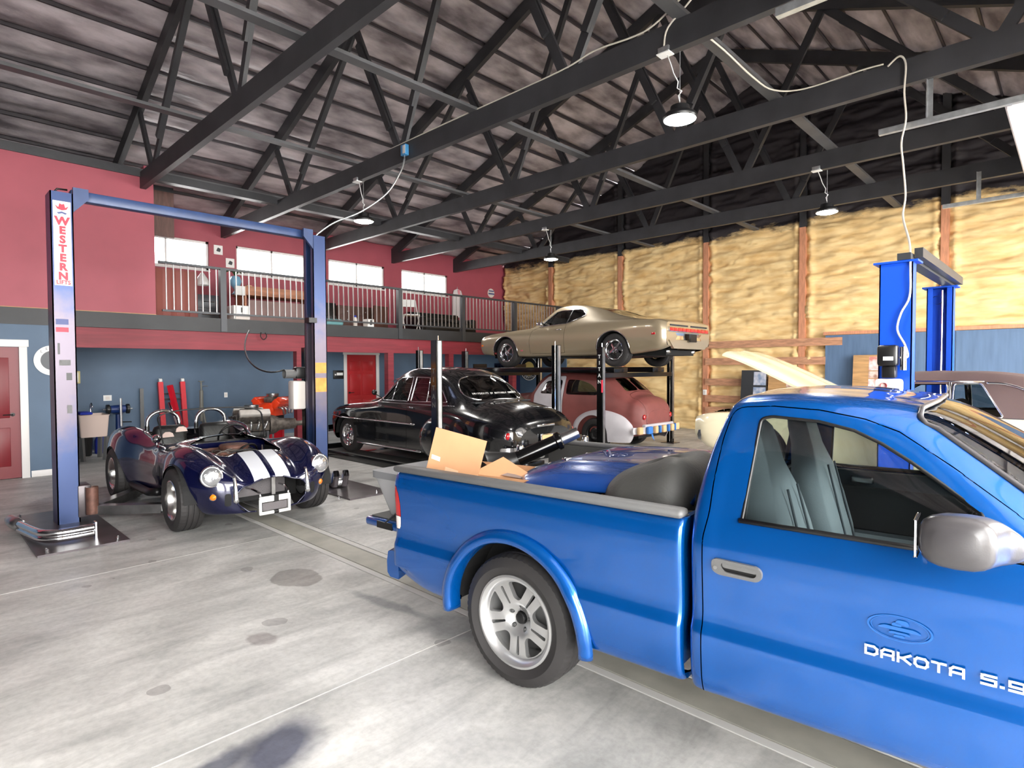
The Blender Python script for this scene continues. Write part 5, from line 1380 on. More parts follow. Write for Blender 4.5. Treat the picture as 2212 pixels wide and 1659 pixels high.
# ------------------------------------------------------------------ black sedan
CH = thing('sedan', 'glossy black rounded old sedan with white rear window lettering on the low lift', 'car', (-6.98, 6.62, .122), PI)
R_ = [(-1.30, .38, .50, .56, (.56, .56), (.52, .62), (.45, .66), (.35, .69), (.18, .70), .705),
 (-1.24, .30, .64, .70, (.70, .60), (.66, .69), (.57, .75), (.42, .79), (.2, .81), .815),
 (-1.08, .25, .74, .82, (.82, .64), (.77, .76), (.66, .84), (.48, .90), (.25, .93), .94),
 (-.75, .22, .80, .88, (.88, .66), (.83, .81), (.71, .90), (.53, .98), (.28, 1.03), 1.045),
 (-.40, .20, .82, .90, (.90, .70), (.85, .86), (.75, .945), (.58, 1.02), (.32, 1.065), 1.08),
 (-.10, .20, .84, .90, (.90, .72), (.86, .88), (.78, .97), (.62, 1.17), (.34, 1.255), 1.275),
 (.25, .20, .85, .90, (.90, .72), (.865, .88), (.80, .985), (.635, 1.37), (.36, 1.46), 1.485),
 (.75, .20, .85, .89, (.89, .72), (.87, .88), (.82, .99), (.64, 1.485), (.36, 1.565), 1.585),
 (1.25, .20, .85, .88, (.88, .72), (.87, .88), (.83, .99), (.64, 1.48), (.36, 1.56), 1.58),
 (1.60, .20, .85, .88, (.88, .72), (.87, .88), (.83, .985), (.625, 1.36), (.36, 1.46), 1.485),
 (1.88, .20, .85, .88, (.88, .72), (.87, .88), (.825, .975), (.665, 1.12), (.40, 1.20), 1.225),
 (2.08, .20, .85, .88, (.88, .72), (.87, .87), (.81, .955), (.65, 1.01), (.37, 1.07), 1.085),
 (2.60, .20, .85, .90, (.90, .70), (.87, .85), (.78, .925), (.56, .96), (.3, 1.02), 1.035),
 (3.10, .22, .84, .90, (.90, .68), (.87, .82), (.77, .885), (.50, .87), (.26, .95), .97),
 (3.45, .26, .78, .85, (.85, .64), (.81, .76), (.70, .82), (.43, .79), (.22, .87), .89),
 (3.62, .32, .66, .72, (.72, .58), (.67, .67), (.57, .72), (.36, .70), (.18, .77), .785),
 (3.68, .38, .50, .56, (.56, .53), (.51, .60), (.43, .63), (.28, .62), (.14, .67), .68)]
st_ = rows_to_st(R_); bd = Body([loft(st_, .025, 90)])
sd = lambda fc, fn: fc[:, 1] < -.5
bd.region('cut', archpoly(2.92, .33, .40), cond=lambda fc, fn: fc[:, 1] < -.4)
wf_ = rpoly([(1.80, 1.025), (1.50, 1.36), (1.40, 1.405), (1.03, 1.425), (1.03, 1.025)], [.03, .04, .02, .03, .02])
wr_ = rpoly([(.95, 1.025), (.95, 1.425), (.62, 1.415), (.33, 1.30), (.08, 1.04)], [.02, .03, .05, .10, .03])
bd.region('front_window', wf_, cond=sd); bd.region('rear_window', wr_, cond=sd)
bl_ = rpoly([(.1, 1.095), (-.48, 1.08), (-.62, 1.13), (-.585, 1.26), (-.48, 1.385), (-.3, 1.43), (.1, 1.448)], [0, .06, .08, .08, .08, .05, 0])
bd.region('backlight', bl_, ax='yz', cond=lambda fc, fn: (fc[:, 0] < .45) & (fc[:, 2] > 1.05))
ws_ = rpoly([(.1, 1.15), (-.50, 1.11), (-.58, 1.17), (-.545, 1.36), (-.40, 1.41), (.1, 1.455)], [0, .04, .05, .06, .05, 0])
bd.region('windshield', ws_, ax='yz', cond=lambda fc, fn: (fc[:, 0] > 1.4) & (fc[:, 2] > 1.05))
bd.region('front_door', rpoly([(.99, .26), (.99, 1.46), (1.42, 1.44), (1.56, 1.38), (1.86, 1.0), (1.92, .6), (1.92, .26)], .03), cond=sd)
bd.region('rear_door', rpoly([(.99, .26), (.99, 1.46), (.60, 1.45), (.30, 1.33), (.03, 1.02), (.12, .80), (.48, .55), (.55, .26)], .03), cond=sd)
bd.region('trunk_lid', rpoly([(-.30, .1), (-.34, -.50), (-.75, -.56), (-1.10, -.50), (-1.22, -.30), (-1.24, .1)], .05), ax='xy', cond=lambda fc, fn: (fc[:, 2] > .6) & (fn[:, 2] > .15))
pc = bd.build(CH, {'body': 'black_paint', 'front_window': 'car_glass', 'rear_window': 'car_glass', 'backlight': 'dark_glass', 'windshield': 'car_glass'}, gap=.006, lip=.015, sides=('front_window', 'rear_window', 'front_door', 'rear_door'), skip=('cut',), glassy=('front_window', 'rear_window', 'backlight', 'windshield'))
pc['body'].name = 'sedan_body'
endcap(CH, st_[0], 'black_paint', 'tail_panel'); endcap(CH, st_[-1], 'black_paint', 'nose_panel')
for pl in (wf_, wr_): trim_tube('window_trim', bd.pull(pl, off=.002), .009, 'chrome', CH)
q = bd.pull([p for p in bl_ if p[0] < .05], ax='yz-', off=.003)
for s in (1, -1): MB().tube([(p.x, p.y * s, p.z) for p in q], .012, 6).build('backlight_trim', 'chrome', CH, smooth=True)
for xa, za in ((.60, 1.41), (1.52, 1.33)):   # vent window bars
    trim_tube('vent_bar', bd.pull([(xa - (.05 if xa < 1 else .03), 1.03), (xa, za)], off=.0), .009, 'chrome', CH, closed=False)
pontoon(CH, 'rear_fender', 'black_paint', -.02, .46, .70, .42, .835, .135, None, 2.6, .16)
trim_tube('side_spear', bd.pull([(x, .66) for x in np.linspace(.75, 3.0, 12)] + [(3.25, .68), (3.42, .69)], off=.006), .014, 'chrome', CH, closed=False)
trim_tube('sill_trim', bd.pull([(x, .23) for x in np.linspace(.6, 2.5, 10)], off=.006), .016, 'chrome', CH, closed=False)
trim_tube('belt_trim', bd.pull([(x, .985) for x in np.linspace(-.1, 1.9, 14)], off=.003), .007, 'chrome', CH, closed=False)
for x in (.88, 1.78):
    trim_tube('door_pull', [p + Vector((0, -.03, 0)) for p in bd.pull([(x - .07, .93), (x + .07, .935)])], .011, 'chrome', CH, closed=False)
chrome_bumper(CH, -1.42, .86, .38, .14, -.05, -.20, 'rear_bumper'); chrome_bumper(CH, 3.76, .86, .40, .13, .05, .16, 'front_bumper')
for s in (-1, 1):
    for y in (.30, .74): MB().bevbox(-1.50, -1.40, s * y - .05, s * y + .05, .28, .52, .035).build('bumper_guard', 'chrome', CH, autosmooth=60)
    MB().bevbox(3.76, 3.86, s * .4 - .04, s * .4 + .04, .30, .50, .03).build('bumper_guard', 'chrome', CH, autosmooth=60)
    tl_ = MB().lathe([(.06, .06), (.068, 0), (.06, -.03), (.045, -.045), (0, -.05)], 18, 'x', (-1.18, s * .70, .60)).build('tail_lamp', 'tail_red', CH, smooth=True)
    MB().lathe([(.060, .08), (.074, .02), (.072, -.01), (.062, -.015)], 18, 'x', (-1.18, s * .70, .60)).build('tail_lamp_ring', 'chrome', tl_, smooth=True)
lamp_disc(CH, 3.42, .66, .70, .10, 'chrome', 'lens', 'headlamp')
th = MB().bevbox(-1.30, -1.22, -.20, .20, .70, .745, .015).build('trunk_handle', 'chrome', CH, autosmooth=50)
box('plate_frame', -1.335, -1.315, -.16, .16, .45, .60, 'chrome', CH, .006); box('plate', -1.342, -1.336, -.145, .145, .465, .585, 'paper_tan', CH)
MB().tube([(2.0, .62, 1.02), (2.0, .78, 1.10), (1.98, .84, 1.13)], .008, 6).lathe([(0, -.005), (.05, 0), (.045, .02), (0, .03)], 16, 'x', (1.97, .85, 1.15)).build('side_mirror', 'black', CH, smooth=True)
# visor over the windshield
vz = [(1.62, y, 1.475 - .10 * (y / .6)**2) for y in np.linspace(-.58, .58, 15)]; vo = [(1.86 - .05 * (y / .6)**2, y * 1.05, 1.42 - .10 * (y / .6)**2) for y in np.linspace(-.58, .58, 15)]
g_ = np.stack([np.array(vz), (np.array(vz) + np.array(vo)) / 2 + [0, 0, .02], np.array(vo)], 1); vs_ = meshobj('sun_visor', g_.reshape(-1, 3), gridfaces(15, 3), MATS['black_paint'], CH, True)
# lettering along the foot of the rear window
ltx = 'UNIVERSITY OF MATTINGLY CONCRETE'

nL = len(ltx)
lt_parent = pc['backlight']
lt_parent.name = 'backlight'
for k, ch in enumerate(ltx):
    if ch == ' ': continue
    y = (k - (nL - 1) / 2) / nL * .98
    p = bd.pull([(-abs(y), 1.165)], ax='yz-', off=.010)[0]; p.y = y
    sl_ = math.atan2(.33, .30)
    text('window_letter', ch, 'white', lt_parent, .046, (p.x, -p.y, p.z), (PI / 2 - .75, 0, -PI / 2), .0006, 'CENTER', .80, 0, 1, .0008)
for x in (.0, 2.92):
    for s in (-1, 1): spoke_wheel(CH, (x, s * .74, .325), s, .325, .20, .20, 'rally')
wheel_well(CH, 2.92, .33, .42, .5, .84)
box('cabin_floor', -.2, 2.1, -.75, .75, .28, .31, 'carpet', CH); bench(CH, .15, .40, -.62, .62, 'door_card', .52); bench(CH, 1.0, .40, -.62, .62, 'door_card', .52); box('dash', 1.80, 1.95, -.70, .70, .80, .98, 'black', CH, .03); steering(CH, 1.62, .36, .98, .5)
box('parcel_shelf', -.42, -.05, -.62, .62, 1.03, 1.05, 'interior_dark', CH); box('underbody', -1.1, 3.5, -.6, .6, .18, .30, 'well', CH)

# ------------------------------------------------------------------ tan coupe on the raised lift
TO = thing('coupe', 'champagne tan fastback muscle coupe on the raised four-post lift', 'car', (-6.60, 10.62, 1.706), PI)
R_ = [(-1.33, .40, .80, .86, (.87, .66), (.86, .75), (.84, .82), (.79, .838), (.4, .848), .85),
 (-1.24, .36, .84, .91, (.92, .66), (.91, .77), (.88, .85), (.80, .872), (.4, .888), .892),
 (-.80, .29, .86, .95, (.955, .66), (.95, .78), (.91, .88), (.80, .91), (.42, .925), .93),
 (-.30, .25, .87, .965, (.97, .64), (.957, .78), (.90, .905), (.76, .965), (.42, 1.0), 1.01),
 (.20, .24, .87, .965, (.97, .62), (.945, .76), (.89, .90), (.70, 1.06), (.42, 1.105), 1.118),
 (.60, .24, .87, .955, (.96, .62), (.935, .76), (.885, .895), (.64, 1.175), (.40, 1.225), 1.238),
 (1.00, .24, .87, .95, (.955, .62), (.93, .76), (.88, .885), (.60, 1.25), (.38, 1.295), 1.306),
 (1.40, .24, .87, .95, (.955, .62), (.93, .755), (.875, .875), (.59, 1.27), (.38, 1.31), 1.32),
 (1.72, .24, .87, .95, (.955, .62), (.93, .755), (.873, .868), (.60, 1.225), (.38, 1.27), 1.283),
 (2.02, .24, .87, .95, (.955, .62), (.93, .75), (.872, .86), (.70, 1.02), (.41, 1.065), 1.08),
 (2.28, .24, .87, .95, (.955, .62), (.93, .75), (.87, .85), (.76, .878), (.42, .92), .935),
 (2.70, .25, .87, .95, (.955, .62), (.93, .745), (.865, .83), (.72, .848), (.40, .89), .905),
 (3.20, .26, .87, .95, (.95, .60), (.93, .73), (.86, .80), (.70, .812), (.40, .86), .875),
 (3.60, .30, .86, .93, (.93, .58), (.91, .70), (.84, .765), (.66, .772), (.36, .815), .825),
 (3.84, .34, .80, .88, (.885, .55), (.865, .655), (.80, .715), (.62, .725), (.34, .76), .77),
 (3.93, .42, .70, .77, (.78, .55), (.765, .62), (.71, .665), (.56, .68), (.30, .705), .71)]
R_ = [((r[0] if r[0] > 0 else r[0] * .85),) + r[1:] for r in R_]
st_ = rows_to_st(R_); bd = Body([loft(st_, .025, 90)])
for x in (0, 2.97): bd.region('cut', archpoly(x, .35, .385, .36), cond=lambda fc, fn: fc[:, 1] < -.5)
dlo = rpoly([(1.98, .885), (1.66, 1.195), (1.52, 1.222), (1.0, 1.222), (.90, 1.19), (.80, 1.09), (.84, 1.06), (1.20, .925)], [.02, .05, .03, .03, .02, .02, .02, .05])
bd.region('side_window', dlo, cond=sd)
bd.region('backlight', rpoly([(-.28, .1), (-.26, -.50), (.05, -.56), (.55, -.50), (.68, -.40), (.72, .1)], .04), ax='xy', cond=lambda fc, fn: (fc[:, 2] > .95))
bd.region('windshield', rpoly([(1.74, .1), (1.73, -.40), (1.72, -.52), (1.80, -.56), (2.17, -.69), (2.22, -.60), (2.26, .1)], .04), ax='xy', cond=lambda fc, fn: (fc[:, 2] > .88))
bd.region('door', rpoly([(1.22, .30), (1.22, .90), (1.30, .92), (1.98, .88), (2.16, .80), (2.20, .62), (2.20, .30)], .03), cond=sd)
pt = bd.build(TO, {'body': 'tan_paint', 'side_window': 'car_glass', 'backlight': 'dark_glass', 'windshield': 'car_glass'}, gap=.006, lip=.02, sides=('side_window', 'door'), skip=('cut',), glassy=('side_window', 'backlight', 'windshield'))
pt['body'].name = 'coupe_body'
trim_tube('window_trim', bd.pull(dlo, off=.002), .010, 'chrome', TO); trim_tube('window_division', bd.pull([(1.22, .93), (1.20, 1.22)], off=.002), .012, 'black', TO, closed=False)
for x in (0, 2.97): trim_tube('arch_molding', bd.pull(archpoly(x, .35, .385, .36)[:-2], off=.003), .010, 'chrome', TO, closed=False)
endcap(TO, st_[0], 'tan_paint', 'tail_panel', -.002); endcap(TO, st_[-1], 'black', 'grille_panel', .002)
for s in (-1, 1): box('deck_slot', -1.146, -1.129, s * .06, s * .74, .765, .795, 'interior_dark', TO, .004)
lb = box('lamp_bezel', -1.153, -1.133, -.80, .80, .655, .745, 'chrome', TO, .008)
for k in range(10): box('tail_lens', -1.163, -1.151, -.775 + .156 * k, -.775 + .156 * k + .148, .668, .732, 'tail_red', lb, .006)
chrome_bumper(TO, -1.161, .93, .575, .13, -.06, -.16, 'rear_bumper'); chrome_bumper(TO, 3.98, .88, .46, .12, .05, .30, 'front_bumper')
box('plate_recess', -1.236, -1.201, -.12, .12, .47, .62, 'black', TO); MB().prism([(-.80, .50), (.80, .50), (.62, .34), (-.62, .34)], -1.156, -1.101, 'x').build('rear_valance', 'tan_paint', TO)
for s in (-1, 1):
    box('side_marker', -.95, -.87, s * .948, s * .962, .60, .64, 'tail_red', TO, .004); box('front_marker', 3.70, 3.78, s * .905, s * .925, .50, .54, 'amber', TO, .004); box('fender_badge', 2.38, 2.46, s * .951, s * .958, .36, .39, 'chrome', TO)
    box('nose_lamp', 3.90, 3.97, s * .62, s * .76, .50, .60, 'tail_red', TO, .01)
    trim_tube('door_pull', [p + Vector((0, -.025, 0)) for p in bd.pull([(1.30, .80), (1.45, .80)])], .012, 'chrome', TO, closed=False, mirror=True) if s < 0 else None
lamp_disc(TO, 3.90, .50, .60, .075, 'chrome', 'lens', 'headlamp')
MB().bevbox(1.80, 1.94, .90, 1.02, .90, .98, .03).build('side_mirror', 'chrome', TO, autosmooth=60)
for x in (0, 2.97):
    for s in (-1, 1): spoke_wheel(TO, (x, s * .79, .335), s, .335, .235, .205, 'magnum')
    wheel_well(TO, x, .35, .40, .5, .92)
box('cabin_floor', .1, 2.3, -.78, .78, .26, .29, 'carpet', TO)
for y in (-.4, .4): bench(TO, 1.02, .36, y - .26, y + .26, 'black', .56)
bench(TO, .40, .40, -.6, .6, 'black', .45); box('dash', 2.02, 2.2, -.76, .76, .66, .86, 'black', TO, .03); steering(TO, 1.82, .38, .82, .4)
box('underbody', -.95, 3.7, -.55, .55, .22, .32, 'well', TO); MB().tube([(0, -.7, .335), (0, .7, .335)], .045, 10).build('rear_axle', 'well', TO, smooth=True)
for s in (-1, 1): MB().tube([(2.2, s * .3, .24), (.6, s * .4, .22), (-.2, s * .45, .24), (-1.0, s * .5, .30)], .04, 8).build('exhaust_pipe', 'steel', TO, smooth=True)

# ------------------------------------------------------------------ primer-red sedan under the raised lift
BR = thing('sedan', 'matte red-brown primer antique sedan with pale grey fenders under the raised lift', 'car', (-7.08, 10.52, 0), PI)
R_ = [(-1.02, .46, .36, .42, (.42, .62), (.41, .70), (.38, .77), (.30, .82), (.15, .845), .85),
 (-.97, .38, .50, .56, (.56, .66), (.54, .78), (.50, .87), (.39, .95), (.2, .985), .99),
 (-.85, .35, .58, .65, (.65, .70), (.63, .85), (.58, .96), (.44, 1.04), (.23, 1.085), 1.095),
 (-.66, .33, .63, .69, (.69, .72), (.67, .88), (.62, 1.0), (.47, 1.09), (.25, 1.14), 1.15),
 (-.50, .32, .66, .72, (.72, .74), (.70, .92), (.65, 1.06), (.49, 1.21), (.26, 1.27), 1.285),
 (-.15, .31, .68, .74, (.74, .76), (.73, .96), (.69, 1.10), (.53, 1.42), (.28, 1.505), 1.525),
 (.30, .30, .68, .75, (.75, .78), (.74, .98), (.71, 1.12), (.56, 1.53), (.30, 1.615), 1.635),
 (.90, .30, .68, .75, (.75, .78), (.74, .98), (.71, 1.12), (.56, 1.55), (.30, 1.635), 1.655),
 (1.45, .30, .67, .73, (.73, .78), (.72, .98), (.69, 1.12), (.54, 1.50), (.29, 1.58), 1.60),
 (1.72, .30, .65, .70, (.70, .78), (.69, .98), (.66, 1.12), (.52, 1.36), (.28, 1.44), 1.46),
 (1.92, .31, .60, .65, (.64, .78), (.62, .98), (.60, 1.09), (.46, 1.16), (.25, 1.20), 1.21),
 (2.15, .32, .52, .56, (.54, .78), (.50, .95), (.44, 1.05), (.32, 1.10), (.17, 1.135), 1.14),
 (2.75, .35, .38, .42, (.42, .75), (.38, .90), (.33, .98), (.25, 1.03), (.13, 1.06), 1.065),
 (3.10, .40, .24, .30, (.30, .72), (.28, .86), (.24, .93), (.18, .98), (.09, 1.0), 1.005),
 (3.20, .46, .12, .16, (.16, .70), (.15, .80), (.13, .86), (.10, .90), (.05, .91), .915)]
st_ = rows_to_st(R_, .60); bd = Body([loft(st_, .025, 90)])
w1_ = rpoly([(.80, 1.13), (.80, 1.44), (.45, 1.43), (.15, 1.34), (-.02, 1.16), (.02, 1.13)], [.06, .06, .1, .12, .05, .03])
w2_ = rpoly([(1.55, 1.13), (1.42, 1.40), (.95, 1.43), (.95, 1.13)], [.05, .08, .05, .04])
bd.region('rear_window', w1_, cond=lambda fc, fn: fc[:, 1] < -.4); bd.region('front_window', w2_, cond=lambda fc, fn: fc[:, 1] < -.4)
bd.region('backlight', rpoly([(-.025, 1.235), (-.42, 1.22), (-.36, 1.46), (-.025, 1.48)], .04), ax='yz', cond=lambda fc, fn: (fc[:, 0] < .2) & (fc[:, 2] > 1.2))
bd.region('windshield', rpoly([(-.02, 1.19), (-.44, 1.17), (-.40, 1.40), (-.02, 1.43)], .04), ax='yz', cond=lambda fc, fn: (fc[:, 0] > 1.4) & (fc[:, 2] > 1.1))
bd.region('door', rpoly([(.87, .33), (.87, 1.52), (1.40, 1.50), (1.62, 1.32), (1.74, 1.1), (1.76, .33)], .04), cond=lambda fc, fn: fc[:, 1] < -.45)
bd.region('trunk_lid', rpoly([(-.57, .1), (-.60, -.42), (-.90, -.46), (-1.04, -.44), (-1.06, .1)], .05), ax='xy', cond=lambda fc, fn: (fc[:, 2] > .56) & (fc[:, 0] < -.5))
pb = bd.build(BR, {'body': 'primer_red', 'door': 'primer_grey', 'rear_window': 'dark_glass', 'front_window': 'dark_glass', 'backlight': 'car_glass', 'windshield': 'car_glass'}, gap=.008, lip=.015, sides=('door', 'rear_window', 'front_window'), skip=('cut',), glassy=('rear_window', 'front_window', 'backlight', 'windshield'))
pb['body'].name = 'sedan_body'
endcap(BR, st_[0], 'primer_red', 'tail_panel')
pontoon(BR, 'rear_fender', 'primer_grey', -.12, .42, .74, .44, .66, .24, (0, .345, .385), 2.6, .22)
pontoon(BR, 'front_fender', 'primer_grey', 2.72, .44, .85, .42, .52, .34, (2.72, .345, .39), 2.6, .24)
for s in (-1, 1):
    box('running_board', .55, 2.2, s * .66, s * .88, .29, .33, 'primer_grey', BR, .015)
    tl_ = MB().lathe([(.0, .16), (.045, .12), (.052, .02), (.05, 0)], 16, 'x', (-.98, s * .50, .72)).build('tail_lamp', 'primer_grey', BR, smooth=True); MB().lathe([(.05, 0), (.055, -.02), (.04, -.035), (0, -.04)], 16, 'x', (-.98, s * .50, .72)).build('tail_lens', 'tail_red', tl_, smooth=True)
    MB().lathe([(.12, .05), (.125, 0), (.10, -.10), (.03, -.18), (0, -.19)], 20, 'x', (2.55, s * .45, .93)).build('headlamp', 'paper_tan', BR, smooth=True)
    for x in (0, 2.72): spoke_wheel(BR, (x, s * .70, .335), s, .335, .19, .20, 'steel')
MB().bevbox(-1.06, -.90, -.55, .55, .44, .58, .03).build('rear_pan', 'primer_grey', BR, autosmooth=50)
rb_ = chrome_bumper(BR, -1.10, .84, .47, .13, -.05, -.14, 'rear_bumper', 'primer_grey')
for y, w_, m_ in ((-.66, .14, 'paper_tan'), (-.50, .03, 'tape_blue'), (-.36, .10, 'paper_tan'), (-.20, .04, 'tape_blue'), (-.02, .12, 'paper_tan'), (.14, .04, 'tape_blue'), (.28, .10, 'paper_tan'), (.48, .16, 'tape_blue'), (.72, .14, 'paper_tan')):
    c_ = -1.10 + .14 * (abs(y) / .84)**3; MB().bevbox(c_ - .062, c_ + .01, y - w_ / 2, y + w_ / 2, .40, .545, .02).build('masking_wrap', m_, rb_, autosmooth=50)
MB().prism([(.44, .40), (.50, .40), (.46, .33), (.38, .27), (.42, .34)], -1.15, -1.145, 'x').build('tape_end', 'tape_blue', rb_)
bench(BR, 1.0, .45, -.55, .55, 'interior_dark', .55); bench(BR, .1, .45, -.55, .55, 'interior_dark', .5); steering(BR, 1.5, .3, 1.08, .5); box('underbody', -.8, 3.0, -.4, .4, .28, .40, 'well', BR)

# ------------------------------------------------------------------ cream hardtop with raised hood on the blue lift
CR = thing('hardtop', 'cream hardtop with brown vinyl roof, chrome landau bar and raised hood', 'car', (-.13, 8.72, .24), PI)
R_ = [(-1.45, .45, .70, .78, (.79, .66), (.77, .76), (.72, .84), (.62, .86), (.3, .87), .875),
 (-1.35, .38, .80, .88, (.89, .66), (.88, .78), (.84, .88), (.74, .905), (.4, .915), .92),
 (-.80, .30, .85, .93, (.94, .66), (.93, .80), (.89, .90), (.76, .93), (.42, .95), .955),
 (-.35, .27, .86, .94, (.95, .64), (.94, .80), (.89, .91), (.74, 1.02), (.42, 1.06), 1.07),
 (.05, .26, .86, .94, (.95, .62), (.935, .78), (.885, .91), (.68, 1.23), (.40, 1.275), 1.285),
 (.45, .26, .86, .94, (.95, .62), (.93, .78), (.88, .91), (.635, 1.31), (.38, 1.35), 1.36),
 (.90, .26, .86, .94, (.95, .62), (.93, .78), (.88, .90), (.62, 1.325), (.37, 1.365), 1.372),
 (1.38, .26, .86, .94, (.95, .62), (.93, .775), (.88, .90), (.63, 1.29), (.38, 1.335), 1.345),
 (1.70, .26, .86, .94, (.95, .62), (.93, .77), (.88, .895), (.72, 1.08), (.42, 1.125), 1.14),
 (1.98, .26, .86, .94, (.95, .62), (.93, .77), (.88, .885), (.78, .915), (.43, .955), .965),
 (2.60, .28, .86, .94, (.95, .60), (.93, .76), (.88, .86), (.78, .87), (.43, .905), .915),
 (3.20, .30, .86, .93, (.94, .60), (.92, .74), (.87, .83), (.77, .84), (.42, .865), .875),
 (3.70, .36, .80, .88, (.89, .58), (.875, .70), (.83, .785), (.72, .795), (.4, .815), .82),
 (3.84, .44, .72, .80, (.81, .58), (.80, .68), (.76, .74), (.66, .75), (.36, .765), .77)]
st_ = rows_to_st(R_); bd = Body([loft(st_, .03, 84)])
for x in (0, 2.92): bd.region('cut', archpoly(x, .36, .40, .37), cond=lambda fc, fn: fc[:, 1] < -.5)
q1 = rpoly([(.86, .915), (.86, 1.262), (.62, 1.268), (.42, .925)], [.02, .03, .03, .03]); q2 = rpoly([(.92, .915), (.92, 1.262), (1.32, 1.25), (1.45, 1.18), (1.72, .91)], [.02, .02, .03, .04, .03])
bd.region('quarter_window', q1, cond=sd); bd.region('door_opening', q2, cond=sd)
bd.region('windshield', rpoly([(1.42, .1), (1.41, -.45), (1.44, -.58), (1.84, -.72), (1.90, -.62), (1.96, .1)], .04), ax='xy', cond=lambda fc, fn: fc[:, 2] > .9)
bd.region('backlight', rpoly([(-.30, .1), (-.28, -.50), (.02, -.52), (.08, .1)], .04), ax='xy', cond=lambda fc, fn: fc[:, 2] > .98)
bd.region('hood_opening', rpoly([(2.06, .1), (2.04, -.74), (3.6, -.72), (3.68, .1)], .03), ax='xy', cond=lambda fc, fn: (fc[:, 2] > .6) & (fn[:, 2] > .3))
vin = [(1.40, 1.235), (1.40, 1.6), (-.6, 1.6), (-.42, .965), (-.1, .92), (.47, .92), (.67, 1.24), (.90, 1.24)]
bd.region('vinyl_roof', vin, cond=lambda fc, fn: (fc[:, 2] > .93))
pk = bd.build(CR, {'body': 'cream_paint', 'vinyl_roof': 'vinyl_brown', 'quarter_window': 'dark_glass', 'windshield': 'car_glass', 'backlight': 'dark_glass'}, gap=.004, lip=.02, sides=('quarter_window',), skip=('cut', 'hood_opening', 'door_opening'), glassy=('quarter_window', 'windshield', 'backlight'))
pk['body'].name = 'hardtop_body'
trim_tube('window_trim', bd.pull(q1, off=.003), .010, 'chrome', CR); trim_tube('roof_trim', bd.pull([(1.42, 1.265), (1.2, 1.285), (.9, 1.287), (.6, 1.287)], off=.004), .010, 'chrome', CR, closed=False)
trim_tube('door_post', bd.pull([(.89, .92), (.89, 1.27)], off=.004), .018, 'chrome', CR, closed=False)
lbp = bd.pull(cr([(.58, 1.27), (.42, 1.262), (.25, 1.20), (.12, 1.115), (-.05, 1.03), (-.2, .985)], 5), off=.012); trim_tube('landau_bar', lbp, .014, 'chrome', CR, closed=False)
trim_tube('belt_trim', bd.pull([(x, .915) for x in np.linspace(-.2, 1.9, 14)], off=.004), .008, 'chrome', CR, closed=False)
for s in (-1, 1): MB().lathe([(.05, 0), (.045, .012), (.02, .02), (0, .022)], 18, 'y').xf(Matrix.Translation((.12, s * .80, 1.105)) @ Matrix.Rotation(-s * .3 + (PI if s < 0 else 0), 4, 'X')).build('landau_medallion', 'chrome', CR, smooth=True)
# raised hood
hp_ = []
for i, t in enumerate(np.linspace(0, 1, 15)):
    row = []
    for y in np.linspace(-.76, .76, 17):
        u = 1 - abs(y) / .76; row.append((1.62 * t, y * (1 - .05 * t), .035 * min(1, u * 5)**.5 + .04 * math.sin(PI * min(1, u)) * .3 - .05 * t**6 + .05 * math.exp(-(y / .13)**2) * (1 - t * .4)))
    hp_.append(row)
H_ = np.array(hp_).reshape(-1, 3); Mh = Matrix.Translation((2.0, 0, .97)) @ Matrix.Rotation(-.46, 4, 'Y')
H1 = np.array([tuple(Mh @ Vector(p)) for p in H_]); H2 = np.array([tuple(Mh @ (Vector(p) * 1.0 - Vector((0, 0, .03)))) for p in H_])
fg = gridfaces(15, 17); per = [i for i in range(17)] + [17 * k + 16 for k in range(1, 15)] + [14 * 17 + j for j in range(15, -1, -1)] + [17 * k for k in range(13, 0, -1)]
ff = [tuple(f) for f in fg] + [tuple(int(i) + 255 for i in f[::-1]) for f in fg] + [(per[i], per[(i + 1) % len(per)], per[(i + 1) % len(per)] + 255, per[i] + 255) for i in range(len(per))]
ho_ = meshobj('raised_hood', np.concatenate([H1, H2]), ff, MATS['cream_paint'], CR, False)
ho_.data.polygons.foreach_set('use_smooth', [True] * len(ho_.data.polygons)); ho_.data.set_sharp_from_angle(angle=.6)
for s in (-1, 1): MB().tube([(2.05, s * .70, .90), (2.35, s * .70, 1.08)], .012, 6).build('hood_hinge', 'black', CR)
box('engine_bay', 2.05, 3.6, -.72, .72, .34, .40, 'well', CR); box('engine', 2.2, 3.0, -.28, .28, .40, .80, 'engine_grey', CR, .05)
MB().lathe([(0, 0), (.18, 0), (.19, .07), (0, .08)], 24, 'z', (2.6, 0, .80)).build('air_cleaner', 'black', CR, autosmooth=40)
for x in (0, 2.92):
    for s in (-1, 1): spoke_wheel(CR, (x, s * .78, .33), s, .33, .20, .20, 'rally')
    wheel_well(CR, x, .36, .42, .5, .90)
endcap(CR, st_[0], 'cream_paint', 'tail_panel'); endcap(CR, st_[-1], 'black', 'grille_panel')
chrome_bumper(CR, -1.50, .90, .50, .15, -.05, -.18, 'rear_bumper'); chrome_bumper(CR, 3.90, .88, .50, .15, .05, .18, 'front_bumper')
box('cabin_floor', .0, 2.0, -.76, .76, .30, .33, 'carpet', CR); bench(CR, .35, .42, -.6, .6, 'interior_dark', .45); bench(CR, .95, .40, -.62, .62, 'interior_dark', .52); box('dash', 1.7, 1.88, -.75, .75, .72, .90, 'black', CR, .03); steering(CR, 1.5, .36, .86, .4)
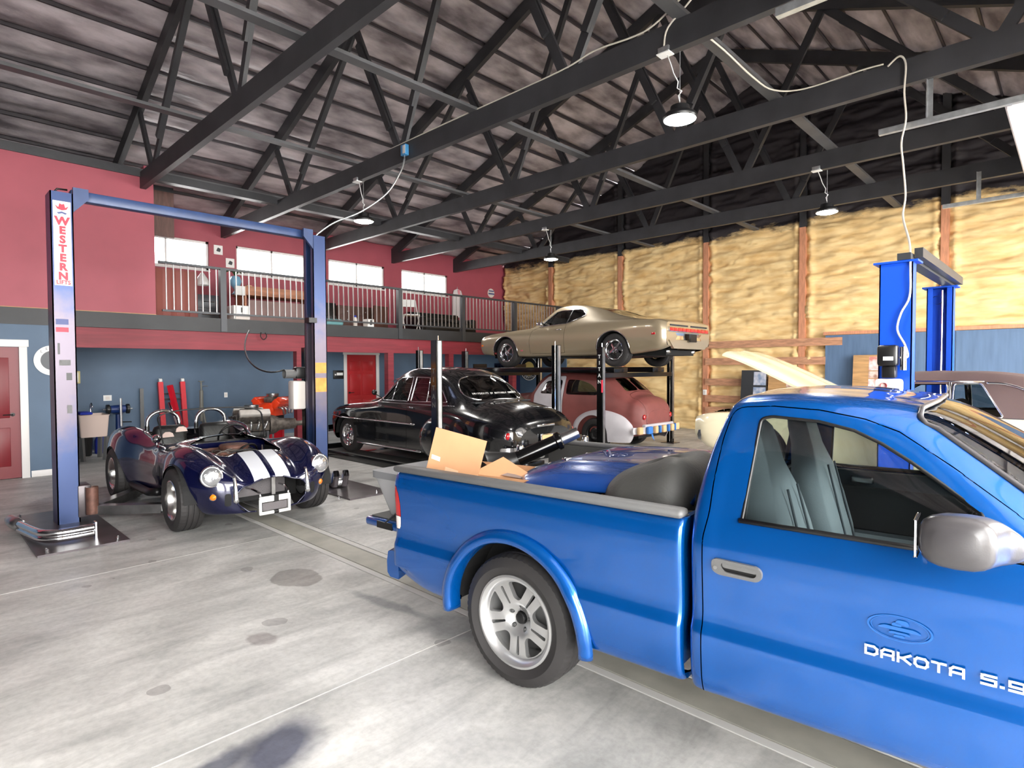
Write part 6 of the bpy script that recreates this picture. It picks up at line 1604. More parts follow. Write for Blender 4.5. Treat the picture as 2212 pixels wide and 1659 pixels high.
# ================================================================== load in the pickup bed
TM = Matrix.Translation((-2.211, 3.081, 0)) @ Matrix.Rotation(math.radians(5), 4, 'Z')
def in_truck(o): o.matrix_world = TM @ o.matrix_world if False else o.matrix_world; return o
TA = math.radians(5)
def tw(x, y, z): return tuple(TM @ Vector((x, y, z)))
mat('cardboard', rgb(196, 146, 106), 0.75, var=0.06, vscale=5)
mat('tape_tan', rgb(206, 172, 140), 0.5)
mat('print_grey', rgb(140, 120, 112), 0.7)
mat('panel_blue', rgb(20, 74, 158), 0.25, metal=0.2, coat=1.0)
# loose hood panel
n1, n2 = 40, 36; U, Vv = np.meshgrid(np.linspace(0, 1, n1 + 1), np.linspace(-1, 1, n2 + 1), indexing='ij')
Yh = .12 + .70 * Vv; xl = -.43 + .12 * np.clip(-Vv, 0, 1)**2 + .16 * np.clip(-Vv, 0, 1)**5 - .03 * Vv; Xh = xl + (.86 - xl) * U
sx = 1 - (1 - np.clip(U / .75, 0, 1))**2.2
Zh = 1.03 + .075 * sx + .055 * (1 - np.abs(Vv)**2.6) * np.clip(U * 4, 0, 1)**.6 - .05 * np.clip((np.abs(Vv) - .82) / .18, 0, 1)**2 + .012 * np.exp(-((np.abs(Vv) - .55) / .05)**2) * np.clip(U * 3, 0, 1)
HP = thing('body_panel', 'loose blue car hood panel lying in the pickup bed', 'hood', (-2.211, 3.081, 0), TA)
ho = meshobj('hood_skin', np.stack([Xh, Yh, Zh], -1).reshape(-1, 3), gridfaces(n1 + 1, n2 + 1), MATS['panel_blue'], HP, True)
sm_ = ho.modifiers.new('thickness', 'SOLIDIFY'); sm_.thickness = .022; sm_.offset = -1
for y in (-.12, .16): MB().bevbox(-.18, -.14, y - .03, y + .03, 1.105, 1.12, .006).build('washer_nozzle', 'chrome', HP, autosmooth=50)
CK = thing('carton', 'low cardboard carton propping up the loose blue hood panel', 'box', tw(.38, .12, .602), TA, 'cartons'); box('body', -.40, .40, -.04, .55, 0, .40, 'cardboard', CK); box('tape', -.40, .40, .22, .28, .40, .402, 'tape_tan', CK)
# moulded black liner
LN = thing('molded_liner', 'grey-black moulded plastic liner beside the cab in the pickup bed', 'plastic liner', (-2.211, 3.081, 0), TA)
mb = MB(); nr, nt_ = 16, 40
for i in range(nr + 1):
    a = i / nr * PI / 2
    for k in range(nt_):
        t = 2 * PI * k / nt_; c_, s_ = math.cos(t), math.sin(t); rx, ry = .28, .36
        f = math.cos(a)**.45; dent = 1 - .10 * math.exp(-((t - 4.6) / .35)**2) * math.sin(2 * a) - .06 * math.exp(-((t - 3.2) / .25)**2)
        z = .98 + .275 * math.sin(a)**.8 * (1 - .05 * math.cos(3 * t))
        z = .98 + (z - .98) * (.55 + .45 * min(1, max(0, (rx * c_ * f + .28) / .42)))
        mb.v.append((.615 + rx * math.copysign(abs(c_)**.75, c_) * f * dent, -.33 + ry * math.copysign(abs(s_)**.75, s_) * f * dent, z))
for i in range(nr):
    for k in range(nt_): mb.f.append((i * nt_ + k, i * nt_ + (k + 1) % nt_, (i + 1) * nt_ + (k + 1) % nt_, (i + 1) * nt_ + k))
mb.build('shell', 'liner_grey', LN, smooth=True)
MB().prism(rpoly([(.34, -.69), (.90, -.69), (.90, .03), (.34, .03)], .1), .602, 1.0, 'z').build('skirt', 'liner_grey', LN, autosmooth=40)
MB().tube([(.34, -.66, 1.0), (.62, -.695, 1.01), (.90, -.66, 1.02)], .02, 8).build('rolled_edge', 'liner_grey', LN, smooth=True)
# open carton with raised flap
CB = thing('cardboard_box', 'open brown cardboard box with raised taped flap in the pickup bed', 'box', tw(-.62, -.345, .602), TA + .12)
for (x0, x1, y0, y1) in ((-.30, .48, -.22, -.215), (-.30, .48, .215, .22), (-.30, -.295, -.22, .22), (.475, .48, -.22, .22)): box('side_panel', x0, x1, y0, y1, .0, .43, 'cardboard', CB)
box('bottom', -.295, .475, -.215, .215, 0, .006, 'cardboard', CB)
FM = Matrix.Translation((-.18, -.05, .37)) @ Matrix.Rotation(.20, 4, 'Y') @ Matrix.Rotation(.25, 4, 'Z') @ Matrix.Translation((.18, 0, -.37))
fl1 = MB().prism([(-.36, .37), (-.01, .37), (.02, .70), (-.33, .71)], -.04, -.034, 'y').xf(Matrix.Translation((0, -.19, 0))).xf(FM).build('raised_flap', 'cardboard', CB)
MB().prism([(-.23, .375), (-.14, .372), (-.135, .47), (-.225, .475)], -.0335 - .19 - .008, -.0335 - .19 - .0072, 'y').xf(FM).build('tape_strip', 'tape_tan', fl1)
for x0, z0, w_ in ((-.33, .505, .06), (-.06, .41, .045)): MB().prism([(x0, z0), (x0 + w_, z0 - .006), (x0 + w_, z0 + .022), (x0, z0 + .028)], -.0335 - .19 - .008, -.0335 - .19 - .0072, 'y').xf(FM).build('paper_label', 'white', fl1)
f2 = MB().add([(.0, -.22, .43), (.42, -.22, .43), (.46, -.10, .40), (.12, -.02, .52)], [(0, 1, 2, 3)]).build('open_flap', 'cardboard', CB); f2.modifiers.new('t', 'SOLIDIFY').thickness = .005
MB().add([(.20, -.17, .4325), (.36, -.17, .4225), (.38, -.12, .416), (.22, -.11, .442)], [(0, 1, 2, 3)]).build('printed_patch', 'print_grey', f2)
f3 = MB().add([(.48, -.22, .43), (.48, .2, .43), (.56, .14, .37), (.56, -.18, .36)], [(0, 1, 2, 3)]).build('open_flap', 'cardboard', CB); f3.modifiers.new('t', 'SOLIDIFY').thickness = .005
# black axle tube with flange
AX = thing('axle_housing', 'black axle tube with wide bolted flange poking out of the cardboard box', 'axle', tw(-.87, -.02, .95), TA)
d0 = Vector((0, 0, 0)); d1 = Vector((.42, .34, .24)); dn = d1.normalized(); Mx = Vector((0, 0, 1)).rotation_difference(dn).to_matrix().to_4x4()
MB().lathe([(0, -.06), (.14, -.06), (.155, -.04), (.155, .0), (.14, .015), (.10, .10), (.065, .17), (.058, .20)], 28, 'z').xf(Mx).build('flange_bell', 'black', AX, autosmooth=40)
MB().lathe([(.058, .19), (.054, .50), (.066, .51), (.066, .54), (.05, .55)], 20, 'z').xf(Mx).build('tube', 'black_gloss', AX, autosmooth=40)
MB().lathe([(.045, .54), (.04, .68), (0, .68)], 16, 'z').xf(Mx).build('shaft_end', 'steel', AX, autosmooth=40)
for k in range(8):
    a = 2 * PI * k / 8; MB().lathe([(.012, -.07), (.012, -.055), (0, -.075)], 6, 'z', (.12 * math.cos(a), .12 * math.sin(a), 0)).xf(Mx).build('bolt', 'steel', AX)
for k in range(3): MB().beam(Mx @ Vector((0, 0, -.05)), Mx @ Vector((.13 * math.cos(2.1 * k), .13 * math.sin(2.1 * k), -.05)), .03, .03).build('web_rib', 'black', AX)
# plastic tote on the tailgate
TT = thing('storage_tote', 'grey plastic tote with darker lid standing on the lowered tailgate', 'tote', tw(-1.19, -.42, .673), TA)
mb = MB()
for z, hx, hy in ((0, .10, .20), (.012, .115, .22), (.27, .205, .28)):
    mb.v += [(u, v, z) for u, v in rpoly([(-hx, -hy), (hx, -hy), (hx, hy), (-hx, hy)], .05, 4)]
nn = len(mb.v) // 3
for i in range(2):
    for k in range(nn): mb.f.append((i * nn + k, i * nn + (k + 1) % nn, (i + 1) * nn + (k + 1) % nn, (i + 1) * nn + k))
mb.f.append(tuple(range(nn))); mb.build('tub', 'tote_grey' if 'tote_grey' in MATS else mat('tote_grey', rgb(150, 150, 152), .5), TT, autosmooth=40)
MB().prism(rpoly([(-.22, -.295), (.22, -.295), (.22, .295), (-.22, .295)], .06), .268, .315, 'z').build('lid', mat('lid_grey', rgb(112, 113, 116), .5), TT, autosmooth=40)

# ================================================================== shop gear in the bay under the mezzanine
SK = thing('utility_sink', 'beige laundry tub sink on legs by the blue wall', 'sink', (-13.35, 2.42, 0))
mat('sink_beige', rgb(206, 186, 176), .5)
mb = MB()
for z, hx, hy in ((.44, .26, .20), (.46, .265, .21), (.83, .30, .235), (.85, .315, .25)): mb.v += [(u, v, z) for u, v in rpoly([(-hx, -hy), (hx, -hy), (hx, hy), (-hx, hy)], .03, 3)]
nn = len(mb.v) // 4
for i in range(3):
    for k in range(nn): mb.f.append((i * nn + k, i * nn + (k + 1) % nn, (i + 1) * nn + (k + 1) % nn, (i + 1) * nn + k))
mb.f.append(tuple(range(nn))); mb.build('basin', 'sink_beige', SK, autosmooth=40)
for sx_ in (-1, 1):
    for sy in (-1, 1): MB().beam((sx_ * .22, sy * .17, 0), (sx_ * .24, sy * .19, .44), .06, .06).build('leg', 'trim_grey', SK)
MB().tube(cr([(-.28, .05, .85), (-.28, .05, 1.0), (-.20, .05, 1.05), (-.12, .05, .98)], 4), .012, 8).build('faucet', 'chrome', SK, smooth=True)
box('blue_cloth', -.25, .2, -.2, .0, .852, .90, mat('cloth_blue', rgb(24, 44, 150), .8), SK, .02)
TC = thing('trash_can', 'dark grey plastic trash can under the laundry sink', 'trash can', (-13.95, 2.38, 0))
MB().lathe([(0, .01), (.15, .01), (.155, .02), (.19, .50), (.20, .51), (.19, .52), (.175, .50), (.14, .05), (0, .05)], 24, 'z').build('bucket', 'black', TC, autosmooth=40); MB().tube([(.0, -.19, .42), (.0, -.225, .40), (.0, -.19, .38)], .008, 6).build('handle', 'black', TC)
JG = thing('jug', 'blue plastic jug on the floor behind the laundry sink', 'jug', (-14.2, 2.72, 0))
MB().lathe([(0, 0), (.09, 0), (.095, .02), (.095, .26), (.07, .32), (.03, .36), (.03, .40), (0, .40)], 20, 'z').build('bottle', 'cloth_blue', JG, autosmooth=50); MB().lathe([(.033, .38), (.033, .42), (0, .42)], 12, 'z').build('cap', 'white', JG)
GR = thing('bench_grinder', 'blue bench grinder on a pedestal in front of the blue wall', 'grinder', (-14.3, 3.06, 0)); mat('grinder_blue', rgb(22, 48, 104), .4)
MB().lathe([(.20, 0), (.20, .02), (.05, .04), (.045, .76), (.10, .78), (0, .78)], 20, 'z').build('pedestal', 'grinder_blue', GR, autosmooth=40)
MB().lathe([(0, -.13), (.075, -.13), (.085, -.05), (.085, .05), (.075, .13), (0, .13)], 20, 'y', (0, 0, .87)).build('motor', 'grinder_blue', GR, autosmooth=40)
for s in (-1, 1):
    MB().lathe([(0, s * .15), (.10, s * .15), (.10, s * .20), (0, s * .20)], 24, 'y', (0, 0, .87)).build('wheel_guard', 'black', GR, autosmooth=40); MB().tube([(0, s * .10, .87), (0, s * .26, .87)], .015, 8).build('arbor', 'steel', GR)
MB().tube([(.16, .02, .52), (.15, .02, 1.10)], .022, 8).build('guide_pipe', 'galv', GR); MB().tube([(0, .05, .60), (.10, .22, .60)], .012, 6).build('crank', 'black', GR)
tag(MB().beam((-14.80, 3.62, .0), (-14.86, 3.63, 1.27), .07, .05).build('steel_bar', 'black'), 'black steel bar leaning upright on the blue wall', 'bar')
EH = thing('engine_hoist', 'red folded engine hoist leaning against the blue wall', 'engine hoist', (-14.62, 4.2, 0)); mat('hoist_red', rgb(206, 24, 44), .4)
for y in (-.22, .23):
    l_ = MB().beam((0.05, y, 0.04), (-.18, y, 1.40), .10, .08).build('hoist_leg', 'hoist_red', EH); MB().lathe([(0, -.03), (.045, -.03), (.045, .03), (0, .03)], 14, 'y', (-.17, y, 1.44)).build('caster', 'white', l_, autosmooth=40)
MB().beam((.12, .10, .30), (-.06, -.06, 1.33), .09, .09).build('boom', 'hoist_red', EH); MB().tube([(.10, .06, .35), (.0, -.1, .95)], .03, 10).build('ram', 'chrome', EH, smooth=True)
for z in (1.02, 1.14): MB().beam((-.13, -.22, z), (-.13, .23, z), .025, .025).build('cross_rod', 'black', EH)
box('hoist_base', -.1, .25, -.3, .3, .0, .04, 'hoist_red', EH)
TS = thing('tripod_stand', 'tall grey tripod support stand by the blue wall', 'stand', (-14.45, 4.72, 0))
MB().lathe([(.04, .5), (.04, 1.20), (.02, 1.21), (.02, 1.40), (.06, 1.405), (.06, 1.42), (0, 1.42)], 14, 'z').build('mast', mat('stand_grey', rgb(112, 112, 106), .5), TS, autosmooth=40)
for k in range(3):
    a = 2 * PI * k / 3 + .5; MB().tube([(0, 0, .95), (.20 * math.cos(a), .20 * math.sin(a), .01)], .02, 8).build('leg', 'stand_grey', TS)
MB().tube([(0, 0, 1.30), (0, .14, 1.30)], .008, 6).build('crank_handle', 'steel', TS)
def engine(name, label, loc, rz, m, lift, stand_m, accent):
    E_ = thing(name, label, 'engine', loc, rz)
    z = lift
    box('block', -.30, .30, -.16, .16, z, z + .30, m, E_, .03)
    box('oil_pan', -.25, .28, -.12, .12, z - .14, z, 'black', E_, .03)
    for s in (-1, 1):
        h_ = MB().bevbox(-.28, .28, -.08, .08, -.10, .10, .02).xf(Matrix.Translation((0, s * .20, z + .27)) @ Matrix.Rotation(-s * .75, 4, 'X')).build('cylinder_head', m, E_, autosmooth=50)
        MB().bevbox(-.27, .27, -.065, .065, -.03, .05, .02).xf(Matrix.Translation((0, s * .28, z + .35)) @ Matrix.Rotation(-s * .75, 4, 'X')).build('valve_cover', accent, h_, autosmooth=50)
        for k in range(4): MB().tube(cr([(-.21 + .14 * k, s * .26, z + .20), (-.20 + .14 * k, s * .34, z + .17), (-.14 + .11 * k, s * .34, z + .05)], 4), .022, 8).build('exhaust_runner', 'steel', h_, smooth=True)
    box('intake', -.20, .20, -.10, .10, z + .30, z + .42, 'engine_grey', E_, .03)
    MB().lathe([(0, z + .42), (.12, z + .42), (.13, z + .45), (.13, z + .49), (0, z + .50)], 20, 'z').build('carburettor_lid', 'steel', E_, autosmooth=40)
    for p, r_ in (((.33, 0, z + .05), .09), ((.33, .12, z + .25), .06), ((.33, -.13, z + .22), .07)): MB().lathe([(0, 0), (r_, 0), (r_ * .8, .02), (r_, .04), (0, .04)], 20, 'x', p).build('pulley', 'black', E_, autosmooth=40)
    MB().lathe([(.20, -.30), (.17, -.42), (.12, -.50), (.10, -.80), (.05, -.82), (.05, -.95), (0, -.95)], 20, 'x', (0, 0, z + .10)).build('gearbox', m, E_, autosmooth=40)
    st = box('stand_beam', -.9, .45, -.05, .05, .05, .13, stand_m, E_)
    for x in (-.8, .4):
        box('stand_foot', x - .04, x + .04, -.38, .38, .06, .12, stand_m, E_)
        for s in (-1, 1): MB().lathe([(0, -.02), (.045, -.02), (.045, .02), (0, .02)], 12, 'y', (x, s * .36, .045)).build('caster', 'black', st, autosmooth=40)
    for x in (-.25, .25): box('stand_post', x - .04, x + .04, -.10, .10, .13, z - .01, stand_m, E_)
    return E_
engine('car_engine', 'bare grey engine with gearbox on a stand behind the roadster', (-11.25, 4.55, 0), -1.75, 'engine_grey', .52, 'steel_dark', 'tank_white')
mat('orange_paint', rgb(232, 66, 26), .35, coat=.5)
engine('car_engine', 'bright orange engine on a red stand beside the right lift column', (-12.75, 5.62, 0), 2.2, 'orange_paint', .66, 'hoist_red', 'orange_paint')
XT = thing('exhaust_tip', 'steel muffler with square chrome twin tips on the floor plate', 'muffler', (-7.45, 4.20, .02), -.35)
MB().bevbox(-.55, .0, -.10, .10, .0, .13, .04).build('muffler_body', 'steel', XT, autosmooth=50)
for y in (-.06, .07):
    mb = MB(); cdt_plate(mb, rpoly([(-.055, -.04), (.055, -.04), (.055, .04), (-.055, .04)], .02), [rpoly([(-.047, -.032), (.047, -.032), (.047, .032), (-.047, .032)], .016)], lambda u, v: (u, v, .24), (0, 0, -.24))
    mb.xf(Matrix.Translation((.03, y, .06)) @ Matrix.Rotation(.75, 4, 'Y')).build('square_tip', 'chrome', XT, autosmooth=40)
box('hanger_rod', -.45, -.05, .10, .14, .03, .05, 'black', XT)
# wall plates, signs
for y, z, w_, l in ((3.01, 1.08, .075, 'white outlet plate on the blue wall above the grinder'), (5.43, 1.06, .04, 'small white switch plate on the blue wall above the grey engine')):
    o = thing('outlet_plate', l, 'outlet', (XW, y, z), 0, 'wall plates'); box('plate', .001, .008, -w_, w_, -.06, .06, 'white', o, .003); box('socket', .008, .011, -w_ * .5, w_ * .5, -.035, .035, 'tank_white', o)
o = thing('wall_gauge', 'pale yellow wall thermometer beside the worn lift column', 'thermometer', (XW, 2.49, 1.53)); box('body', .001, .03, -.05, .05, -.13, .13, mat('pale_yellow', rgb(214, 200, 140), .5), o, .01); box('scale', .03, .034, -.015, .015, -.1, .1, 'white', o)
o = thing('wall_sign', 'black rectangular sign with small white car picture beside the bright red door', 'sign', (XW, 8.45, 1.52)); box('board', .001, .03, -.16, .16, -.12, .12, 'black', o, .006); box('print', .03, .033, -.06, .13, -.02, .055, 'white', o); box('print_line', .03, .033, -.12, -.08, -.02, .02, 'white', o)
RG = thing('ring_sign', 'white lettered ring sign on the blue wall beside the dark red door', 'sign', (XM, 1.66, 1.84))
mb = MB(); cdt_plate(mb, [pol(.24, 2 * PI * k / 48) for k in range(48)], [[pol(.155, 2 * PI * k / 40) for k in range(40)]], lambda u, v: (.02, u, v), (-.019, 0, 0)); mb.build('ring', 'white', RG)
MB().lathe([(0, .006), (.155, .006)], 40, 'x').build('disc', 'steel_dark', RG)
for ch, a in (('L', 2.35), ('E', 1.95)): text('ring_letter', ch, 'steel_dark', RG, .06, (.0205, .198 * math.cos(a), .198 * math.sin(a)), (PI / 2 , 0, PI / 2), .001)
SV = thing('round_sign', 'round black, white and yellow SERVICE sign on the blue back wall', 'sign', (-13.56, YB - .20, 1.66))
M9 = Matrix.Rotation(PI, 4, 'Z')
MB().lathe([(0, -.02), (.40, -.02), (.40, 0)], 40, 'y').build('disc', mat('sign_navy', rgb(16, 20, 30), .4), SV); MB().lathe([(0, -.024), (.24, -.024), (.24, -.02)], 36, 'y').build('center', mat('sign_yellow', rgb(226, 200, 120), .4), SV)
mb = MB(); cdt_plate(mb, [pol(.40, 2 * PI * k / 48) for k in range(48)], [[pol(.375, 2 * PI * k / 48) for k in range(48)]], lambda u, v: (u, -.024, v), (0, .004, 0)); mb.build('rim', 'white', SV)
for k, ch in enumerate('SERVICE'):
    a = -PI / 2 + (k - 3) * .30; text('sign_letter', ch, 'white', SV, .135, (.305 * math.cos(a), -.026, .305 * math.sin(a)), (PI / 2, -(a + PI / 2), 0), .001, bold=.002)
RK = thing('storage_rack', 'dark blue gridded storage rack standing by the blue back wall', 'rack', (-14.44, YB - .42, 0)); mat('rack_navy', rgb(14, 24, 56), .5)
box('back', -.45, .45, .19, .21, 0, 1.9, 'rack_navy', RK)
for k in range(7): box('shelf', -.45, .45, -.15, .19, .1 + .28 * k, .13 + .28 * k, 'rack_navy', RK)
for k in range(7): box('divider', -.46 + .15 * k, -.44 + .15 * k, -.14, .19, .1, 1.85, 'rack_navy', RK)

# ================================================================== mezzanine furnishings
def on_mezz(name, label, cat, x, y, rz=0, group=None): return thing(name, label, cat, (x, y, MZ), rz, group)
D_ = on_mezz('desk', 'brown wooden reception desk on the mezzanine behind the railing', 'desk', -13.65, 6.1)
mat('desk_wood', rgb(176, 118, 88), .5, var=.2, vscale=4, stretch=(1, .3, 4)); mat('desk_front', rgb(140, 112, 108), .5, var=.12, vscale=3)
box('desk_top', -.3, .3, -.85, .85, .68, .72, 'desk_wood', D_, .006); box('fascia', .26, .30, -.80, .80, .72, .88, 'desk_wood', D_); box('front_panel', .22, .25, -.72, .72, .08, .58, 'desk_front', D_); box('side_panel', -.28, .28, -.80, -.76, 0, .68, 'desk_wood', D_); box('side_panel', -.28, .28, .76, .80, 0, .68, 'desk_wood', D_); box('white_end', .20, .32, -.98, -.80, .66, .86, 'white', D_)
for k, (y, w_, h_, m_) in enumerate(((-.62, .12, .20, 'tape_tan'), (-.25, .08, .07, 'paper_tan'), (.05, .10, .07, 'white'), (.30, .16, .05, 'white'), (.62, .08, .08, 'pale_yellow'))):
    o = thing('desk_item', ['tan box at the left end of the mezzanine desk', 'small tan cup on the mezzanine desk', 'white papers on the mezzanine desk', 'white tray on the right half of the mezzanine desk', 'yellow-green ornament at the right end of the mezzanine desk'][k], ['box', 'cup', 'papers', 'tray', 'ornament'][k], (-13.62, 6.1 + y, MZ + .722)); box('body', -.08, .08, -w_ / 2, w_ / 2, 0, h_, m_, o, .01); box('top_edge', -.07, .07, -w_ / 2 + .01, w_ / 2 - .01, h_, h_ + .006, m_, o)
o = thing('globe_ornament', 'pale blue figure ornament beside the tan box on the mezzanine desk', 'ornament', (-13.80, 5.27, MZ + .722)); MB().lathe([(0, 0), (.10, 0), (.06, .03), (.02, .10), (.10, .20), (.13, .30), (.09, .40), (0, .43)], 20, 'z').build('vase', mat('pale_blue', rgb(130, 180, 210), .4), o, smooth=True)
for k in range(9):
    a = 2 * PI * k / 9; MB().tube([(0, 0, .42), (.09 * math.cos(a), .09 * math.sin(a), .55), (.20 * math.cos(a), .20 * math.sin(a), .50)], .012, 5).build('leaf', mat('leaf_green', rgb(60, 90, 50), .6) if 'leaf_green' not in MATS else 'leaf_green', o, smooth=True)
o = on_mezz('printer', 'white printer cabinet on the mezzanine beside the railing post', 'printer', -12.25, 4.72); box('body', -.2, .2, -.16, .16, 0.02, .30, 'white', o, .02); box('paper_tray', .2, .22, -.13, .13, .02, .08, 'tank_white', o); box('slot', .2, .206, -.02, .02, .16, .26, 'black', o)
o = on_mezz('filing_cabinet', 'dark filing cabinet with silver handles on the mezzanine', 'cabinet', -13.1, 4.35); box('body', -.25, .25, -.30, .30, 0, .55, 'steel_dark', o, .01)
for z in (.12, .38):
    d_ = box('drawer', .25, .265, -.27, .27, z - .11, z + .12, 'steel_dark', o, .004); MB().tube([(.285, -.12, z + .03), (.285, .12, z + .03)], .008, 6).build('drawer_handle', 'chrome', d_)
o = on_mezz('floor_lamp', 'white floor lamp with bulb shaped shade on the mezzanine', 'lamp', -13.35, 4.42); MB().lathe([(.12, .56), (.12, .57), (.012, .58), (.012, .92), (0, .92)], 16, 'z').build('pole', 'white', o, autosmooth=40); MB().lathe([(.13, .80), (.14, .84), (.10, .95), (.03, 1.06), (0, 1.08)], 20, 'z').build('lamp_shade', 'white', o, smooth=True)
o = on_mezz('gym_bag', 'teal bag lying on the mezzanine edge by the lift column', 'bag', -12.15, 6.72); MB().bevbox(-.12, .12, -.26, .26, 0, .15, .06).build('body', mat('teal', rgb(110, 160, 165), .7), o, autosmooth=60); MB().tube(cr([(0, -.12, .14), (0, -.10, .22), (0, .10, .22), (0, .12, .14)], 4), .012, 6).build('handle', 'black', o, smooth=True)
o = on_mezz('dresser', 'dark red wooden dresser with knobs under the third mezzanine window', 'dresser', -14.5, 8.6); box('carcass', -.3, .3, -.55, .55, 0, .72, 'dark_wood', o, .01)
for z in (.13, .35, .57):
    for y in (-.27, .27):
        d_ = box('drawer', .30, .315, y - .25, y + .25, z - .09, z + .10, 'dark_wood', o, .005); MB().lathe([(.012, .315), (.02, .335), (0, .34)], 10, 'x', (0, y, z)).build('knob', 'steel', d_)
o = on_mezz('tall_speaker', 'dark upright speaker box on the mezzanine left of the dresser', 'speaker', -14.3, 7.75); box('cabinet', -.18, .18, -.2, .2, 0, .75, 'black', o, .01); MB().lathe([(0, .185), (.13, .185), (.14, .18)], 20, 'x', (0, 0, .3)).build('cone', 'steel_dark', o)
o = on_mezz('wooden_screen', 'brown wooden panel leaning on the mezzanine right of the dresser', 'panel', -13.7, 9.05, .3); box('board', -.02, .02, -.28, .28, .0, .72, 'dark_wood', o, .005); box('foot', -.12, .12, -.25, -.21, 0, .03, 'dark_wood', o)
o = on_mezz('thermos', 'small blue and white bottle on the mezzanine near the railing', 'bottle', -12.3, 7.42); MB().lathe([(0, 0), (.05, 0), (.05, .2), (.03, .24), (0, .24)], 16, 'z').build('body', 'tank_white', o, autosmooth=40); MB().lathe([(.032, .24), (.032, .28), (0, .28)], 12, 'z').build('cap', 'cloth_blue', o)
o = on_mezz('storage_box', 'white file box with dark slot on the mezzanine near the railing', 'box', -12.2, 7.72); box('body', -.1, .1, -.09, .09, 0, .2, 'white', o, .008); box('slot', .1, .103, -.02, .02, .06, .18, 'steel_dark', o)
o = on_mezz('folding_chair', 'white folding chair on the mezzanine behind the railing', 'chair', -12.75, 9.35, -.4)
box('seat', -.2, .2, -.2, .2, .42, .45, 'white', o, .012); MB().bevbox(-.02, .02, -.2, .2, 0, .2, .01).xf(Matrix.Translation((-.26, 0, .68)) @ Matrix.Rotation(-.2, 4, 'Y')).build('backrest', 'white', o, autosmooth=40)
for s in (-1, 1):
    MB().tube([(.22, s * .2, 0), (-.30, s * .2, .86)], .013, 6).build('frame_tube', 'white', o); MB().tube([(-.22, s * .2, 0), (.16, s * .2, .44)], .013, 6).build('leg', 'white', o)
o = on_mezz('sofa', 'black sofa on the mezzanine under the fourth window', 'sofa', -13.9, 11.3); box('seat', -.35, .45, -.95, .95, .08, .38, 'black', o, .05); box('backrest', -.5, -.25, -.95, .95, .1, .70, 'black', o, .06)
for sx_ in (-.3, .38):
    for sy in (-.9, .9): box('foot', sx_ - .03, sx_ + .03, sy - .03, sy + .03, 0, .09, 'dark_wood', o)
for s in (-1, 1): box('arm', -.45, .45, s * .95 - .1, s * .95 + .1, .08, .52, 'black', o, .05)
for y in (-.47, .47): box('cushion', -.22, .42, y - .43, y + .43, .38, .48, 'black', o, .04)
o = thing('coat', 'white and pink coat hanging on the red wall of the mezzanine', 'coat', (XW + .02, 12.82, MZ + .6))
mb = MB(); rows = []
for z, w_, d_ in ((1.05, .03, .03), (1.0, .16, .05), (.85, .20, .08), (.55, .20, .09), (.25, .23, .10), (.1, .24, .10)):
    rows.append([(.02 + d_ * (1 + .35 * math.sin(5 * a)) * max(0, math.sin(a)), w_ * math.cos(a), z) for a in np.linspace(0, PI, 16)])
for r in rows: mb.v += r
for i in range(len(rows) - 1):
    for k in range(15): mb.f.append((i * 16 + k, i * 16 + k + 1, (i + 1) * 16 + k + 1, (i + 1) * 16 + k))
mb.build('fabric', mat('coat_white', rgb(214, 206, 206), .8), o, smooth=True); MB().tube([(.02, 0, 1.05), (.02, 0, 1.12)], .01, 6).build('hook', 'steel', o)
MB().bevbox(.06, .12, -.04, .05, .72, 1.02, .02).build('pink_scarf', mat('pink', rgb(220, 140, 150), .8), o, autosmooth=50)
o = thing('plaque', 'small round striped plaque on the red mezzanine wall', 'plaque', (XW, 14.41, 4.32)); MB().lathe([(0, .02), (.15, .02), (.16, 0)], 24, 'x').build('disc', 'tank_white', o); box('stripe', .02, .024, -.14, .14, -.05, .0, 'decal_blue', o); box('stripe', .02, .024, -.12, .12, .05, .09, 'decal_blue', o)
for y, z, l in ((5.31, 4.55, 'upper small white picture on the red wall between the windows'), (5.58, 4.27, 'lower small white picture on the red wall beside the second window')):
    o = thing('picture', l, 'picture', (XW, y, z), 0, 'small pictures'); box('sheet', .001, .012, -.10, .10, -.11, .11, 'white', o); MB().prism(rpoly([(-.05, -.03), (.04, -.05), (.06, .03), (-.01, .06)], .02), .012, .0135, 'x').build('drawing', 'steel_dark', o)
o = thing('pleated_panel', 'brown pleated accordion panel standing behind the left end of the railing', 'folding door', (-12.6, 3.22, MZ)); mat('pleat_brown', rgb(150, 88, 80), .5)
for k in range(7): MB().beam((.0 if k % 2 else .05, .06 + .12 * k, 0), (.05 if k % 2 else 0, .06 + .12 * k, 0), .02, .02)
for k in range(7): MB().add([(0.06 * (k % 2), .12 * k, .02), (.06 * ((k + 1) % 2), .12 * (k + 1), .02), (.06 * ((k + 1) % 2), .12 * (k + 1), .95), (.06 * (k % 2), .12 * k, .95)], [(0, 1, 2, 3)]).build('pleat', 'pleat_brown', o)
box('bottom_track', -.02, .08, 0, .86, 0, .02, 'dark_wood', o)
o = thing('hanging_board', 'reddish brown board panel hung above the left window beside the red room', 'panel', (-13.2, 3.5, 4.33)); box('board', -.03, .03, -.34, .35, 0, .90, 'dark_wood', o); box('bracket', -.02, .02, -.34, .35, .90, 1.0, 'steel_dark', o)

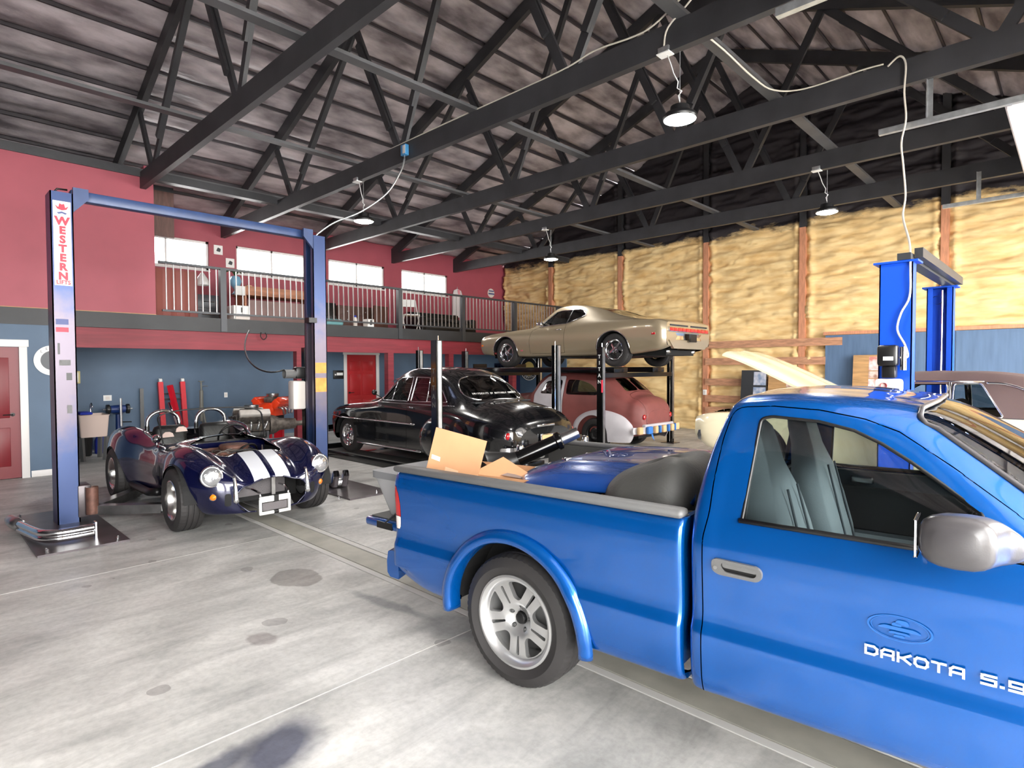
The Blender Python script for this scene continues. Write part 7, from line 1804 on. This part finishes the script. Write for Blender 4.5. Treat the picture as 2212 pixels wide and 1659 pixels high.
# ================================================================== overhead door hardware, wires
mat('door_white', rgb(232, 228, 230), .4)
od0 = None
for (a, b_), l in zip(GD[:2], ('white overhead door rolled up on its tracks near the foam wall', 'white overhead door rolled up on its tracks above the pickup cab')):
    if od0 is None:
        od0 = thing('overhead_door', l, 'garage door', (0, a, 4.40), 0, 'overhead doors'); w_ = b_ - a
        for y in (-.05, w_ + .05):
            t_ = MB().box(-1.71, XR, y - .03, y + .03, -.035, -.03).box(-1.71, XR, y - .03, y - .025, -.03, .03).box(-1.71, XR, y - .03, y + .03, .025, .03).build('door_track', 'galv', od0)
            h_ = MB().box(-1.26, -1.20, y - .005, y + .005, .03, .48).box(-1.26, -1.25, y - .03, y + .03, .03, .48).build('track_hanger', 'galv', od0)
        for k in range(6):
            s_ = box('door_section', -.60 + .60 * k, -.60 + .60 * k + .595, .0, w_, -.02, .03, 'door_white', od0, .006); box('section_rib', -.58 + .60 * k, -.54 + .60 * k, .02, w_ - .02, -.05, -.02, 'door_white', s_)
    else: dup(od0, (0, a, 4.40), 0, l)
def wire(label, pts, r, m, sub=5, name='cable', cat='cable'): return tag(MB().tube(cr(pts, sub), r, 6).build(name, m, None, smooth=True), label, cat)
mat('wire_white', rgb(206, 200, 188), .5)
wire('white power cord dangling from the truss to the blue lift', [(-1.62, 7.83, 5.10), (-1.50, 7.80, 5.16), (-1.44, 7.80, 5.05), (-1.45, 7.80, 4.75), (-1.43, 7.80, 4.45), (-1.47, 7.80, 4.2), (-1.45, 7.80, 3.95), (-1.42, 7.78, 3.6), (-1.43, 7.72, 3.35), (-1.30, 7.35, 2.99), (-1.265, 7.215, 2.7), (-1.27, 7.225, 2.42), (-1.34, 7.21, 2.25), (-1.37, 7.21, 2.08), (-1.30, 7.20, 1.92), (-1.27, 7.18, 1.80), (-1.33, 7.12, 1.79)], .011, 'wire_white')
wire('white wire sagging along the chord to the bracing board', [(-2.83, 5.5, 5.11), (-2.80, 6.2, 5.10), (-2.78, 6.9, 5.06), (-2.76, 7.5, 5.10), (-2.5, 7.83, 5.14), (-1.9, 7.83, 5.15), (-1.66, 7.83, 5.14)], .010, 'wire_white')
wire('white cable clipped on the chord of the lamp truss', [(-8.0, 5.40, 5.145), (-6.5, 5.39, 5.15), (-5.0, 5.39, 5.145), (-4.3, 5.38, 5.15), (-3.9, 5.37, 5.19), (-3.4, 5.37, 5.15), (-3.15, 5.36, 5.17), (-2.85, 5.35, 5.30), (-2.72, 5.35, 5.33), (-2.75, 5.35, 5.24), (-3.0, 5.36, 5.08), (-3.05, 5.37, 4.92)], .010, 'wire_white')
jb = thing('switch_box', 'small blue electrical box on the lamp truss chord', 'electrical box', (-7.39, 5.36, 4.98)); box('box_body', -.06, .06, -.06, .01, -.07, .09, mat('box_blue', rgb(70, 140, 190), .4), jb, .008); box('cover', .0, .06, -.066, -.06, -.05, .07, 'tank_white', jb); MB().tube([(.0, -.03, -.07), (.0, -.03, -.12)], .012, 8).build('gland', 'steel', jb)
wire('grey conduit sagging from the blue box to the lift column top', [(-7.39, 5.33, 4.86), (-7.38, 5.25, 4.65), (-7.45, 5.05, 4.30), (-7.62, 4.72, 4.0), (-7.82, 4.40, 3.82), (-7.95, 4.22, 3.66), (-7.97, 4.18, 3.605)], .014, 'galv', 6, 'conduit', 'conduit')
wire('black cable coil hanging from the mezzanine beam', [(XM + .03, 5.0, 2.42), (XM + .05, 4.98, 2.34), (XM + .05, 5.04, 2.28), (XM + .05, 5.10, 2.34), (XM + .04, 5.08, 2.42)], .010, 'black')
# ================================================================== boards with prints by the foam wall, floor clutter behind the pickup
mat('photo_a', rgb(120, 140, 170), .4, col2=rgb(190, 190, 200), vscale=9); mat('photo_b', rgb(150, 110, 90), .4, col2=rgb(222, 200, 190), vscale=9); mat('photo_c', rgb(190, 120, 110), .4, col2=rgb(232, 222, 220), vscale=9)
def poster(label, x, y, w_, h_, z0, bm, prints):
    o = thing('photo_board', label, 'board', (x, y, z0), 0, 'picture boards'); Mt = Matrix.Rotation(-.10, 4, 'X')
    MB().box(-w_ / 2, w_ / 2, 0, .02, 0, h_).xf(Mt).build('plywood', bm, o)
    for (a, b_, c_, d_, m_) in prints: MB().box(a, b_, -.004, 0, c_, d_).xf(Mt).build('photo_print', m_, o)
    return o
poster('grey board with two small car photos leaning by the foam wall', -5.82, 14.55, .62, 1.62, 0, 'steel_dark', [(.0, .30, 1.25, 1.58, 'photo_a'), (.0, .30, .90, 1.2, 'photo_a')])
poster('plywood board with one faded photo leaning by the foam wall', -5.05, 14.58, .85, 1.55, 0, 'ply', [(.0, .40, 1.1, 1.45, 'photo_b')])
poster('plywood board with three stacked car photos leaning on the blue sheet wall', -3.32, 14.55, .62, 1.96, 0, 'ply', [(.0, .30, 1.62, 1.92, 'photo_c'), (.0, .30, 1.45, 1.60, 'photo_b'), (.0, .30, 1.20, 1.43, 'photo_c')])
o = thing('outlet_plate', 'white outlet box on the wooden post by the foam wall', 'outlet', (PX[2], YB - .162, 1.02), 0, 'wall plates'); box('plate', -.05, .05, -.02, 0, -.07, .07, 'white', o, .004); box('socket', -.025, .025, -.024, -.02, -.04, .04, 'tank_white', o)
def carton(label, x, y, rz, sx_, sy, sz):
    o = thing('carton', label, 'box', (x, y, 0), rz, 'cartons'); box('body', -sx_, sx_, -sy, sy, 0, sz, 'cardboard', o)
    for s in (-1, 1):
        f_ = MB().add([(-sx_, s * sy, sz), (sx_, s * sy, sz), (sx_, s * (sy + .12), sz + .1), (-sx_, s * (sy + .12), sz + .1)], [(0, 1, 2, 3)]).build('flap', 'cardboard', o)
        f_.modifiers.new('t', 'SOLIDIFY').thickness = .005
    box('tape', -.04, .04, -sy - .001, sy + .001, sz, sz + .002, 'tape_tan', o)
carton('long cardboard carton on the floor behind the pickup', -2.55, 5.75, .15, .55, .25, .45)
carton('small square cardboard carton on the floor behind the pickup', -3.45, 6.6, -.3, .25, .25, .35)
mat('safety_yellow', rgb(232, 190, 40), .5)
for (x, y, l) in ((-.75, 6.7, 'yellow jack stand nearest the blue lift column'), (-.35, 6.95, 'yellow jack stand further from the blue lift column')):
    o = thing('jack_stand', l, 'jack stand', (x, y, 0), 0, 'yellow jack stands')
    for sx_ in (-1, 1):
        for sy in (-1, 1): MB().beam((sx_ * .12, sy * .12, 0), (sx_ * .04, sy * .04, .34), .03, .03).build('leg', 'safety_yellow', o)
    box('base_ring', -.14, .14, -.14, .14, .02, .05, 'safety_yellow', o); box('neck', -.045, .045, -.045, .045, .33, .40, 'safety_yellow', o); MB().box(-.02, .02, -.02, .02, .38, .62).box(-.06, .06, -.03, .03, .62, .65).build('post', 'steel', o)
